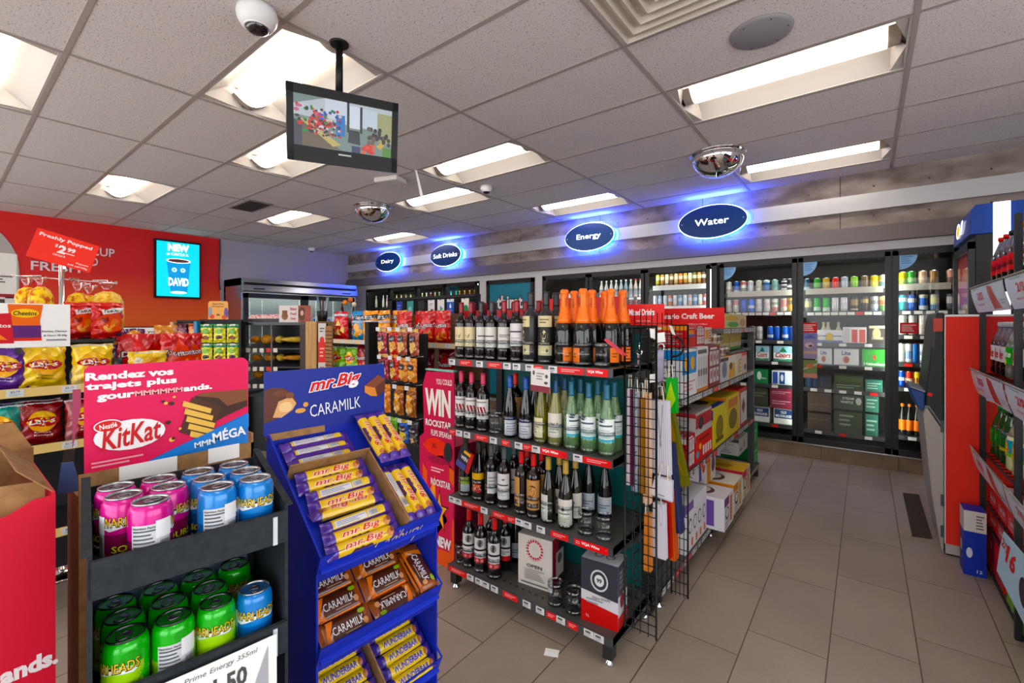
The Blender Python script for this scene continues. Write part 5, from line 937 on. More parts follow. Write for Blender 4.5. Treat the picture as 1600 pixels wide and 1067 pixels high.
def sodas(z, tab, nm):
    for i, (py, key, mk, w) in enumerate(tab):
        put(('soda', key), mk, (RX + .05, py, z + .0075), -math.pi / 2, '%s, %s rack row, %s from far end' % (w, nm, nth(i)), GS, rot=(0, .13, -math.pi / 2))
def rot_y(o): pass
sodas(SDZ[0], [(3.68, 'coke', COKE, 'red capped cola bottle'), (3.56, 'coke', COKE, 'red capped cola bottle'), (3.44, 'zero', ZERO, 'black capped cola bottle'), (3.31, 'zero', ZERO, 'black capped cola bottle with large clear neck'), (3.18, 'coke', COKE, 'red capped cola bottle behind the blue one'), (3.06, 'pep', PEP, 'blue capped cola bottle with round emblem'), (2.85, 'pep', PEP, 'blue capped bottle'), (2.7, 'pep', PEP, 'blue capped bottle')], 'top')
sodas(SDZ[1], [(3.69, 'diet', DIET, 'grey capped bottle with silver red label'), (3.58, 'diet', DIET, 'grey capped bottle with silver red label'), (3.47, 'diet', DIET, 'grey capped bottle with silver red label'), (3.35, 'spr', SPR, 'green capped clear bottle with green label'), (3.2, 'diet', DIET, 'grey capped bottle by the post'), (2.85, 'diet', DIET, 'dark bottle beyond the post')], 'middle')
sodas(SDZ[2], [(3.69, 'gin', GIN, 'green bottle with green cap'), (3.58, 'gin', GIN, 'green bottle with green cap'), (3.47, 'gin2', GIN2, 'dark green bottle with black cap'), (3.34, 'lem', LEM, 'cloudy lemonade bottle with white cap'), (3.21, 'lem', LEM, 'nearer cloudy lemonade bottle with white cap'), (2.85, 'lem', LEM, 'lemonade bottle beyond the post')], 'low')
CKS = [('t', .5, .5, .35, 'Coca-Cola', '#e4d4d4', {'sh': .3, 'w': .6, 'h': .34}), ('l', .1, .1, .6, .25, 1, '#d88a8a')]
for i, (y, k) in enumerate(((3.63, 4), (3.42, 4), (3.2, 4), (3.63, 3), (3.42, 3), (3.2, 3))):
    o = carton(.205, .3, .1, '#c0141a', CKS, 'drinks_carton', CKS, [('r', .1, .1, .9, .3, '#e4d8d8')])(); o.location = (RX + .16, y, SDZ[k] + (.003)); o.rotation_euler.z = -math.pi / 2
    tag(o, 'red twelve pack of cola, %s rack tier, %s from far end' % ('upper' if k == 3 else 'lower', nth(i % 3)), 'box', 'red cola twelve packs')
for i, (y, col, w, hh) in enumerate(((3.66, '#8c1f3a', 'dark pink case on bottom of soda rack', .2), (3.45, '#cf2020', 'glossy red case on bottom of soda rack', .2), (3.2, '#2c8a34', 'green case on bottom of soda rack at the corner', .2), (2.93, '#3f9a2c', 'lime green case on bottom of soda rack nearest', .2), (2.68, '#1f6a2c', 'dark green case at bottom right edge of photo', .2))):
    o = carton(.2, .3, hh, col, [('e', .6, .7, .14, .12, '#e0e4d8' if i > 1 else '#d87a7a'), ('p', [(0, 0), (.4, .5), (1, .2), (1, 0)], '#7fb82c' if i > 1 else '#b03a2c')], 'drinks_carton')(); o.location = (RX + .155, y, SDZ[5] + .003); o.rotation_euler.z = -math.pi / 2; tag(o, w, 'box', 'cases at the foot of the soda rack')
o = carton(.09, .13, .36, '#13309a', [('r', 0, .68, 1, 1, '#d0ccc8'), ('l', .55, .72, .9, .95, 5, '#6a6668'), ('e', .25, .35, .14, .08, '#c9d0e0'), ('t', .7, .08, .06, '12', '#d8dcea', {'w': .25, 'h': .05})], 'drinks_carton', [('r', 0, .68, 1, 1, '#d6d2ce'), ('e', .4, .4, .22, .1, '#c9d0e0')])(); o.location = (.482, 3.64, .001); tag(o, 'tall blue and white drink case standing against the soda rack end', 'box')
t = thing('offer_card', 'pale blue tilted offer card reading 2 for 16 dollars', 'price card', (RX - .06, 2.82, .30)); f0 = plane((0, 0, 0), (.15, -1, .05), (.0, .1, 1), (-1, -.1, 0)); m = MB(); m.prism([(-.14, 0), (.13, -.12), (.17, .16), (-.06, .2), (-.1, .12)], f0, .0012, c('#b4d0e2', .4)); m.art(f0, .3, .3, [('t', .34, .46, .12, '2/$', '#c41c2c', {'r': -25, 'w': .2, 'h': .16}), ('t', .52, .34, .2, '16', '#c41c2c', {'r': -25, 'w': .28, 'h': .3, 'b': .04}), ('e', .85, .05, .12, .2, '#2c1f3a')], .0018); m.build('card', t)
MB().tube([(.02, 0, .02), (.05, 0, .02)], .003, CHROME, 5).build('clip', t)
# ---- tall cooler with blue header
HX, HYa, HYb = .605, 4.47, 5.2
t = thing('header_cooler', 'tall black drinks cooler with blue header and lit side strip', 'cooler', (HX, HYa, 0)); HBL = c('#143a86', .35)
MB().box(0, .62, 0, HYb - HYa, .06, 2.03, c('#1a1a1b', .35)).box(.02, .6, .02, .7, 0, .06, BLACK).build('cabinet', t, .006)
m = MB(); f = plane((0, 0, 0), (1, 0, 0), (0, 0, 1), (0, 1, 0))
m.prism([(-.03, 2.03), (.62, 2.03), (.62, 2.235), (.0, 2.235), (-.02, 2.2)], f, HYb - HYa, HBL); m.build('header', t, .004)
MB().box(.085, .165, -.012, 0, 1.25, 2.235, c('#f2f8f8', .4, 0, 1.6, name='lit_white_side_strip')).build('light_strip', t)
m = MB(); f = plane((-.032, (HYb - HYa) / 2, 2.05), (0, -1, 0), (.03, 0, 1), (-1, 0, 0)); m.art(f, .7, .15, [('e', .35, .5, .12, .4, c('#ffe9d0', .4, 0, 2)), ('e', .35, .5, .09, .3, c('#f08a1c', .4, 0, 1.5)), ('p', [(.5, .2), (.55, .85), (.66, .85), (.61, .2)], c('#fff4e8', .4, 0, 2))], .003); m.build('header_emblem', t)
dr = MB(); y1 = HYb - HYa
for q in ((.0, .05, .12, 1.98), (y1 - .05, y1, .12, 1.98), (0, y1, .12, .17), (0, y1, 1.93, 1.98)): dr.box(-.035, -.002, q[0], q[1], q[2], q[3], FRAME)
d = dr.build('door', t); MB().box(-.022, -.018, .05, y1 - .05, .17, 1.93, GLASS).build('glass_pane', d); MB().box(-.06, -.048, .02, .034, .9, 1.2, HAND).build('handle', d)
m = MB().box(-.006, -.002, .05, y1 - .05, .17, 1.93, c('#6a6a5c', .4)); f = plane((-.006, y1 / 2, .17), (0, -1, 0), (0, 0, 1), (-1, 0, 0))
m.art(f, .62, 1.76, [('r', 0, .88, 1, 1, '#d01c34'), ('r', 0, .78, 1, .88, '#c83a86'), ('p', [(0, .7), (.5, .8), (1, .74), (1, .68)], '#c98a5a'), ('e', .5, .6, .4, .1, '#9ab84a'), ('r', 0, .5, 1, .55, '#c4c0a0'), ('r', 0, .36, 1, .48, '#55608a'), ('r', 0, .2, 1, .3, '#c8c4b4')], .0015); m.build('poster', t)
# ================================================================ foreground displays on the left
def rotm(e1, s, n): return MX((e1, s, n)).transposed().to_euler()
BCARD = noisy('black_cardboard', '#202428', '#2b3035', 60, .75)
th = math.radians(8.6); WO = V((-.994, .156, 0)); E1 = V((math.sin(th), math.cos(th), 0)); E2 = V((-math.cos(th), math.sin(th), 0))
wd_ = thing('can_display', 'black cardboard tiered stand holding sour soda cans', 'display stand', WO, -th)   # local: x forward (+X), y along the front
WL_, WD_ = .305, .245
def lbox(x0, x1, y0, y1, z0, z1, m_): return MB().box(x0, x1, y0, y1, z0, z1, m_)
fx = plane((0, 0, 0), (1, 0, 0), (0, 0, 1), (0, 1, 0))
MB().prism([(0, 0), (0, 1.03), (-WD_, 1.085), (-WD_, 0)], fx, .006, BCARD).build('side_panel', wd_)
m = MB().prism([(0, 0), (0, 1.035), (-WD_, 1.1), (-WD_, 0)], fx, WL_, BCARD, WL_ - .006); m.build('side_panel', wd_)
for y in (-.008, WL_ - .006): MB().hexa([(.002, y, 1.031), (.002, y + .014, 1.031), (-WD_, y + .014, 1.086), (-WD_, y, 1.086)], [(.002, y, 1.035), (.002, y + .014, 1.035), (-WD_, y + .014, 1.1), (-WD_, y, 1.1)], KRAFT if y == 0 else BCARD).build('folded_edge', wd_)
lbox(-WD_, -WD_ + .004, 0, WL_, 0, 1.08, BCARD).build('back_panel', wd_)
for k, z in enumerate((.968, .742, .516, .29)):
    lbox(-WD_ + .006, -.002, .008, WL_ - .008, z - .005, z, BCARD).build('tray', wd_)
    l = MB().box(.002, .012, .004, WL_ - .004, z - .006, z + .056, BCARD); l.build('front_lip', wd_)
    MB().box(.003, .014, WL_ - .032, WL_ - .024, z - .006, z + .05, c('#c9d2d8', .5)).build('white_clip', wd_)
    if k: MB().box(-WD_ + .006, -WD_ + .008, .01, WL_ - .02, z + .03, z + .2, c('#8fa0b8', .6)).build('backing_card', wd_)
CT_ = 2 * math.pi * .033
NUT = lambda u0: [('r', u0, .06, u0 + .2, .72, '#c9ccd0'), ('l', u0 + .01, .1, u0 + .19, .66, 10, '#55585c'), ('t', u0 + .09, .68, .03, 'Nutrition Facts', '#2a2a2c', {'w': .16, 'h': .035}), ('r', u0 + .2, .06, u0 + .285, .5, '#b9bcc2')] + [('r', u0 + .205 + .008 * i, .14, u0 + .209 + .008 * i, .46, '#3a3c40') for i in range(9)] + [('r', u0 + .17, .5, u0 + .29, .76, '#e6e7ea')]
def WAR(flavour): return [('p', [(.28, .6), (.34, .68), (.4, .66), (.46, .71), (.52, .67), (.58, .7), (.64, .64), (.7, .62), (.64, .56), (.5, .6), (.36, .54)], '#dfe6ea'), ('t', .49, .67, .12, 'WARHEADS', '#1a1a12', {'w': .4, 'h': .15, 'b': .05}), ('t', .49, .675, .11, 'WARHEADS', '#e8c81c', {'w': .385, 'h': .13, 'b': .0}), ('t', .5, .27, .1, 'SOUR!', '#1a1a12', {'w': .26, 'h': .12, 'b': .06}), ('t', .5, .275, .09, 'SOUR!', '#e6e26a', {'w': .245, 'h': .1}), ('t', .5, .15, .05, flavour, '#eef0f2', {'w': .24, 'h': .05})]
def soda_can(base, low, flavour, splash, dark=False):
    def mk():
        o = thing('soda_can', '', 'can'); r, h = .033, .122; b = c(base, .25, .15, coat=.4); lo_ = c(low, .25, .15, coat=.4)
        m = MB(); m.lathe([(.024, 0), (.028, .002), (r, .013), (r, .06), (r, h - .02), (r * .95, h - .011), (.0275, h - .003)], b, 32, ms=[LID, lo_, lo_, b, b, b])
        m.art(canfn(r), CT_, h, splash + WAR(flavour) + NUT(.03), .0004, .3, 96, 2, .00004); m.build('can_body', o)
        l = MB().lathe([(.0275, h - .003), (.0282, h), (.0268, h + .001), (.0258, h - .002), (.0245, h - .0055), (.0004, h - .0045)], c('#55565a', .25, .9) if dark else LID, 28); ld = l.build('lid', o)
        tb = MB(); tb.tube([(.0 + .009 * math.cos(a), -.004 + .013 * math.sin(a), h - .002) for a in [k * math.pi / 8 for k in range(16)]], .0016, c('#8a8b90', .25, .9), 6, True); tb.box(-.006, .006, -.002, .008, h - .0035, h - .0015, c('#8a8b90', .25, .9)); tb.build('pull_tab', ld)
        return o
    return mk
def blob(cu, cv, r, col): return ('e', cu, cv, r, r * 1.6, col)
PINK = soda_can('#c42a84', '#85204e', 'Watermelon', [('p', [(.74, .5), (.86, .5), (.8, .3)], '#9a2a50'), ('p', [(.2, .1), (.3, .3), (.36, .1)], '#a03a5a')])  # darker plum lower half is shade painted into the can colour
BLU = soda_can('#1d7cc4', '#1a5fa4', 'Blue Raspberry', [blob(.36, .22, .03, '#155a9c'), blob(.4, .3, .025, '#155a9c'), blob(.33, .32, .025, '#155a9c'), blob(.68, .2, .04, '#165f9f')])
GRN = soda_can('#3fb02c', '#8fc43a', 'Green Apple', [('r', .3, .06, .72, .66, '#9ac83c'), blob(.62, .75, .07, '#2c9a2c'), blob(.72, .4, .08, '#2fae2c'), blob(.3, .4, .05, '#2c9a2c'), blob(.85, .6, .06, '#57b83a'), blob(.2, .8, .05, '#2c9a2c')], True)
GW = 'cans in the black cardboard stand'
FACE = math.radians(50)    # artwork turned toward the aisle
top = [(0.042, 0.176, 'pink', .5, 'leftmost pink can of back row, top tier'), (0.05, 0.1085, 'pink', -.3, 'left pink can of middle row, top tier'), (0.084, 0.041, 'pink', -2.1, 'front pink can with nutrition panel and sticker, top tier'), (0.1095, 0.176, 'pink', .4, 'pink can second from left at back, top tier'), (0.1175, 0.1085, 'pink', -.35, 'pink can showing sour logo behind the front one, top tier'), (0.177, 0.176, 'blue', .3, 'blue can third from left at back, top tier'), (0.185, 0.1085, 'blue', .4, 'blue can in middle row beside pink ones, top tier'), (0.187, 0.041, 'blue', -2.15, 'front blue can with nutrition panel, top tier'), (0.2445, 0.176, 'blue', .4, 'blue can at back right corner, top tier'), (0.2525, 0.1085, 'blue', -1.4, 'blue can in middle row at right, top tier'), (0.2545, 0.041, 'blue', .05, 'front blue can at right with sour logo, top tier')]
bot = [(0.042, 0.176, 'green', .3, 'green can at back left, second tier'), (0.05, 0.1085, 'green', .6, 'green can in left column middle, second tier'), (0.05, 0.041, 'green', .55, 'front left green can with logo turned left, second tier'), (0.1095, 0.176, 'green', .4, 'green can second from left at back, second tier'), (0.1175, 0.1085, 'green', .4, 'green can second from left in middle row, second tier'), (0.1175, 0.041, 'green', -2.2, 'front green can with white sticker, second tier'), (0.177, 0.176, 'green', .4, 'green can third from left at back, second tier'), (0.185, 0.1085, 'green', .4, 'green can third from left in middle row, second tier'), (0.185, 0.041, 'green', .3, 'front green can with apple logo, second tier'), (0.2445, 0.176, 'green', .4, 'green can at back right corner, second tier'), (0.2525, 0.041, 'blue', .05, 'lone blue can at right, second tier')]
KM = {'pink': PINK, 'blue': BLU, 'green': GRN}
for tab, z in ((top, .9685), (bot, .7425)):
    for ca, cb, k, r, lab in tab: put(('war', k), KM[k], WO + E1 * ca + E2 * cb + V((0, 0, z)), math.radians(76) - r, lab, GW)
for i, (ca, cb) in enumerate(((.2525, .041), (.185, .041), (.25, .1085))): put(('war', 'blue'), BLU, WO + E1 * ca + E2 * cb + V((0, 0, .5165)), math.pi / 2 - .3, 'dark blue can in third tier, %s from right' % nth(i), GW)
t = thing('price_paper', 'white paper sign reading 1.50 each taped to the can stand', 'paper sign', WO + E1 * .04 + V((.009, 0, 0)), -th); m = MB()
def pf(u, v, k=0): return V((.013 + .03 * max(0, (.2 - v)) + .012 * math.sin(u * 14) * (1 - v / .2) + k, u, .63 + v))
m.patch(.0, .235, 0, .158, 10, 8, pf, PAPER); m.patch(.0, .235, 0, .158, 10, 8, lambda u, v, k=0: pf(.235 - u, v, -.0012), PAPER)
m.art(lambda u, v, k: pf(u + .118, v, k), .235, .16, [('t', .6, .9, .06, 'Prime Energy 355ml', '#6a6a6c', {'w': .5, 'h': .075, 'sh': .2, 'b': 0}), ('t', .6, .68, .2, '$1.50', '#4a4b4e', {'w': .34, 'h': .24, 'b': .03}), ('t', .66, .47, .08, 'each', '#4a4b4e', {'w': .16, 'h': .1}), ('p', [(.82, .5), (.93, .9), (.93, .2), (.82, .1)], '#a9abb0')], .001, .6, 10, 8); m.build('sheet', t)
# ---- red tray box at far left with brown inside
t = thing('red_box', 'bright red open cardboard box at left edge reading ands', 'box', (-1.235, .148, 0)); RED = c('#c2003a', .45)
m = MB(); f = plane((0, 0, 0), (0, 1, 0), (0, 0, 1), (1, 0, 0)); m.prism([(0, 0), (0, 1.08), (-.03, 1.078), (-.06, 1.06), (-.1, 1.05), (-.42, 1.045), (-.42, 0)], f, .004, RED)
m.art(f, 1, 1, [('t', -.034, .77, .1, 'ands.', '#e9dfe0', {'w': .075, 'h': .032, 'b': .05, 'r': 0})], .0046, lo=0); m.build('front_panel', t)
MB().box(-.3, 0, -.004, 0, 0, 1.085, RED).build('side_panel', t); MB().box(-.3, .0, -.42, -.416, 0, 1.085, RED).build('side_panel', t); MB().box(-.304, -.3, -.42, 0, 0, 1.12, KRAFT).build('back_panel', t)
MB().box(-.3, -.002, -.416, -.004, .93, .935, KRAFT).build('tray', t)
MB().hexa([(-.16, -.41, .94), (-.155, -.41, .94), (-.02, -.01, .94), (-.025, -.01, .94)], [(-.15, -.41, 1.1), (-.145, -.41, 1.1), (-.04, -.01, 1.1), (-.045, -.01, 1.1)], KRAFT).build('divider', t)
MB().hexa([(-.3, -.005, 1.085), (-.004, -.005, 1.085), (-.004, -.002, 1.085), (-.3, -.002, 1.085)], [(-.28, -.06, 1.145), (-.03, -.05, 1.13), (-.03, -.047, 1.13), (-.28, -.057, 1.145)], KRAFT).build('flap', t)
MB().hexa([(-.3, -.41, 1.12), (-.3, -.002, 1.12), (-.303, -.002, 1.12), (-.303, -.41, 1.12)], [(-.33, -.38, 1.19), (-.32, -.03, 1.18), (-.323, -.03, 1.18), (-.333, -.38, 1.19)], KRAFT).build('flap', t)
for k in range(4):
    solo(MB().hexa([(-.02, -.05, 0), (.02, -.05, 0), (.02, .05, 0), (-.02, .05, 0)], [(-.018, -.05, .075), (.022, -.05, .075), (.022, .05, .075), (-.018, .05, .075)], c('#c9c0b4', .4)).box(.0205, .0212, -.04, .04, .02, .06, '#a8433c'), 'wafer_bar', 'pale wafer bar pack inside the red box, %s from front' % nth(k), 'snack bar', (-1.335 - k * .033, .075 - .012 * k, .937), -.2 + .06 * k, 'wafer packs in the red box')
# clear folded divider
t = thing('plastic_divider', 'tall clear plastic divider with red edge beside the wafer header', 'divider', (-1.37, .205, 1.04)); f = plane((0, 0, 0), (.2, .6, 0), (0, 0, .66), (1, -.3, 0))
m = MB().prism([(-.02, .1), (.0, .28), (.0, .4), (-.02, .42), (-.03, .4), (-.032, .28), (-.05, .08)], f, .0015, FILM); m.build('film', t); MB().prism([(-.022, .14), (-.002, .27), (.0, .34), (-.022, .34)], f, .003, c('#8a2a4a', .3), .0016).build('red_strip', t); MB().prism([(-.06, .0), (.0, .0), (-.02, .1), (-.05, .1)], f, .003, c('#3a4a72', .3)).build('foot', t)
# ---- wafer header card in brown tray
KX = -1.36; k0, k1 = ox(131, 640, KX).y, ox(387, 640, KX).y; kz0, kz1 = 1.075, 1.315; KW = k1 - k0
t = thing('wafer_display', 'red header card for wafer bars standing in brown tray', 'display', (KX, (k0 + k1) / 2, 0)); m = MB(); f = plane((0, 0, kz0), (0, 1, 0), (0, 0, 1), (1, 0, 0)); KH = kz1 - kz0
m.prism([(-KW / 2, 0), (KW / 2, 0), (KW / 2, KH - .012), (KW / 2 - .012, KH), (-KW / 2 + .008, KH), (-KW / 2, KH - .008)], f, .004, c('#d2305a', .45), 0)
g = lambda u, v, k=0: f(u, v, k + .004)
WF = '#e0b86a'
bar = [('p', [(.52, .26), (.62, .62), (.66, .645), (.985, .63), (.99, .44), (.83, .36), (.66, .26)], '#3a1f14'), ('p', [(.62, .62), (.66, .645), (.99, .635), (.99, .51), (.84, .47), (.78, .57)], '#7a4a30'), ('p', [(.52, .26), (.6, .61), (.8, .47), (.72, .16), (.6, .2)], '#4a2818')]
for k in range(5):
    a = k * .082; bar.append(('p', [(.535 + .012 * (4 - k) + .0, .20 + a), (.545 + .012 * (4 - k), .255 + a), (.73 + .012 * (4 - k), .135 + a), (.72 + .012 * (4 - k), .085 + a)], WF))
crumbs = [('e', .42 + a, b, r, r * 1.2, col) for a, b, r, col in ((.0, .6, .012, '#4a2818'), (.015, .58, .012, '#e0b86a'), (.065, .635, .01, '#e0b86a'), (.05, .57, .016, '#3a1f14'), (.03, .38, .016, '#3a1f14'), (.05, .2, .018, '#e0b86a'), (.06, .21, .012, '#3a1f14'), (.1, .3, .01, '#e0b86a'))]
m.art(g, KW, KH, [('t', .245, .9, .1, 'Rendez vos', '#f4eef0', {'w': .48, 'h': .075, 'b': .045}), ('t', .255, .8, .1, 'trajets plus', '#f4eef0', {'w': .5, 'h': .085, 'b': .045}), ('t', .16, .69, .1, 'gour', '#f4eef0', {'w': .2, 'h': .07, 'b': .045}), ('t', .4, .705, .08, 'MMMMMM', '#eab8b4', {'w': .28, 'h': .05, 'b': .03}), ('t', .64, .71, .1, 'ands.', '#f4eef0', {'w': .19, 'h': .065, 'b': .045}),
   ('p', [(.29, .0), (.995, .0), (.995, .36), (.62, .17)], '#1f7ac8')] + bar + crumbs + [('p', [(.29, .0), (.62, .17), (.995, .35), (.995, .2), (.7, .06)], '#1f7ac8'), ('t', .68, .105, .08, 'MMM', '#e4eef6', {'w': .14, 'h': .06, 'b': .03, 'r': 4}), ('t', .85, .17, .12, 'MÉGA', '#f4f6f8', {'w': .24, 'h': .13, 'b': .03, 'r': 5}),
   ('e', .235, .32, .195, .145, '#f2eeee'), ('e', .115, .43, .075, .06, '#f2eeee'), ('e', .115, .43, .068, .05, '#c8202c'), ('t', .115, .43, .04, 'Nestlé', '#f2eeee', {'w': .09, 'h': .05, 'r': 6}), ('t', .24, .32, .2, 'KitKat', '#b8141f', {'w': .33, 'h': .21, 'sh': .25, 'b': .02, 'r': 5}), ('l', .03, .05, .3, .12, 2, '#e4a0aa')], .0008, dk=.0003); m.build('header_card', t)
m = MB(); m.box(-.12, .012, -KW / 2 - .01, KW / 2 + .01, 0, kz0 - .045, KRAFT); m.build('tray_base', t)
MB().box(.006, .012, -KW / 2 - .01, KW / 2 + .01, kz0 - .045, kz0 + .004, KRAFT).build('front_lip', t); MB().box(-.06, .012, KW / 2 + .004, KW / 2 + .01, kz0 - .045, kz0 + .03, KRAFT).build('side_lip', t)
MB().box(.013, .0145, -KW * .33, KW * .0, kz0 - .03, kz0 + .006, PAPER).build('price_strip', t); MB().box(.013, .0145, KW * .2, KW * .42, kz0 - .03, kz0 + .008, PAPER).build('price_strip', t)
# ---- blue tiered chocolate stand
t2 = math.radians(3.9); MO = V((-1.03, .573, 0)); F1 = V((math.sin(t2), math.cos(t2), 0)); F2 = V((-math.cos(t2), math.sin(t2), 0)); ML, MD = .372, .335
BLC = noisy('blue_cardboard', '#1a2a9a', '#2232ac', 30, .5); BLI = c('#2335b0', .55)
mb_ = thing('chocolate_stand', 'royal blue cardboard tiered stand of chocolate bars', 'display stand', MO, -t2)
lips = [.848, .628, .408, .188]; SL = math.atan2(.245, .335); ss = .335 / math.cos(SL)
for y in (0, ML - .005): MB().prism([(-.02, 0), (-.02, lips[0] - .03), (.0, lips[0] - .0), (-MD, lips[0] + .25), (-MD, 0)], fx, y + .005, BLC, y).build('side_panel', mb_)
MB().box(-MD, -MD + .004, .005, ML - .005, 0, 1.1, BLC).build('back_panel', mb_)
for k, z in enumerate(lips):
    dz = math.tan(SL) * MD; sh = .0 if k == 0 else .5
    x1 = -MD + .005 if k == 0 else -MD * .72
    MB().hexa([(-.004, .005, z - .045), (-.004, ML - .005, z - .045), (x1, ML - .005, z - .045 - x1 * math.tan(SL)), (x1, .005, z - .045 - x1 * math.tan(SL))], [(-.004, .005, z - .04), (-.004, ML - .005, z - .04), (x1, ML - .005, z - .04 - x1 * math.tan(SL)), (x1, .005, z - .04 - x1 * math.tan(SL))], BLI).build('tray', mb_)
    m = MB().hexa([(-.03, 0, z - .075), (-.03, ML, z - .075), (-.034, ML, z - .075), (-.034, 0, z - .075)], [(.004, 0, z), (.004, ML, z), (0, ML, z), (0, 0, z)], BLC)
    if k == 0:
        ff = plane((-.03, ML / 2, z - .075), (0, 1, 0), (.034, 0, .075), (.91, 0, -.41)); m.art(ff, ML, 1, [('t', .62, .5, .4, 'Cadbury', '#d8c49a', {'sh': .5, 'w': .42, 'h': .75, 'b': -.008, 'r': 0})], .0008)
    m.build('front_lip', mb_)
    MB().hexa([(.004, ML - .004, z), (-.2, ML - .004, z + .145), (-.2, ML, z + .145), (.004, ML, z)], [(.004, ML - .004, z + .004), (-.2, ML - .004, z + .16), (-.2, ML, z + .16), (.004, ML, z + .004)], BLC).build('side_lip', mb_)
hd = MB(); f = plane((-MD + .008, ML / 2, 1.085), (0, 1, 0), (-.0, 0, 1), (1, 0, 0)); HH = .185; w = ML + .02
hd.prism([(-w / 2, 0), (w / 2, 0), (w / 2, HH - .01), (w / 2 - .01, HH), (-w / 2, HH)], f, .003, c('#1f2d86', .45)); g = lambda u, v, k=0: f(u, v, k + .003)
hd.art(g, w, HH, [('p', [(0, .2), (0, .72), (.06, .75), (.14, .72), (.2, .62), (.23, .5), (.2, .42), (.1, .26)], '#5a3428'), ('p', [(.06, .28), (.1, .52), (.19, .58), (.23, .46), (.2, .36), (.12, .26)], '#d8a878'), ('e', .15, .42, .05, .08, '#e8c898'), ('e', .26, .33, .04, .04, '#d8a060'), ('e', .3, .42, .02, .04, '#d8a060'), ('e', .18, .6, .03, .05, '#7a4a34'), ('e', .11, .65, .05, .05, '#6a3c2e'),
   ('t', .545, .73, .2, 'mr.Big', '#eef0f4', {'w': .46, 'h': .3, 'sh': .35, 'b': .075, 'r': 5}), ('t', .545, .73, .2, 'mr.Big', '#c81c24', {'w': .44, 'h': .27, 'sh': .35, 'b': .03, 'r': 5}), ('t', .545, .32, .2, 'CARAMILK', '#f0f2f6', {'w': .43, 'h': .2, 'b': -.004, 'r': 3}), ('p', [(.8, .62), (.93, .8), (1, .7), (1, .5), (.93, .4), (.8, .5)], '#7a4432'), ('p', [(.8, .5), (.8, .62), (.9, .56), (.92, .4), (.86, .42)], '#d08a50'), ('p', [(.9, .56), (1, .7), (1, .5), (.93, .4)], '#5a2e22')], .0006, dk=.0003); hd.build('header_card', mb_)
MB().box(-MD - .004, -MD + .012, 0, ML * .45, 1.07, 1.09, KRAFT).build('kraft_edge', mb_)
# brown dividers in the top tray, given in tray coordinates
def tp(a, s, n, k=0):     # a along front, s up the slope, n off the tray
    base = V((-.006, 0, lips[k] - .04)); return base + V((0, a, 0)) + V((-math.cos(SL), 0, math.sin(SL))) * s + V((math.sin(SL), 0, math.cos(SL))) * n
def tslab(a0, a1, s0, s1, n0, n1, k, m_): return MB().hexa([tp(a0, s0, n0, k), tp(a1, s0, n0, k), tp(a1, s1, n0, k), tp(a0, s1, n0, k)], [tp(a0, s0, n1, k), tp(a1, s0, n1, k), tp(a1, s1, n1, k), tp(a0, s1, n1, k)], m_)
tslab(.012, .252, .281, .285, 0, .06, 0, KRAFT).build('divider', mb_); tslab(.248, .252, .02, .28, 0, .055, 0, KRAFT).build('divider', mb_); tslab(.184, .188, .0, .2, 0, .05, 2, KRAFT).build('divider', mb_)
S_dir = (MX.Rotation(-t2, 3, 'Z') @ V((-math.cos(SL), 0, math.sin(SL)))); N_dir = MX.Rotation(-t2, 3, 'Z') @ V((math.sin(SL), 0, math.cos(SL)))
def wrapper(L, W, Hh, base, ends, spec, name='chocolate_bar', flat=False, back=None):
    def mk():
        m = MB(); e = .1 * L
        def prof(u):
            q = (L / 2 - abs(u)) / e; return max(.06, min(1, q * q * (3 - 2 * q) if q < 1 else 1))
        def top(u, v, k=0):
            q = abs(2 * v / W); z = (1 - q ** (6 if flat else 2.4)) ** .5 if q < 1 else 0
            wv = .0006 * math.sin(u * 190 + v * 90) * (1 if not flat else .5)
            return V((u, v * (.86 + .14 * (1 if prof(u) < .3 else prof(u))) * (1.06 if prof(u) < .3 else 1), (Hh * .5 + Hh * .5 * z * prof(u)) + wv + k))
        def bot(u, v, k=0):
            q = abs(2 * v / W); z = (1 - q ** 6) ** .5 if q < 1 else 0
            t_ = top(u, v); return V((t_.x, t_.y, Hh * .5 - Hh * .5 * z * prof(u)))
        B = c(base, .28, 0, coat=.5); En = c(ends, .28, 0, coat=.5)
        for a, b, mm, n in ((-L / 2, -L / 2 + e * 1.3, En, 4), (-L / 2 + e * 1.3, L / 2 - e * 1.3, B, 14), (L / 2 - e * 1.3, L / 2, En, 4)):
            m.patch(a, b, -W / 2, W / 2, n, 8, top, mm); m.patch(a, b, W / 2, -W / 2, n, 8, bot, mm)
        m.art(lambda u, v, k: top(u, v - W / 2, k), L, W, spec, .0007, .28, 24, 6, .0003)
        return tag(m.build(name), '', 'chocolate bar')
    return mk
MRB = wrapper(.205, .034, .027, '#e0bc14', '#4a2c8a', [('t', .48, .5, .5, 'mr.Big', '#f2eee6', {'w': .56, 'h': .66, 'sh': .3, 'b': .045}), ('t', .48, .5, .5, 'mr.Big', '#c41622', {'w': .54, 'h': .6, 'sh': .3, 'b': .012}), ('e', .84, .45, .05, .3, '#b9784a'), ('e', .87, .6, .03, .2, '#7a4430'), ('p', [(.3, .0), (.34, .18), (.38, .06), (.44, .2), (.5, .04), (.56, .16), (.6, 0)], '#4a2a5a')])
MRW = wrapper(.205, .034, .027, '#d8b81c', '#4a2c8a', [('r', .16, .3, .6, .8, '#d6d6dc'), ('l', .18, .36, .58, .74, 3, '#8a8a94'), ('r', .62, .3, .76, .8, '#e6e6e8')] + [('r', .63 + .014 * i, .34, .636 + .014 * i, .76, '#3a3a44') for i in range(9)] + [('r', .12, .0, .88, .2, '#4a2c8a')])
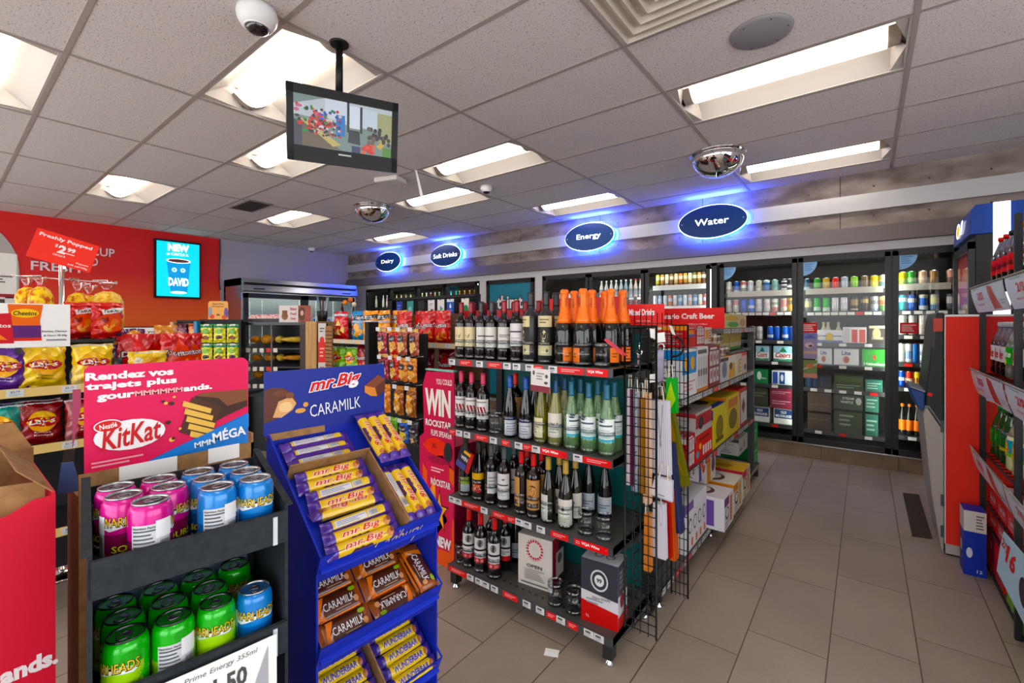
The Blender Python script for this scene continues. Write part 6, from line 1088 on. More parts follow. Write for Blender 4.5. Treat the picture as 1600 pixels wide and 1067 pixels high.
CML = wrapper(.142, .061, .014, '#4a2214', '#8a4a1c', [('p', [(.1, .1), (.16, .95), (.3, .95), (.2, .5), (.24, .06)], '#d8781c'), ('t', .54, .5, .3, 'CARAMILK', '#eceef0', {'w': .6, 'h': .32, 'b': .0}), ('t', .2, .34, .16, 'Cadbury', '#d8d0c0', {'w': .16, 'h': .14, 'sh': .3, 'r': 60}), ('e', .86, .36, .05, .14, '#c8906a'), ('e', .83, .82, .07, .1, '#8aa83c'), ('l', .44, .2, .74, .28, 1, '#b9a08a'), ('p', [(.12, 0), (.9, 0), (.9, .08), (.12, .05)], '#d8781c')], flat=True)
WUN = wrapper(.16, .033, .024, '#d8b820', '#3a2a86', [('t', .5, .52, .5, 'WUNDERBAR', '#2a2f9a', {'w': .62, 'h': .5, 'b': .03}), ('p', [(.12, 0), (.88, 0), (.88, .16), (.12, .1)], '#e8d25a'), ('e', .87, .5, .04, .3, '#8a5034')])
def laid(key, mk, a, s, n, k, ang, lab, grp, flip=0):
    p = MO + MX.Rotation(-t2, 3, 'Z') @ tp(a, s, n, k); q = MX((F1, S_dir, N_dir)).transposed() @ MX.Rotation(ang, 3, 'Z') @ MX.Rotation(flip, 3, 'X')
    put(key, mk, p, 0, lab, grp, rot=q.to_euler())
GM = 'yellow wrapped bars in the blue stand'
for i in range(8):
    laid(('choc', 'mr') if i != 2 and i != 5 else ('choc', 'mrw'), MRB if i != 2 and i != 5 else MRW, .128 + (i % 3 - 1) * .006, .027 + i * .0337, .013, 0, .012 * ((i * 7) % 3 - 1) + (math.pi if i in (3,) else 0), 'yellow bar laid across the top blue tray, %s from the front%s' % (nth(i), ', white back up' if i in (2, 5) else ''), GM, .35)
for i in range(3): laid(('choc', 'mrw'), MRW, .125, .305 + i * .0345, .012, 0, .01 * i, 'purple backed bar behind the brown divider, %s from divider' % nth(i), GM)
for i in range(3): laid(('choc', 'mr') if i != 0 else ('choc', 'mrw'), MRB if i != 0 else MRW, .274 + i * .036, .122, .012, 0, math.pi / 2 + math.pi, 'yellow bar running uphill in front right column, %s from left' % nth(i), GM)
for i in range(3): laid(('choc', 'mr'), MRB, .275 + i * .036, .318, .05, 0, math.pi / 2 + math.pi, 'yellow bar running uphill in back right column, %s from left' % nth(i), GM)
for i in range(6):
    cidx, r = i % 2, i // 2; laid(('choc', 'cm'), CML, .084 + cidx * .146, .046 + r * .064, .006, 1, math.pi if (cidx, r) == (1, 0) else 0, 'brown and orange caramel bar, second tray, %s column, %s row from front' % (('left', 'middle')[cidx], nth(r)), 'caramel bars in the blue stand', .12)
for i in range(3): laid(('choc', 'cm'), CML, .334, .095 + (0, 0, .146)[i], .004 + (0, .02, .0)[i], 1, math.pi / 2 + math.pi, 'caramel bar turned uphill at right of second tray, %s from bottom' % nth(i), 'caramel bars in the blue stand')
for i in range(5): laid(('choc', 'wu'), WUN, .277, .03 + i * .035, .012, 2, .02 * (i % 3 - 1), 'yellow bar with blue lettering right of third tray divider, %s from front' % nth(i), 'blue lettered bars in the blue stand', .3)
for i in range(5): laid(('choc', 'wu'), WUN, .096, .03 + i * .035, .012, 2, .02 * (i % 3 - 1), 'yellow bar with blue lettering left of third tray divider, %s from front' % nth(i), 'blue lettered bars in the blue stand', .3)
# ================================================================ snacks on the left and in the middle
def chips(w, h, d, base, spec, name='chip_bag', foil=.22, seed=1):
    def mk():
        m = MB(); r = random.Random(seed); ph = [r.uniform(0, 6) for _ in range(6)]
        def bulge(u, v):
            a = max(0, 1 - abs(2 * u / w) ** 2.6); q = v / h; b = max(0, 1 - abs(2 * q - 1) ** 5)
            e = 1 if .07 < q < .95 else .12
            return (a ** .55) * b * e
        def wr(u, v): return (.005 * math.sin(u / w * 16 + v / h * 9 + ph[0]) + .004 * math.sin(v / h * 22 - u / w * 13 + ph[1]) + .003 * math.sin(u / w * 41 + v / h * 31 + ph[2])) * (.22 + .78 * min(1, abs(2 * v / h - 1) + abs(2 * u / w) ** 2))
        def f(u, v, k=0):
            sx = 1 - .06 * (1 - abs(2 * v / h - 1)) ** .5; b = bulge(u, v)
            return V((u * sx + .003 * math.sin(v / h * 30 + ph[3]), -(d * .55 * b + wr(u, v) * (b > .02) + k), v + .004 * (1.05 + math.sin(u / w * 9 + ph[4])) * (1 - .5 * v / h)))
        def g(u, v, k=0):
            p = f(u, v); return V((p.x, d * .45 * bulge(u, v) + .001, p.z))
        B = c(base, foil, .1, coat=.4)
        m.patch(-w / 2, w / 2, 0, h, 14, 18, f, B); m.patch(w / 2, -w / 2, 0, h, 8, 10, g, B)
        m.art(f, w, h, spec, .0045, foil, 20, 22, .0006)
        return tag(m.build(name), '', 'snack bag')
    return mk
SILV = '#c9c9ce'
def lays(base, acc, sub): return chips(.165, .205, .06, base, [('e', .5, .56, .33, .25, '#f0b418'), ('e', .5, .66, .25, .13, '#f5d24a'), ('e', .5, .55, .41, .115, '#a81420'), ('t', .5, .55, .16, "Lay's", '#f6f2ec', {'w': .62, 'h': .17, 'sh': .2, 'b': .02, 'r': 3}), ('t', .5, .3, .05, sub, acc, {'w': .36, 'h': .045}), ('t', .5, .23, .05, sub, acc, {'w': .42, 'h': .05}), ('r', 0, .95, 1, .99, SILV)], seed=len(sub))
def dor(base, acc, w=.17, h=.25, sd=3): return chips(w, h, .06, base, [('p', [(.05, .3), (.5, .9), (.95, .5), (.9, .1), (.2, .05)], acc), ('p', [(.2, .12), (.45, .38), (.62, .1)], '#e0922c'), ('p', [(.5, .2), (.8, .42), (.88, .14)], '#d8822a'), ('t', .5, .55, .14, 'Doritos', '#141214', {'w': .84, 'h': .16, 'b': .07}), ('t', .5, .55, .14, 'Doritos', '#f2efee', {'w': .8, 'h': .13, 'b': .02})], seed=sd)
LCL = lays('#f0cc14', '#5a4a10', 'Classic'); LPU = lays('#5b2a8c', '#e8dcf0', 'Ketchup'); LMA = lays('#8c1420', '#e8d0c8', 'Ketchp2'); LTE = lays('#1f9a8c', '#e0f0ea', 'Sour cream')
def rack(name, lab, loc, rz, W, zs, D, col='#2a2a2c', back=None, strip='#e0c68a', txt=None, post=True, top=None):
    """shelf rack; front looks to -Y of its own frame"""
    t = thing(name, lab, 'shelf rack', loc, rz); zt = top or max(zs) + .35
    if post:
        for sx in (-1, 1): MB().box(sx * (W / 2 - .015) - .015, sx * (W / 2 - .015) + .015, D - .03, D, 0, zt, c(col, .45)).build('post', t)
        for sx in (-1, 1): MB().box(sx * (W / 2 - .02) - .018, sx * (W / 2 - .02) + .018, .02, .06, 0, min(zs), c(col, .45)).build('post', t)
    MB().box(-W / 2, W / 2, D, D + .012, .06, zt, c(back or col, .6)).build('back_panel', t)
    for k, z in enumerate(zs):
        sh = MB().box(-W / 2, W / 2, 0, D, z - .018, z, c(col, .45)).build('shelf', t)
        m = MB().box(-W / 2, W / 2, -.006, 0, z - .03, z + .012, c(strip, .5)); f = plane((0, -.006, z - .028), (1, 0, 0), (0, 0, 1), (0, -1, 0)); n = max(2, int(W / .17))
        for q in range(n):
            u = (q + .5) / n; m.art(f, W, .038, [('r', u - .028 / W, .08, u + .028 / W, .95, '#d6dbde'), ('t', u, .66, .3, '$2.79' if (q + k) % 2 else '$2.19', '#55585c', {'w': .03 / W, 'h': .28}), ('l', u - .02 / W, .12, u + .02 / W, .45, 2, '#8fb4b8')], .0012)
            if txt and q % 2 == 0: m.art(f, W, .038, [('t', u + .5 / n, .5, .6, txt, '#f4ecd8', {'w': .055 / W, 'h': .6, 'b': .02})], .0012)
        m.build('price_strip', sh)
    return t
CX, CY = -3.1, .33
# chip rack facing the aisle (+X)
rack('chip_rack', 'dark wire chip rack with cream price strips on the left', (CX, CY, 0), math.pi / 2, 1.45, [.4, .82, 1.095], .42, txt='FUN', top=1.33)
MB().box(-.2, .29, .14, .4, 1.309, 1.324, c('#2a2a2c', .45)).build('shelf', bpy.data.objects['chip_rack'])
GC = 'small chip bags on the left rack'
def face(key, mk, x, y, z, lab, rot=0, lean=.12, grp=GC, rz=math.pi / 2): return put(key, mk, (x, y, z), rz, lab, grp, rot=(-lean if False else 0, 0, rz + rot))
Bz = 1.0955
for key, mk, y, lab, rot, x in (('lpu', LPU, .205, 'purple chip bag at left edge on the upper strip shelf', -.1, 0), ('lcl', LCL, .335, 'yellow classic chip bag in front middle of the upper shelf', .1, .0), ('lcl', LCL, .515, 'yellow chip bag behind the clear divider', .05, 0), ('lpu', LPU, .03, 'purple chip bag outside left edge', 0, 0), ('lcl', LCL, .345, 'yellow chip bag standing behind the front classic one', 0, -.1), ('lpu', LPU, .2, 'purple chip bag standing behind the front purple one', .1, -.1)):
    face(('chip', key), mk, CX - .05 + x, y, Bz, lab, rot)
face(('chip', 'bkd'), chips(.18, .16, .05, '#d8d4c8', [('r', 0, .5, 1, 1, '#e8c41c'), ('p', [(0, .5), (1, .62), (1, .4), (0, .3)], '#d8d4c8'), ('e', .55, .68, .2, .1, '#d89a2c'), ('t', .55, .4, .1, 'OVEN BAKED', '#3a3430', {'w': .6, 'h': .1}), ('e', .2, .7, .12, .12, '#f4ecd0')], seed=8), CX - .02, .735, Bz, 'white and yellow baked chip bag before the red ones', .1)
DRD = dor('#b8101c', '#d8281c'); DRR = dor('#c01a1c', '#e04a1c', sd=5)
for i, (y, x, k, r, z) in enumerate(((.715, -.16, 'drd', -.1, .0), (.80, -.235, 'drd', .05, .0), (.895, -.12, 'drr', .15, .0), (.975, -.21, 'drr', .1, 0))):
    face(('chip', k), DRD if k == 'drd' else DRR, CX + x, y, Bz, 'red nacho chip bag on the left rack, %s from left' % nth(i), r)
face(('chip', 'pur'), chips(.16, .28, .06, '#5a2a60', [('p', [(0, .8), (.6, .98), (1, .84), (1, .7), (0, .66)], '#e8a01c'), ('e', .5, .4, .3, .2, '#c8242c')], seed=9), CX - .33, .72, Bz, 'purple and gold chip bag behind the red nacho bags', .2)
face(('chip', 'gol'), chips(.16, .3, .06, '#d8941c', [('p', [(0, .7), (1, .85), (1, .4), (0, .4)], '#8a5a1c')], seed=10), CX - .33, .9, Bz, 'gold snack bag rising behind the red nacho bags', .5)
o = solo(MB().lathe([(.02, 0), (.024, .02), (.024, .1), (.018, .13), (.0005, .135)], c('#1b1c1e', .3), 14), 'dip_jar', 'dark jar between the yellow and the red chip bags', 'jar', (CX - .04, .612, Bz))
Lz = .8215
for key, mk, y, lab, rot, x in (('lte', LTE, .185, 'teal chip bag at left edge on the lower shelf', -.1, .0), ('lma', LMA, .325, 'maroon chip bag in the middle of the lower shelf', .15, -.01), ('lma', LMA, .49, 'maroon chip bag behind the clear divider, lower shelf', .05, 0), ('lpu', LPU, .2, 'purple chip bag behind the teal one', .1, -.12), ('lma', LMA, .33, 'maroon chip bag behind the middle one, lower shelf', -.1, -.12), ('lte', LTE, .02, 'teal chip bag outside left edge, lower shelf', 0, 0)):
    face(('chip', key), mk, CX - .045 + x, y, Lz, lab, rot)
TOS = chips(.15, .195, .06, '#c8281a', [('e', .5, .45, .42, .3, '#e0561c'), ('e', .45, .3, .2, .12, '#f0b060'), ('e', .6, .42, .16, .1, '#d8782c'), ('e', .3, .55, .12, .1, '#8a2a1c'), ('r', 0, .9, 1, 1, '#d8421c'), ('p', [(.2, .66), (.9, .72), (.9, .86), (.2, .8)], '#f2efec'), ('t', .55, .765, .1, 'Tostitos', '#1c1a1e', {'w': .62, 'h': .1, 'b': .02}), ('e', .8, .1, .1, .06, '#2a2a4a')], seed=4)
for i, (y, x) in enumerate(((.5, -.25), (.59, -.155))): face(('chip', 'tos'), TOS, CX + x, y, 1.3255, 'orange red tortilla chip bag on top of the rack, %s one' % ('left', 'right')[i], .35, grp='tortilla chip bags on the rack top')
# white offer card with two bag pictures
a, b = ox(0, 476, CX + .0), ox(109, 540, CX); t = thing('chip_sign', 'white price sign with orange and red chip bag pictures', 'sign', (CX + .002, .25, 1.297)); W, Hh = .346, .205; m = MB(); f = plane((0, 0, 0), (0, 1, 0), (0, 0, 1), (1, 0, 0)); m.prism([(-W / 2, 0), (W / 2, 0), (W / 2, Hh), (-W / 2, Hh)], f, .003, PAPER)
m.art(lambda u, v, k: f(u, v, k + .003), W, Hh, [('p', [(.4, .98), (.73, .98), (.7, .6), (.72, .15), (.44, .15), (.42, .6)], '#e0702c'), ('r', .43, .2, .71, .5, '#5a2a6a'), ('e', .56, .78, .13, .1, '#f0c81c'), ('t', .56, .78, .1, 'Cheetos', '#2a1c1c', {'w': .22, 'h': .1, 'sh': .2}), ('r', .44, .15, .71, .22, '#c8402c'), ('p', [(.05, .72), (.43, .78), (.46, .1), (.05, .1)], '#c03038'), ('t', .3, .5, .1, 'Doritos', '#f0e8e6', {'w': .26, 'h': .09}), ('p', [(.2, .2), (.3, .36), (.4, .18)], '#e08a3c'), ('t', .84, .36, .06, 'Doritos, Cheetos', '#3a3a3c', {'w': .25, 'h': .055}), ('t', .85, .26, .06, '& Havoc 45-68g', '#3a3a3c', {'w': .23, 'h': .055}), ('l', .76, .12, .96, .2, 1, '#8a8a8c')], .001, .7); m.build('card', t)
MB().box(-.008, 0, -.01, .01, -.03, .1, DARKM).build('holder', t)
# popcorn stand
PX_, PY_ = -3.56, .452
t = thing('popcorn_stand', 'chrome pole stand with crossbar for popcorn bags', 'stand', (PX_, PY_, 0)); MB().lathe([(.012, .02), (.012, 1.76)], CHROME, 12).build('pole', t); MB().lathe([(.12, 0), (.12, .015), (.02, .03)], CHROME, 20).build('base', t); MB().tube([(0, -.23, 1.665), (0, .1, 1.655), (0, .24, 1.65)], .003, CHROME, 6).build('crossbar', t)
t = thing('popcorn_sign', 'tilted orange sign reading Freshly Popped 2.99', 'sign', (PX_ + .02, .46, 1.815)); ff = MX.Rotation(math.radians(-15.5), 3, 'X'); f = lambda u, v, k=0: ff @ V((k, u, v)); m = MB(); W, Hh = .262, .165
m.prism([(-W / 2, -Hh / 2), (W / 2, -Hh / 2), (W / 2, Hh / 2), (-W / 2, Hh / 2)], f, .003, c('#e8421c', .45)); m.art(lambda u, v, k: f(u, v - Hh / 2, k + .003), W, Hh, [('t', .48, .82, .14, 'Freshly Popped', '#f4e8e4', {'w': .84, 'h': .15, 'b': .03}), ('t', .46, .52, .3, '2', '#f6ecea', {'w': .13, 'h': .28, 'b': .05}), ('t', .6, .57, .16, '99', '#f6ecea', {'w': .13, 'h': .15, 'b': .04}), ('t', .36, .6, .1, '$', '#f6ecea', {'w': .04, 'h': .12}), ('t', .45, .3, .08, 'CIRCLE K', '#f4e8e4', {'w': .2, 'h': .06}), ('t', .84, .2, .07, 'Popcorn', '#f4e8e4', {'w': .2, 'h': .07}), ('t', .78, .09, .07, '340 cal/100g', '#f4e8e4', {'w': .32, 'h': .07}), ('l', .53, .4, .67, .46, 1, '#f4e8e4')], .001); m.build('panel', t); MB().box(-.01, .0, -.006, .006, -.1, .02, CHROME).build('clip', t)
CORN = noisy('popcorn_in_film', '#b8571c', '#f0cc58', 46, .35, 3, .4, lo=.38, hi=.56); CORN2 = noisy('pale_popcorn_in_film', '#d89a3c', '#f0d47a', 55, .35, 3, .4, lo=.35, hi=.6)
def popbag(w, h, mm):
    def mk():
        t = thing('popcorn_bag', '', 'popcorn bag'); pr = [(w * .3, 0), (w * .46, h * .04), (w * .5, h * .3), (w * .48, h * .6), (w * .36, h * .74), (w * .14, h * .8)]
        MB().lathe(pr, mm, 18).build('filled_bag', t); q = MB().lathe([(w * .14, h * .8), (w * .1, h * .82), (w * .24, h * .92), (w * .3, h), (w * .26, h * .99), (w * .08, h * .86)], FILM, 9); q.build('gathered_neck', t); MB().lathe([(w * .13, h * .79), (w * .15, h * .81), (w * .13, h * .83)], c('#c8303a', .4), 12).build('tie', t); return t
    return mk
PB1 = popbag(.1, .27, CORN); PB2 = popbag(.15, .3, CORN2)
for px, zt, k, mk, lab, dx, sc in ((43, 1.655, 'a', PB1, 'caramel popcorn bag hung on the crossbar, far left', .05, 1), (64, 1.655, 'a', PB1, 'caramel popcorn bag hung on the crossbar, left of the pole', .16, 1), (123, 1.645, 'a', PB1, 'caramel popcorn bag hung just right of the pole', .05, 1.15), (141, 1.64, 'a', PB1, 'caramel popcorn bag second right of the pole', -.09, 1.15), (168, 1.655, 'b', PB2, 'long pale popcorn bag hung at right end of the crossbar', .085, 1.0)):
    o = put(('pop', k), mk, (PX_ + dx, ox(px, 440, PX_ + dx).y, zt - (.27 if k == 'a' else .3) * sc), RD.uniform(0, 3), lab, 'popcorn bags on the crossbar'); o.scale = (sc,) * 3; q_ = MB().tube([(0, 0, (zt - o.location.z) / sc - .01), (0, 0, (1.66 - o.location.z) / sc), (-dx / sc, 0, (1.66 - o.location.z) / sc)], .0025, CHROME, 5).build('hanger', o)
# white dispenser at left edge, with dark top
mx_ = -6.5; p = ox(27, 395, mx_)
t = thing('drinks_dispenser', 'tall white drinks dispenser cut by the left edge', 'dispenser', (mx_, p.y - .35, 0)); MB().box(-.5, 0, -.4, .35, .9, 1.42, c('#d8d5d0', .4)).box(-.5, .0, -.4, .35, .0, .9, c('#c9c5bf', .5)).build('body', t, .008); MB().box(-.5, .02, -.4, .35, 1.64, 2.08, c('#dedbd6', .4)).build('hood', t, .01); MB().box(-.4, -.06, -.36, .3, 1.42, 1.64, c('#55504c', .4)).build('back_bay', t); MB().box(-.02, .02, .27, .35, 1.42, 1.66, c('#cfccc8', .4)).build('column', t); MB().box(-.3, -.0, -.3, .2, 2.08, 2.1, c('#3a3836', .5)).build('lid', t)
MB().box(.021, .023, -.1, .33, 1.66, 1.69, c('#8c1f2c', .4)).build('red_line', t); m = MB(); f = plane((.021, .2, 1.78), (0, 1, 0), (0, 0, 1), (1, 0, 0)); m.art(f, .26, .1, [('l', .1, .1, .95, .9, 3, '#55504c')], .001); m.build('print', t)
# lit poster on the red wall
PXW = XL + .06; t = thing('menu_screen', 'lit teal wall poster with blue paper cup reading DAVID', 'poster', (PXW, 2.515, 1.82)); W, Hh = .64, .95; MB().box(-.06, 0, -W / 2, W / 2, 0, Hh, BLACK).build('frame', t, .004)
TE = c('#28b4c0', .4, 0, 1.1); m = MB(); f = plane((.001, 0, .03), (0, 1, 0), (0, 0, 1), (1, 0, 0)); w, h = W - .05, Hh - .06; m.patch(-w / 2, w / 2, 0, h, 1, 1, f, TE, .0005); WH = c('#f4fafa', .4, 0, 1.2); CU = c('#1f86b8', .4, 0, .9)
m.art(f, w, h, [('t', .5, .9, .15, 'NEW', WH, {'w': .5, 'h': .14, 'b': .06}), ('t', .48, .78, .05, 'at CIRCLE K', WH, {'w': .52, 'h': .05, 'b': .02}), ('p', [(.22, .66), (.78, .66), (.7, .07), (.32, .07)], CU), ('e', .5, .66, .29, .045, WH), ('e', .5, .66, .25, .032, c('#5a3a3c', .5, 0, .4)), ('e', .5, .075, .19, .025, WH), ('t', .5, .27, .16, 'DAVID', WH, {'w': .47, 'h': .15, 'b': .04}), ('e', .4, .49, .06, .042, c('#b9dcea', .4, 0, 1)), ('e', .6, .49, .06, .042, c('#b9dcea', .4, 0, 1)), ('e', .4, .49, .02, .014, CU), ('e', .6, .49, .02, .014, CU)], .0015); m.build('screen', t)
# coffee counter sign and counter along the wall
t = thing('counter_sign', 'long black framed white sign reading make it yours', 'sign', (-8.4, 1.9, 1.2)); MB().box(-.04, 0, -.45, .36, 0, .16, BLACK).build('frame', t); m = MB().box(0, .003, -.43, .34, .015, .145, c('#d8d2cc', .4, 0, .35)); f = plane((.003, 0, .015), (0, 1, 0), (0, 0, 1), (1, 0, 0)); m.art(f, .77, .13, [('t', .62, .5, .4, 'make it yours.', '#7a5560', {'w': .6, 'h': .45, 'b': .02})], .001, lo=-.56); m.build('face', t); MB().box(-.05, .0, -.4, .3, -.3, 0, c('#3a2f2c', .5)).build('stand', t)
t = thing('coffee_counter', 'dark counter along the red wall', 'counter', (-8.75, 1.4, 0)); MB().box(-.2, .55, -1.6, 1.3, .0, .86, c('#4a3c34', .5)).build('cabinet', t); MB().box(-.22, .58, -1.62, 1.32, .86, .9, c('#2c2826', .3)).build('worktop', t)
# stainless two door cooler against the grey wall
SX, Sa, Sb = -8.2, 3.18, 5.32; STL = noisy('brushed_steel', '#a5a7ab', '#bdbfc3', 3, .28, 4, 0, (1, .2, 30), metal=.95)
t = thing('steel_cooler', 'long stainless glass door cooler against the grey wall', 'cooler', (SX, Sa, 0)); L_ = Sb - Sa
b = MB().box(-.72, -.66, 0, L_, .1, 2.05, c('#8c9094', .4, .5)).box(-.72, 0, 0, .03, .1, 2.17, STL).box(-.72, 0, L_ - .03, L_, .1, 2.17, STL).box(-.72, 0, 0, L_, 2.05, 2.17, STL).box(-.72, 0, 0, L_, .02, .16, BLACK); b.build('cabinet', t)
hp = MB(); f = plane((0, 0, 0), (1, 0, 0), (0, 0, 1), (0, 1, 0)); hp.prism([(-.02, 1.93), (.06, 1.93), (.09, 1.96), (.03, 2.17), (-.02, 2.17)], f, L_, STL); hp.build('canopy', t); MB().hexa([(.0705, .02, 2.06), (.0565, .02, 2.1), (.0565, L_ - .02, 2.1), (.0705, L_ - .02, 2.06)], [(.0725, .02, 2.06), (.0585, .02, 2.1), (.0585, L_ - .02, 2.1), (.0725, L_ - .02, 2.06)], BLACK).build('black_band', t)
for y in (.25, L_ - .25): MB().box(.082, .086, y - .09, y + .09, 1.985, 2.005, BLACK).build('badge', t)
for k in range(2):
    y0, y1 = .03 + k * (L_ - .06) / 2, .03 + (k + 1) * (L_ - .06) / 2; m = MB()
    for q in ((y0, y0 + .07, .2, 1.92), (y1 - .07, y1, .2, 1.92), (y0, y1, .2, .27), (y0, y1, 1.84, 1.92)): m.box(.0, .03, q[0], q[1], q[2], q[3], FRAME)
    d = m.build('door', t); MB().box(.012, .017, y0 + .07, y1 - .07, .27, 1.84, GLASS).build('glass_pane', d); MB().box(.045, .06, (y1 if k == 0 else y0) - .02, (y1 if k == 0 else y0) + .0, .8, 1.3, STEEL).build('handle', d)
for z in (.7, 1.08, 1.42): MB().box(-.62, -.04, .04, L_ - .04, z - .015, z, c('#b8bcc0', .3, .5)).build('shelf', t)
MB().box(-.05, -.03, .06, L_ - .06, 1.86, 1.9, LEDM).build('led_strip', t)  # strip added only to brighten the cooler's dim interior
for i in range(20):
    y = Sa + .14 + i * .098; z = 1.421; put(('tub', i % 3), carton(.075, .07, .1 + .02 * (i % 3), ('#b8c4cc', '#d0d4d6', '#9fb0c0')[i % 3], [('e', .5, .5, .35, .25, ('#4a6a9a', '#c0c8d0', '#e0e4e8')[i % 3])], 'food_tub'), (SX - .12, y, z), math.pi / 2, 'small food tub on top shelf of the steel cooler, %d from left' % (i + 1) if i > 15 else 'small food tub on top shelf of the steel cooler, %s from left' % nth(i), 'food tubs in the steel cooler')
t = thing('wall_cable', 'thin dark cable running down the grey wall to the cooler', 'cable', (XL + .01, 3.12, 2.0)); MB().tube([(0, .02, .89), (.0, .02, .6), (.0, .0, .3), (.0, .02, 0)], .012, c('#4a464c', .5), 6).build('cable', t)
# ---- peg racks with nuts
PEG = c('#17171a', .5)
def pegrack(name, lab, xa, xb, Y, z1, side=None):
    W = xb - xa; t = thing(name, lab, 'peg rack', ((xa + xb) / 2, Y, 0)); MB().box(-W / 2, W / 2, .02, .04, .0, z1, PEG).build('back_panel', t); MB().box(-W / 2 - .03, -W / 2, -.1, .04, 0, z1, c(side or '#c8a878', .5)).build('end_panel', t); MB().box(W / 2, W / 2 + .02, -.1, .04, 0, z1, PEG).build('end_panel', t); MB().box(-W / 2, W / 2, -.1, .04, z1, z1 + .02, PEG).build('top_rail', t); return t
NUTB = chips(.15, .25, .035, '#d8cc1c', [('r', 0, .8, 1, 1, '#1f8a5c'), ('e', .5, .6, .3, .14, '#7ab03a'), ('l', .15, .45, .85, .55, 1, '#5a7a1c'), ('e', .5, .26, .3, .1, '#7a3c1c'), ('r', .3, .9, .75, .99, '#e6e6e4')], seed=21); NUTC = chips(.15, .25, .035, '#d8d43a', [('r', 0, .8, 1, 1, '#1f8a5c'), ('e', .5, .6, .3, .14, '#8ab84a'), ('e', .5, .28, .3, .1, '#4a1c2c'), ('r', .3, .9, .75, .99, '#e6e6e4')], seed=22)
JER = chips(.16, .26, .035, '#6a1430', [('r', 0, .75, 1, 1, '#4a1024'), ('e', .45, .4, .28, .2, '#b8542c'), ('l', .1, .1, .5, .6, 6, '#c88aa0')], seed=23); JEY = chips(.14, .26, .035, '#c8b41c', [('e', .5, .5, .3, .2, '#2a2a1c'), ('r', 0, .8, 1, 1, '#3a1c24')], seed=24); TRO = chips(.16, .26, .05, '#c8641c', [('e', .5, .5, .34, .2, '#e0a05a'), ('r', 0, .85, 1, 1, '#7a3a1c')], seed=25)
# these fixtures stand at an angle, facing the entrance
def frame_at(px, d): p = od(px, 505, d); return V((p.x, p.y, 0))
def loc_in(o, rz, x, y, z): return o + MX.Rotation(rz, 3, 'Z') @ V((x, y, z))
QR = YAW + .12
JO, NO = frame_at(295, 5.1), frame_at(345, 4.9)
pegs = []
def pegrack(name, lab, o, W, z1, side=None, D=.06):
    t = thing(name, lab, 'peg rack', o, QR); MB().box(-W / 2, W / 2, .02, .04, .0, z1, PEG).build('back_panel', t); MB().box(-W / 2 - .03, -W / 2, -D, .04, 0, z1, c(side or '#c8a878', .5)).build('end_panel', t); MB().box(W / 2, W / 2 + .02, -D, .04, 0, z1, PEG).build('end_panel', t); MB().box(-W / 2, W / 2, -.0, .04, z1, z1 + .02, PEG).build('top_rail', t); return t
pegrack('jerky_rack', 'dark peg rack of red jerky bags left of the nut rack', JO, .26, 1.425); pegrack('nut_rack', 'black peg rack of yellow and green nut bags', NO, .42, 1.43, '#4a8ab8')
for r, z in enumerate((1.2, .99)):
    for i in range(3): put(('nut', (i + r) % 2), (NUTB, NUTC)[(i + r) % 2], loc_in(NO, QR, -.135 + i * .133, -.02, z), QR, 'yellow and green nut bag, %s row, %s from left' % (('upper', 'lower')[r], nth(i)), 'nut bags on the peg rack').scale = (.84, .84, .8)
    for i in range(2): put(('jer', (i + r) % 3), (JER, TRO, JEY)[(i + r) % 3], loc_in(JO, QR, -.062 + i * .124, -.02, z), QR, '%s bag on the jerky rack, %s row' % (('red jerky', 'orange snack', 'yellow snack')[(i + r) % 3], ('upper', 'lower')[r]), 'bags on the jerky rack').scale = (.72, .72, .8)
CO = loc_in(NO, QR, -.01, -.03, 1.452)
t = thing('cereal_bar_sign', 'peach arched counter card on the nut rack top', 'sign', CO, QR); m = MB(); f = plane((0, 0, 0), (1, 0, 0), (0, 0, 1), (0, -1, 0)); m.prism([(-.1, 0), (.1, 0), (.1, .175), (.085, .195), (-.085, .195), (-.1, .175)], f, .004, c('#e0a868', .5)); m.art(lambda u, v, k: f(u, v, k + .004), .2, .195, [('t', .5, .85, .1, 'New Rice', '#5a3424', {'w': .56, 'h': .09}), ('t', .5, .7, .1, 'Krispies', '#5a3424', {'w': .6, 'h': .09}), ('e', .1, .4, .1, .3, '#8a94a0'), ('e', .9, .35, .1, .3, '#5a4a8a'), ('e', .2, .15, .12, .12, '#c8442c'), ('e', .8, .12, .12, .12, '#c8542c'), ('r', .42, .2, .58, .3, '#7a4a24')], .001); m.build('card', t); MB().box(-.08, .08, 0, .05, -.002, .0, PEG).build('foot', t)
# ---- sandwich case
QO = frame_at(430, 5.0); QL = lambda px: (px - 430) / 141.6; xa, xb, xw, xe = QL(381), QL(470), QL(480), QL(497)
t = thing('sandwich_case', 'open black sandwich case with sloping shelves and pale wood end', 'display case', QO, YAW); BKC = c('#101012', .3)
MB().box(xa, xw, .6, .62, 0, 1.42, BKC).build('back_panel', t); MB().box(xa, xw, -.02, .6, 1.39, 1.42, BKC).build('top_panel', t); MB().box(xw, xe, -.04, .62, 0, 1.43, noisy('pale_oak', '#b08a5c', '#c8a274', 5, .5, 5, 0, (8, 8, .6))).build('wood_end', t); MB().box(xa, xw, .0, .6, 0, .6, BKC).build('base', t); MB().box(xb, xw, -.02, .02, .6, 1.4, c('#3a2a24', .4)).build('side_frame', t); MB().box(QL(424), QL(425.5), -.01, .0, .6, 1.39, c('#6a6a6c', .4)).build('front_post', t)
SHZ = (1.135, .93, .74)
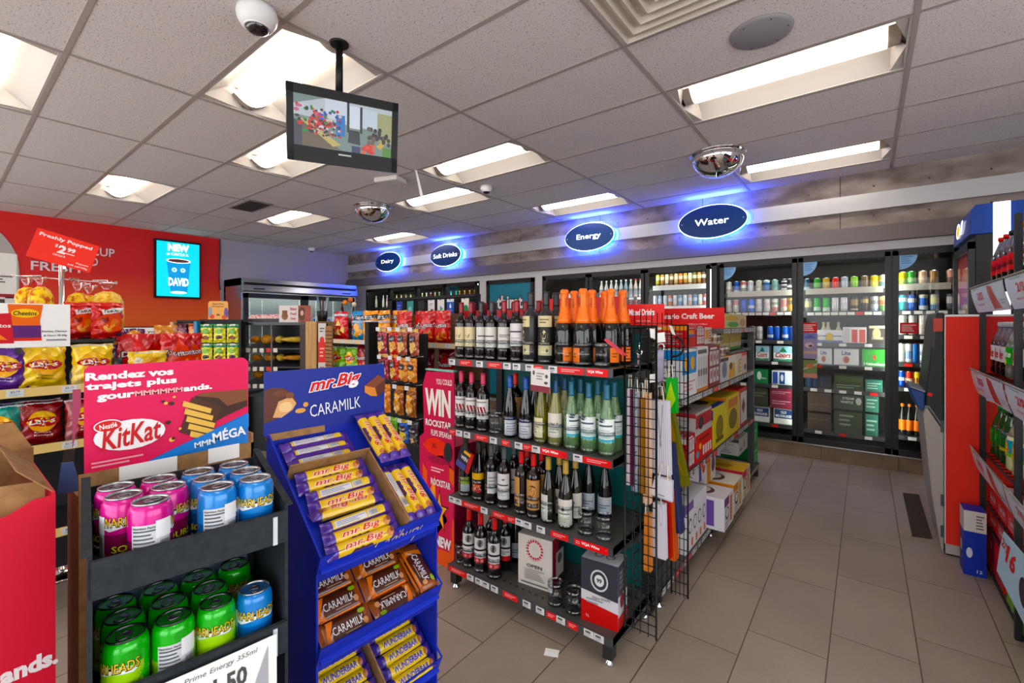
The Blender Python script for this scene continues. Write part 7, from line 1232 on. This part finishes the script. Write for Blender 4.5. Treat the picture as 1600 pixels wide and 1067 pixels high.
for z in SHZ:
    s = MB().hexa([(xa, .0, z - .015), (xw, .0, z - .015), (xw, .55, z + .09), (xa, .55, z + .09)], [(xa, .0, z), (xw, .0, z), (xw, .55, z + .105), (xa, .55, z + .105)], c('#2a2a2e', .35)).build('shelf', t)
    for q in range(5): MB().box(xa + .03 + q * .075, xa + .075 + q * .075, -.012, -.004, z - .045, z + .0, c('#d6d2c8', .5) if q != 3 else c('#c83a34', .5)).build('price_tag', s)
BUN = noisy('bread_crust', '#a86a2c', '#d09a4c', 30, .5); PALEB = noisy('pale_bread', '#c9a24a', '#e0c878', 25, .5)
def wrap(L, r, mm, fill, nm):
    def mk():
        o = thing(nm, '', 'sandwich'); m = MB()
        n = 10; pr = [(max(.0005, r * (math.sin(math.pi * k / n)) ** .5), -L / 2 + L * k / n) for k in range(n + 1)]; m.lathe(pr, mm, 14, T=MX.Rotation(math.pi / 2, 4, 'Y') @ MX.Scale(.75, 4, (1, 0, 0))); m.build('bread', o)
        m = MB(); m.lathe([(max(.0005, r * 1.04 * (math.sin(math.pi * k / 6)) ** .5), -L * .46 + L * .92 * k / 6) for k in range(7)], c(fill, .5), 14, T=MX.Rotation(math.pi / 2, 4, 'Y') @ MX.Scale(.2, 4, (1, 0, 0))); m.build('filling', o); return o
    return mk
items = [(0, 389, 'sw1', wrap(.115, .055, BUN, '#c85a1c', 'round_sandwich'), 'orange filled round sandwich, top shelf at left', 0), (0, 409, 'sw2', wrap(.15, .075, BUN, '#c06a6a', 'round_sandwich'), 'big ham round sandwich, top shelf', -.1), (0, 428, 'sw3', wrap(.1, .055, PALEB, '#8ab03a', 'round_sandwich'), 'small green filled sandwich, top shelf', 0), (0, 454, 'sub', wrap(.33, .042, PALEB, '#c8a83a', 'long_sandwich'), 'long pale sub sandwich, top shelf at right', .3), (1, 391, 'sw1', None, 'orange round sandwich, middle shelf at left', 0), (1, 412, 'sw4', wrap(.13, .06, BUN, '#8a2a2c', 'round_sandwich'), 'dark red filled round sandwich, middle shelf', 0), (1, 430, 'sw3', None, 'pale sandwich, middle shelf beside the chrome post', 0), (1, 456, 'sub2', wrap(.32, .042, BUN, '#a8622c', 'long_sandwich'), 'long brown sub sandwich, middle shelf at right', .3), (2, 393, 'sw4', None, 'dark round sandwich, lower shelf at left', 0), (2, 415, 'sw3', None, 'pale green filled sandwich, lower shelf', 0)]
for s_, px, key, mk, lab, rz in items:
    o = put(('food', key), mk, loc_in(QO, YAW, QL(px), .13, SHZ[s_] + .025 + .068), YAW + rz, lab, 'sandwiches in the black case')
t = thing('bakery_sign', 'white counter sign with donuts reading baked fresh daily', 'sign', loc_in(QO, YAW, QL(461), .0, 1.4215), YAW); m = MB().box(-.176, .176, 0, .02, 0, .185, c('#d8cfca', .5)); f = plane((0, 0, 0), (1, 0, 0), (0, 0, 1), (0, -1, 0)); m.art(f, .352, .185, [('e', .18, .35, .1, .22, '#8a5a34'), ('r', .1, .3, .26, .7, '#7a4a2c'), ('t', .45, .8, .14, 'Baked', '#a8324a', {'w': .2, 'h': .17}), ('t', .45, .5, .14, 'Fresh', '#a8324a', {'w': .19, 'h': .17}), ('t', .45, .2, .14, 'Daily', '#a8324a', {'w': .17, 'h': .19}), ('r', .6, 0, 1, 1, '#8a4a3c'), ('e', .72, .5, .12, .4, '#5a2a20'), ('e', .72, .55, .05, .16, '#c8a890'), ('e', .9, .45, .1, .34, '#9a4a44')], .001); m.build('panel', t)
CANDY = noisy('mixed_candy', '#c83a4a', '#e8d8d0', 60, .35, 2, .5, lo=.3, hi=.6); t = thing('candy_tray', 'low tray of mixed wrapped candy on the sandwich case', 'tray', loc_in(QO, YAW, QL(410), .15, 1.422), YAW); MB().box(-.2, .17, -.1, .1, 0, .04, c('#3a3438', .4)).build('tray', t); o = MB().hexa([(-.19, -.095, .04), (.16, -.095, .04), (.16, .095, .04), (-.19, .095, .04)], [(-.17, -.09, .08), (.14, -.09, .09), (.14, .09, .09), (-.17, .09, .08)], CANDY).build('candy', t); o['kind'] = 'stuff'
def snackcup(): 
    t = thing('straw_cup', '', 'cup'); MB().lathe([(.05, 0), (.06, .12)], c('#141418', .3), 14).build('cup', t); r = random.Random(4)
    for k in range(9): a = r.uniform(0, 6.28); MB().tube([(.02 * math.cos(a), .02 * math.sin(a), .02), (.07 * math.cos(a), .07 * math.sin(a), .24 + r.uniform(0, .05))], .008, c(r.choice(('#5a2a24', '#3a2020', '#8fb0c0', '#d8d4d0')), .4), 6).build('straw', t)
    return t
put('straws', snackcup, loc_in(QO, YAW, QL(489), .25, 1.431), 0, 'black cup of dark straws behind the pale wood end')
MB().box(QL(499), QL(545), .1, .6, 0, 1.35, c('#2a2422', .5)).build('side_cabinet', bpy.data.objects['sandwich_case'])
o = put('straws', snackcup, loc_in(QO, YAW, QL(528), .3, 1.351), 1.2, 'second black cup of straws with lollipops'); 
for k, (dx, dz, col) in enumerate(((-.03, .3, '#e0862c'), (.03, .33, '#d86a2c'), (.07, .28, '#e8d8c0'))): MB().lathe([(.0005, -.03), (.022, -.02), (.03, 0), (.022, .02), (.0005, .03)], c(col, .3), 12, (dx, 0, dz)).build('lollipop', o)
t = thing('menu_strip', 'narrow upright white and red menu strip beside the wood end', 'sign', loc_in(QO, YAW, QL(505), -.03, .55), YAW); m = MB().box(-.042, .042, 0, .008, 0, .86, c('#d8d2cf', .5)); f = plane((0, 0, 0), (1, 0, 0), (0, 0, 1), (0, -1, 0)); m.art(f, .084, .86, [('r', 0, .5, 1, .76, '#d83a1c'), ('e', .5, .78, .3, .05, '#d83a1c'), ('l', .2, .88, .8, .95, 2, '#6a5a5a'), ('l', .2, .56, .8, .7, 3, '#f0b0a0'), ('r', 0, .0, 1, .2, '#d83a1c'), ('e', .5, .23, .3, .05, '#d83a1c'), ('l', .2, .36, .8, .46, 2, '#b06a6a')], .001); m.build('strip', t); MB().box(-.042, .042, .008, .05, -.55, .86, PEG).build('post', t)
# ---- middle snack gondola: shelves facing the camera and a peg end
NY = 2.62
def back_cols(): pass
a, b = oy(515, 535, NY).x, oy(712, 538, NY).x; GW_ = b - a
t = rack('snack_rack', 'long dark rack of large chip bags behind the wine rack', ((a + b) / 2, NY, 0), 0, GW_, [.55, .9, 1.232], .4, strip='#d6bfa0', back='#6a4c3a', top=1.5)
WSL = noisy('slatwall_oak', '#8a6242', '#a87a54', 4, .5, 4, 0, (6, 6, .8)); sw = thing('slat_panel', 'oak slatted panel left of the large chip bags', 'panel', (oy(514, 540, NY - .02).x, NY - .02, 0)); MB().box(-.07, .06, 0, .012, 0, 1.38, WSL).build('board', sw)
for k in range(16): MB().box(-.07, .06, -.004, .0, .72 + k * .04, .728 + k * .04, '#2a2220').build('groove', sw)
def big(base, spec, sd, w=.2, h=.3): return chips(w, h, .08, base, spec, seed=sd)
KR = lambda txt, base, tri, sd: big(base, [('e', .45, .42, .22, .15, tri), ('e', .62, .3, .2, .12, tri), ('e', .4, .18, .16, .1, tri), ('p', [(0, .66), (1, .72), (1, .88), (0, .82)], '#20242c'), ('t', .5, .77, .1, txt, '#e8eaee', {'w': .8, 'h': .11, 'sh': .2, 'b': .03}), ('r', 0, .6, 1, .66, '#b8bcc4')], sd)
KRE = big('#c41f2c', [('p', [(.3, .5), (.5, .75), (.7, .48)], '#e8c87a'), ('p', [(.2, .2), (.5, .42), (.6, .14)], '#e0bc6a'), ('p', [(.55, .3), (.85, .5), (.9, .24)], '#e8c87a'), ('r', 0, .84, 1, .92, '#c8ccd2'), ('r', 0, 0, 1, .08, '#d83a4a')], 31); KBL = KR('KORNERS', '#2a8cc4', '#e8a83c', 32); KOR = KR('KORNERS', '#e89a18', '#f0b83c', 33); DBG = dor('#b8121c', '#d8341c', .2, .285, 34)
for i, (px, key, mk, w, dy, r) in enumerate(((534, 'kre', KRE, 'red corn snack bag', 0, .2), (547, 'kre', KRE, 'red corn snack bag', .09, -.1), (563, 'kbl', KBL, 'blue corn snack bag', 0, .25), (582, 'kor', KOR, 'orange corn snack bag', -.02, .2), (601, 'kor', KOR, 'orange corn snack bag', 0, -.1), (613, 'kor', KOR, 'orange corn snack bag', .09, .1), (632, 'dbg', DBG, 'large red nacho chip bag', 0, .1), (648, 'dbg', DBG, 'large red nacho chip bag', .08, -.1), (668, 'dbg', DBG, 'large red nacho chip bag', 0, .15), (693, 'dbg', DBG, 'large red nacho chip bag', -.01, 0))):
    put(('big', key), mk, (oy(px, 530, NY + .1).x, NY + .1 + dy, 1.233), r, '%s on the snack rack top shelf, %s from left' % (w, nth(i)), 'large chip bags on the snack rack')
LIME = lays('#8cc42c', '#f0f4e0', 'Lime zest'); DRK = dor('#7a1420', '#a81c24', .18, .28, 36)
for i, (px, key, mk, w) in enumerate(((530, 'lime', LIME, 'lime green chip bag'), (551, 'lime', LIME, 'lime green chip bag'), (568, 'drk', DRK, 'dark red chip bag'), (667, 'drk', DRK, 'dark red chip bag'), (698, 'drk', DRK, 'dark red chip bag'))):
    o = put(('big', key), mk, (oy(px, 580, NY + .1).x, NY + .1, .901), .1, '%s on the snack rack second shelf, %s from left' % (w, nth(i)), 'chip bags on the snack rack second shelf'); o.scale = (1.25 if key == 'lime' else 1.0,) * 3
# peg end with hanging nut and snack pouches
EY = 2.28; xa, xb = oy(578, 560, EY).x, oy(662, 560, EY).x
t = thing('peg_end', 'dark peg panel end of the snack rack with hanging pouches', 'peg rack', ((xa + xb) / 2, EY, 0)); W = xb - xa; MB().box(-W / 2, W / 2, .03, .045, 0, 1.33, PEG).build('back_panel', t); MB().box(-W / 2 - .0, -W / 2 + .055, -.05, .045, 0, 1.42, c('#1d1b1b', .4)).build('end_panel', t)
TGW = c('#dcdcda', .5)
ROWS = [(1.165, .2, [(598, 'hA'), (616, 'hB'), (629, 'hC'), (648, 'hC')]), (.965, .182, [(600, 'hA'), (617, 'hB'), (631, 'hD'), (645, 'hD')]), (.705, .225, [(603, 'hE'), (624, 'hF'), (643, 'hF')]), (.5, .18, [(615, 'hG'), (632, 'hH'), (648, 'hI')])]
PCH = {'hA': ('#a8344a', '#d8b070', 'red and tan'), 'hB': ('#c8342c', '#d89a4c', 'red'), 'hC': ('#a85a4a', '#e0b878', 'rose and tan'), 'hD': ('#d8862c', '#e8a85a', 'orange'), 'hE': ('#d8802c', '#e8a02c', 'orange munch'), 'hF': ('#9a5a2c', '#c88a4c', 'brown munch'), 'hG': ('#6ab03a', '#a8d06a', 'green'), 'hH': ('#2a5ab8', '#d8c83a', 'blue'), 'hI': ('#2a2a30', '#55555c', 'black')}
for ri, (z, h, its) in enumerate(ROWS):
    for i, (px, k) in enumerate(its):
        b_, a_, w_ = PCH[k]; sp = [('e', .5, .32, .4, .2, a_), ('e', .4, .2, .16, .1, '#f0c88a'), ('e', .62, .26, .16, .1, '#e0b070'), ('e', .5, .62, .36, .13, '#2a2030' if k not in 'hEhF' else '#f0b01c'), ('t', .5, .62, .1, 'Munchies' if k in 'hEhF' else 'Hostess', '#f0ece8', {'w': .6, 'h': .1, 'sh': .2, 'r': 8}), ('r', 0, .88, 1, 1, a_)]
        p = oy(px, 560, EY - .07); put(('pch', k), chips(.105 if h < .22 else .125, h, .04, b_, sp, 'snack_pouch', seed=40 + ri), (p.x, EY - .07, z), RD.uniform(-.12, .12), '%s snack pouch on the peg end, %s row, %s from left' % (w_, NTH[ri], nth(i)), 'pouches on the peg end')
        g = MB().tube([(p.x - t.location.x, .03, z + h + .008), (p.x - t.location.x, -.114, z + h + .008)], .0025, CHROME, 5); pg = g.build('peg', t); MB().box(p.x - t.location.x - .026, p.x - t.location.x + .022, -.1165, -.114, z + h - .016, z + h + .014, TGW).build('price_tag', pg)
# ---- gift card rack
KY = 3.05; xa, xb = oy(607, 470, KY).x, oy(742, 470, KY).x; t = thing('card_rack', 'black gift card rack behind the chip bags', 'card rack', ((xa + xb) / 2, KY, 0)); W = xb - xa; MB().box(-W / 2, W / 2, .06, .08, 0, 1.66, PEG).build('back_panel', t); MB().box(-W / 2, W / 2, .0, .08, 1.655, 1.68, PEG).build('top_rail', t); MB().box(-W / 2, -W / 2 + .06, 0, .08, 0, 1.67, PEG).build('side_post', t)
for i, (px, col, sp, w) in enumerate(((624, '#2a3a8c', [('l', .2, .4, .8, .8, 2, '#6a7ac8')], 'blue'), (641, '#4a8a88', [('e', .5, .4, .3, .2, '#8ac0b8')], 'teal'), (658, '#1c1c20', [('l', .2, .1, .8, .3, 1, '#8a8a90')], 'black'), (674, '#d8d4d4', [('l', .2, .6, .8, .8, 2, '#8a8488'), ('e', .6, .3, .2, .1, '#3a3438')], 'white'), (689, '#d8d6d2', [('p', [(.4, .2), (.4, .6), (.8, .4)], '#4aa070'), ('p', [(.4, .4), (.4, .6), (.6, .5)], '#3a6ac8')], 'white with play triangle'), (704, '#1f4a9c', [('r', 0, .82, 1, 1, '#d0d4dc'), ('p', [(.35, .5), (.5, .75), (.65, .5), (.5, .4)], '#e0e6f0'), ('l', .25, .2, .75, .35, 1, '#8aa4d8')], 'blue with white emblem'), (727, '#d8d2c8', [('e', .6, .3, .35, .3, '#1f7a4c')], 'cream with green disc'))):
    m = MB().box(-.047, .047, -.002, .0, 0, .15, c(col, .35)); m.art(plane((0, -.002, 0), (1, 0, 0), (0, 0, 1), (0, -1, 0)), .094, .15, sp); p = oy(px, 480, KY - .02); solo(m, 'gift_card', '%s gift card hanging on the black rack, %s from left' % (w, nth(i)), 'gift card', (p.x, KY - .02, 1.49), 0, 'gift cards on the rack'); MB().tube([(p.x - t.location.x, .06, 1.63), (p.x - t.location.x, -.04, 1.635)], .003, PEG, 5).build('hook', t)
# ---- tall energy drink contest stand beside the wine rack
EYY = 1.84; xa, xb = oy(662, 700, EYY).x, oy(711, 700, EYY).x; W = xb - xa
t = thing('contest_stand', 'tall magenta cardboard contest stand reading WIN beside wine rack', 'display stand', ((xa + xb) / 2, EYY, 0)); m = MB(); f = plane((0, 0, 0), (1, 0, 0), (0, 0, 1), (0, -1, 0)); Z1 = 1.13
m.prism([(-W / 2, .0), (W / 2, .0), (W / 2, Z1), (-W / 2 + .03, Z1 - .01), (-W / 2 + .01, Z1 - .06), (-W / 2, Z1 - .09), (-W / 2 + .01, .75), (-W / 2 - .03, .72), (-W / 2 - .03, 0)], f, .006, c('#c0204e', .45)); g = lambda u, v, k=0: f(u, v, k + .006)
m.art(g, W, Z1, [('p', [(0, .6), (1, .5), (1, .35), (.3, .62)], '#e06a3c'), ('p', [(0, .5), (1, .25), (1, .0), (.4, .0), (0, .1)], '#e0603c'), ('p', [(0, .3), (.6, .5), (1, .42), (.9, .1), (.2, .05)], '#d0345a'), ('r', .15, .08, .85, .53, '#c8304c'), ('e', .5, .535, .34, .02, '#a02040'), ('p', [(.2, .34), (.45, .25), (.4, .45)], '#f0a02c'), ('p', [(.3, .1), (.45, .34), (.5, .16), (.8, .24), (.55, .3)], '#f0b040')] + [('p', [(.55 + .3 * r1 * math.sin(a), .27 + .12 * r1 * math.cos(a)) for a, r1 in [(k * math.pi / 5, 1 if k % 2 == 0 else .4) for k in range(10)]], '#2a1c1c'), ('p', [(.55 + .25 * r1 * math.sin(a), .27 + .1 * r1 * math.cos(a)) for a, r1 in [(k * math.pi / 5, 1 if k % 2 == 0 else .4) for k in range(10)]], '#f0a83c')] +
  [('t', .7, .945, .03, 'YOU COULD', '#f0dcd8', {'w': .5, 'h': .03}), ('t', .5, .835, .1, 'WIN', '#f4e8e0', {'w': .82, 'h': .14, 'b': .05}), ('t', .52, .725, .04, 'ROCKSTAR', '#f4ecea', {'w': .82, 'h': .035, 'b': .03}), ('t', .62, .675, .03, 'FLIP5 SPEAKER', '#f4e4e0', {'w': .65, 'h': .03}), ('e', .45, .605, .38, .045, '#e0401c'), ('e', .82, .59, .12, .05, '#2a2a2c'), ('t', .4, .605, .03, 'JBL', '#8a2a14', {'w': .16, 'h': .03}), ('t', .6, .42, .05, 'ROCKSTAR', '#f0e4e6', {'w': .62, 'h': .035, 'b': .03}), ('l', .3, .47, .7, .5, 2, '#f0c8cc'), ('t', .68, .12, .06, 'NEW', '#f4ecec', {'w': .5, 'h': .055, 'b': .05})], .001, dk=.0003); m.build('front_panel', t)
MB().box(-W / 2 + .01, W / 2 - .005, .0, .2, 0, .7, c('#a81c44', .5)).build('carton_base', t); MB().box(-W / 2 + .03, W / 2, -.012, .02, Z1, Z1 + .008, c('#8ac0b0', .4)).build('top_edge', t)
def glow(h, e):
    k = ('glow', h, e)
    if k not in MC:
        m_ = c(h, .3, 0, e); MC.pop((h, .3, 0, e, 0, 0, 1)); m_.name = 'lit_screen_' + h.strip('#'); m_.node_tree.nodes['Principled BSDF'].inputs['Base Color'].default_value = (.003, .003, .003, 1); MC[k] = m_
    return MC[k]
# ---- hanging television
P = {k: od(px, py, t_) for k, px, py, t_ in (('tl', 448, 127, 2.25), ('tr', 626, 163, 2.53), ('br', 615, 270, 2.60), ('bl', 447, 247, 2.31))}
U_ = (P['tr'] - P['tl'] + P['br'] - P['bl']) / 2; W = U_.length; U_.normalize(); D_ = (P['tl'] - P['bl'] + P['tr'] - P['br']) / 2; Hh = D_.length; D_ = (D_ - U_ * D_.dot(U_)).normalized(); N_ = U_.cross(D_); ctr = (P['tl'] + P['tr'] + P['bl'] + P['br']) / 4
t = thing('television', 'black flat television hanging from ceiling showing camera view', 'television', ctr); t.rotation_euler = MX((U_, D_, N_)).transposed().to_euler(); BZL = c('#08080a', .38)
m = MB()
for q in ((-W / 2, -W / 2 + .032, -Hh / 2, Hh / 2), (W / 2 - .032, W / 2, -Hh / 2, Hh / 2), (-W / 2, W / 2, Hh / 2 - .045, Hh / 2), (-W / 2, W / 2, -Hh / 2, -Hh / 2 + .075)): m.box(q[0], q[1], q[2], q[3], -.03, .012, BZL)
m.box(-W / 2 + .01, W / 2 - .01, -Hh / 2 + .01, Hh / 2 - .01, -.06, -.02, c('#1a1a1c', .5)); m.build('bezel', t); MB().box(-.035, .03, -Hh / 2 + .05, -Hh / 2 + .058, .012, .0135, c('#b8b8bc', .3)).build('badge', t)
sw_, sh_ = W - .064, Hh - .12; E = lambda h: glow(h, .62); f = plane((0, -Hh / 2 + .075, .0), (1, 0, 0), (0, 1, 0), (0, 0, 1)); m = MB().patch(-sw_ / 2, sw_ / 2, 0, sh_, 1, 1, f, E('#7f908c'), .001)
r_ = random.Random(9); dots = [('e', r_.uniform(.02, .3), r_.uniform(.3, .8), r_.uniform(.012, .03), r_.uniform(.02, .05), E(r_.choice(('#c82a2a', '#2a5ac8', '#2a2a34', '#3a8a3c', '#d8d8e0', '#c86a8a', '#241c2c')))) for _ in range(50)] + [('e', r_.uniform(.2, .46), r_.uniform(.25, .5), .012, .022, E(r_.choice(('#c8281c', '#201c2c', '#3a2030', '#e0402c', '#d8d0d8')))) for _ in range(40)] + [('e', r_.uniform(.3, .46), r_.uniform(.45, .78), .016, .03, E(r_.choice(('#2f8a3c', '#c82a3a', '#2a2a3a', '#d8d0b8', '#3a4a9a')))) for _ in range(24)] + [('e', r_.uniform(.74, .98), r_.uniform(.25, .55), .02, .045, E(r_.choice(('#1c1c20', '#3a3430', '#26222a', '#6a5a4a')))) for _ in range(26)] + [('e', r_.uniform(.67, .8), r_.uniform(.03, .2), .018, .035, E(r_.choice(('#d83a1c', '#e85a2c', '#c82a14')))) for _ in range(22)]
m.art(f, sw_, sh_, [('p', [(0, .8), (.3, 1), (1, 1), (1, .5), (.0, .6)], E('#c4ccd2')), ('r', .3, .62, .52, 1, E('#d8e0ec')), ('r', .54, .5, .66, .95, E('#e0e8f4')), ('r', .68, .55, .84, .93, E('#cfdae8')), ('r', .52, .4, .545, 1, E('#202428')), ('r', .655, .42, .68, .96, E('#202428')), ('r', .84, .3, 1, .9, E('#a8a880')), ('p', [(.0, .3), (.1, .5), (.45, .02), (.0, .0)], E('#6a5c4a')), ('p', [(.06, .52), (.1, .55), (.46, .12), (.38, .06)], E('#c8b478')), ('r', .41, .3, .5, .72, E('#2a7ac0')), ('p', [(.18, .72), (.24, .74), (.34, .5), (.3, .38), (.22, .42)], E('#d82a20')), ('p', [(.53, .2), (.66, .17), (.65, .46), (.54, .46)], E('#20242a')), ('r', .57, .0, .66, .14, E('#28285a')), ('p', [(.83, .2), (.95, .45), (.97, .4), (.88, .14)], E('#c8b060')), ('r', .9, .0, 1, .2, E('#5a8a3c')), ('r', .0, .0, .08, .5, E('#3a3a4a'))] + dots, .0015, .3, dk=.00002); m.build('screen', t)
p = oz(530, 68, ZC); pb = V((p.x, p.y, ctr.z + .12)); tm = thing('tv_mount', 'black pole mount between ceiling and television', 'mount', (p.x, p.y, 0)); MB().lathe([(.019, (P['tl'].z + P['tr'].z) / 2 + .012), (.019, ZC)], BLACK, 14).build('pole', tm); MB().lathe([(.045, ZC - .012), (.05, ZC - .004), (.05, ZC)], BLACK, 18).build('ceiling_plate', tm)
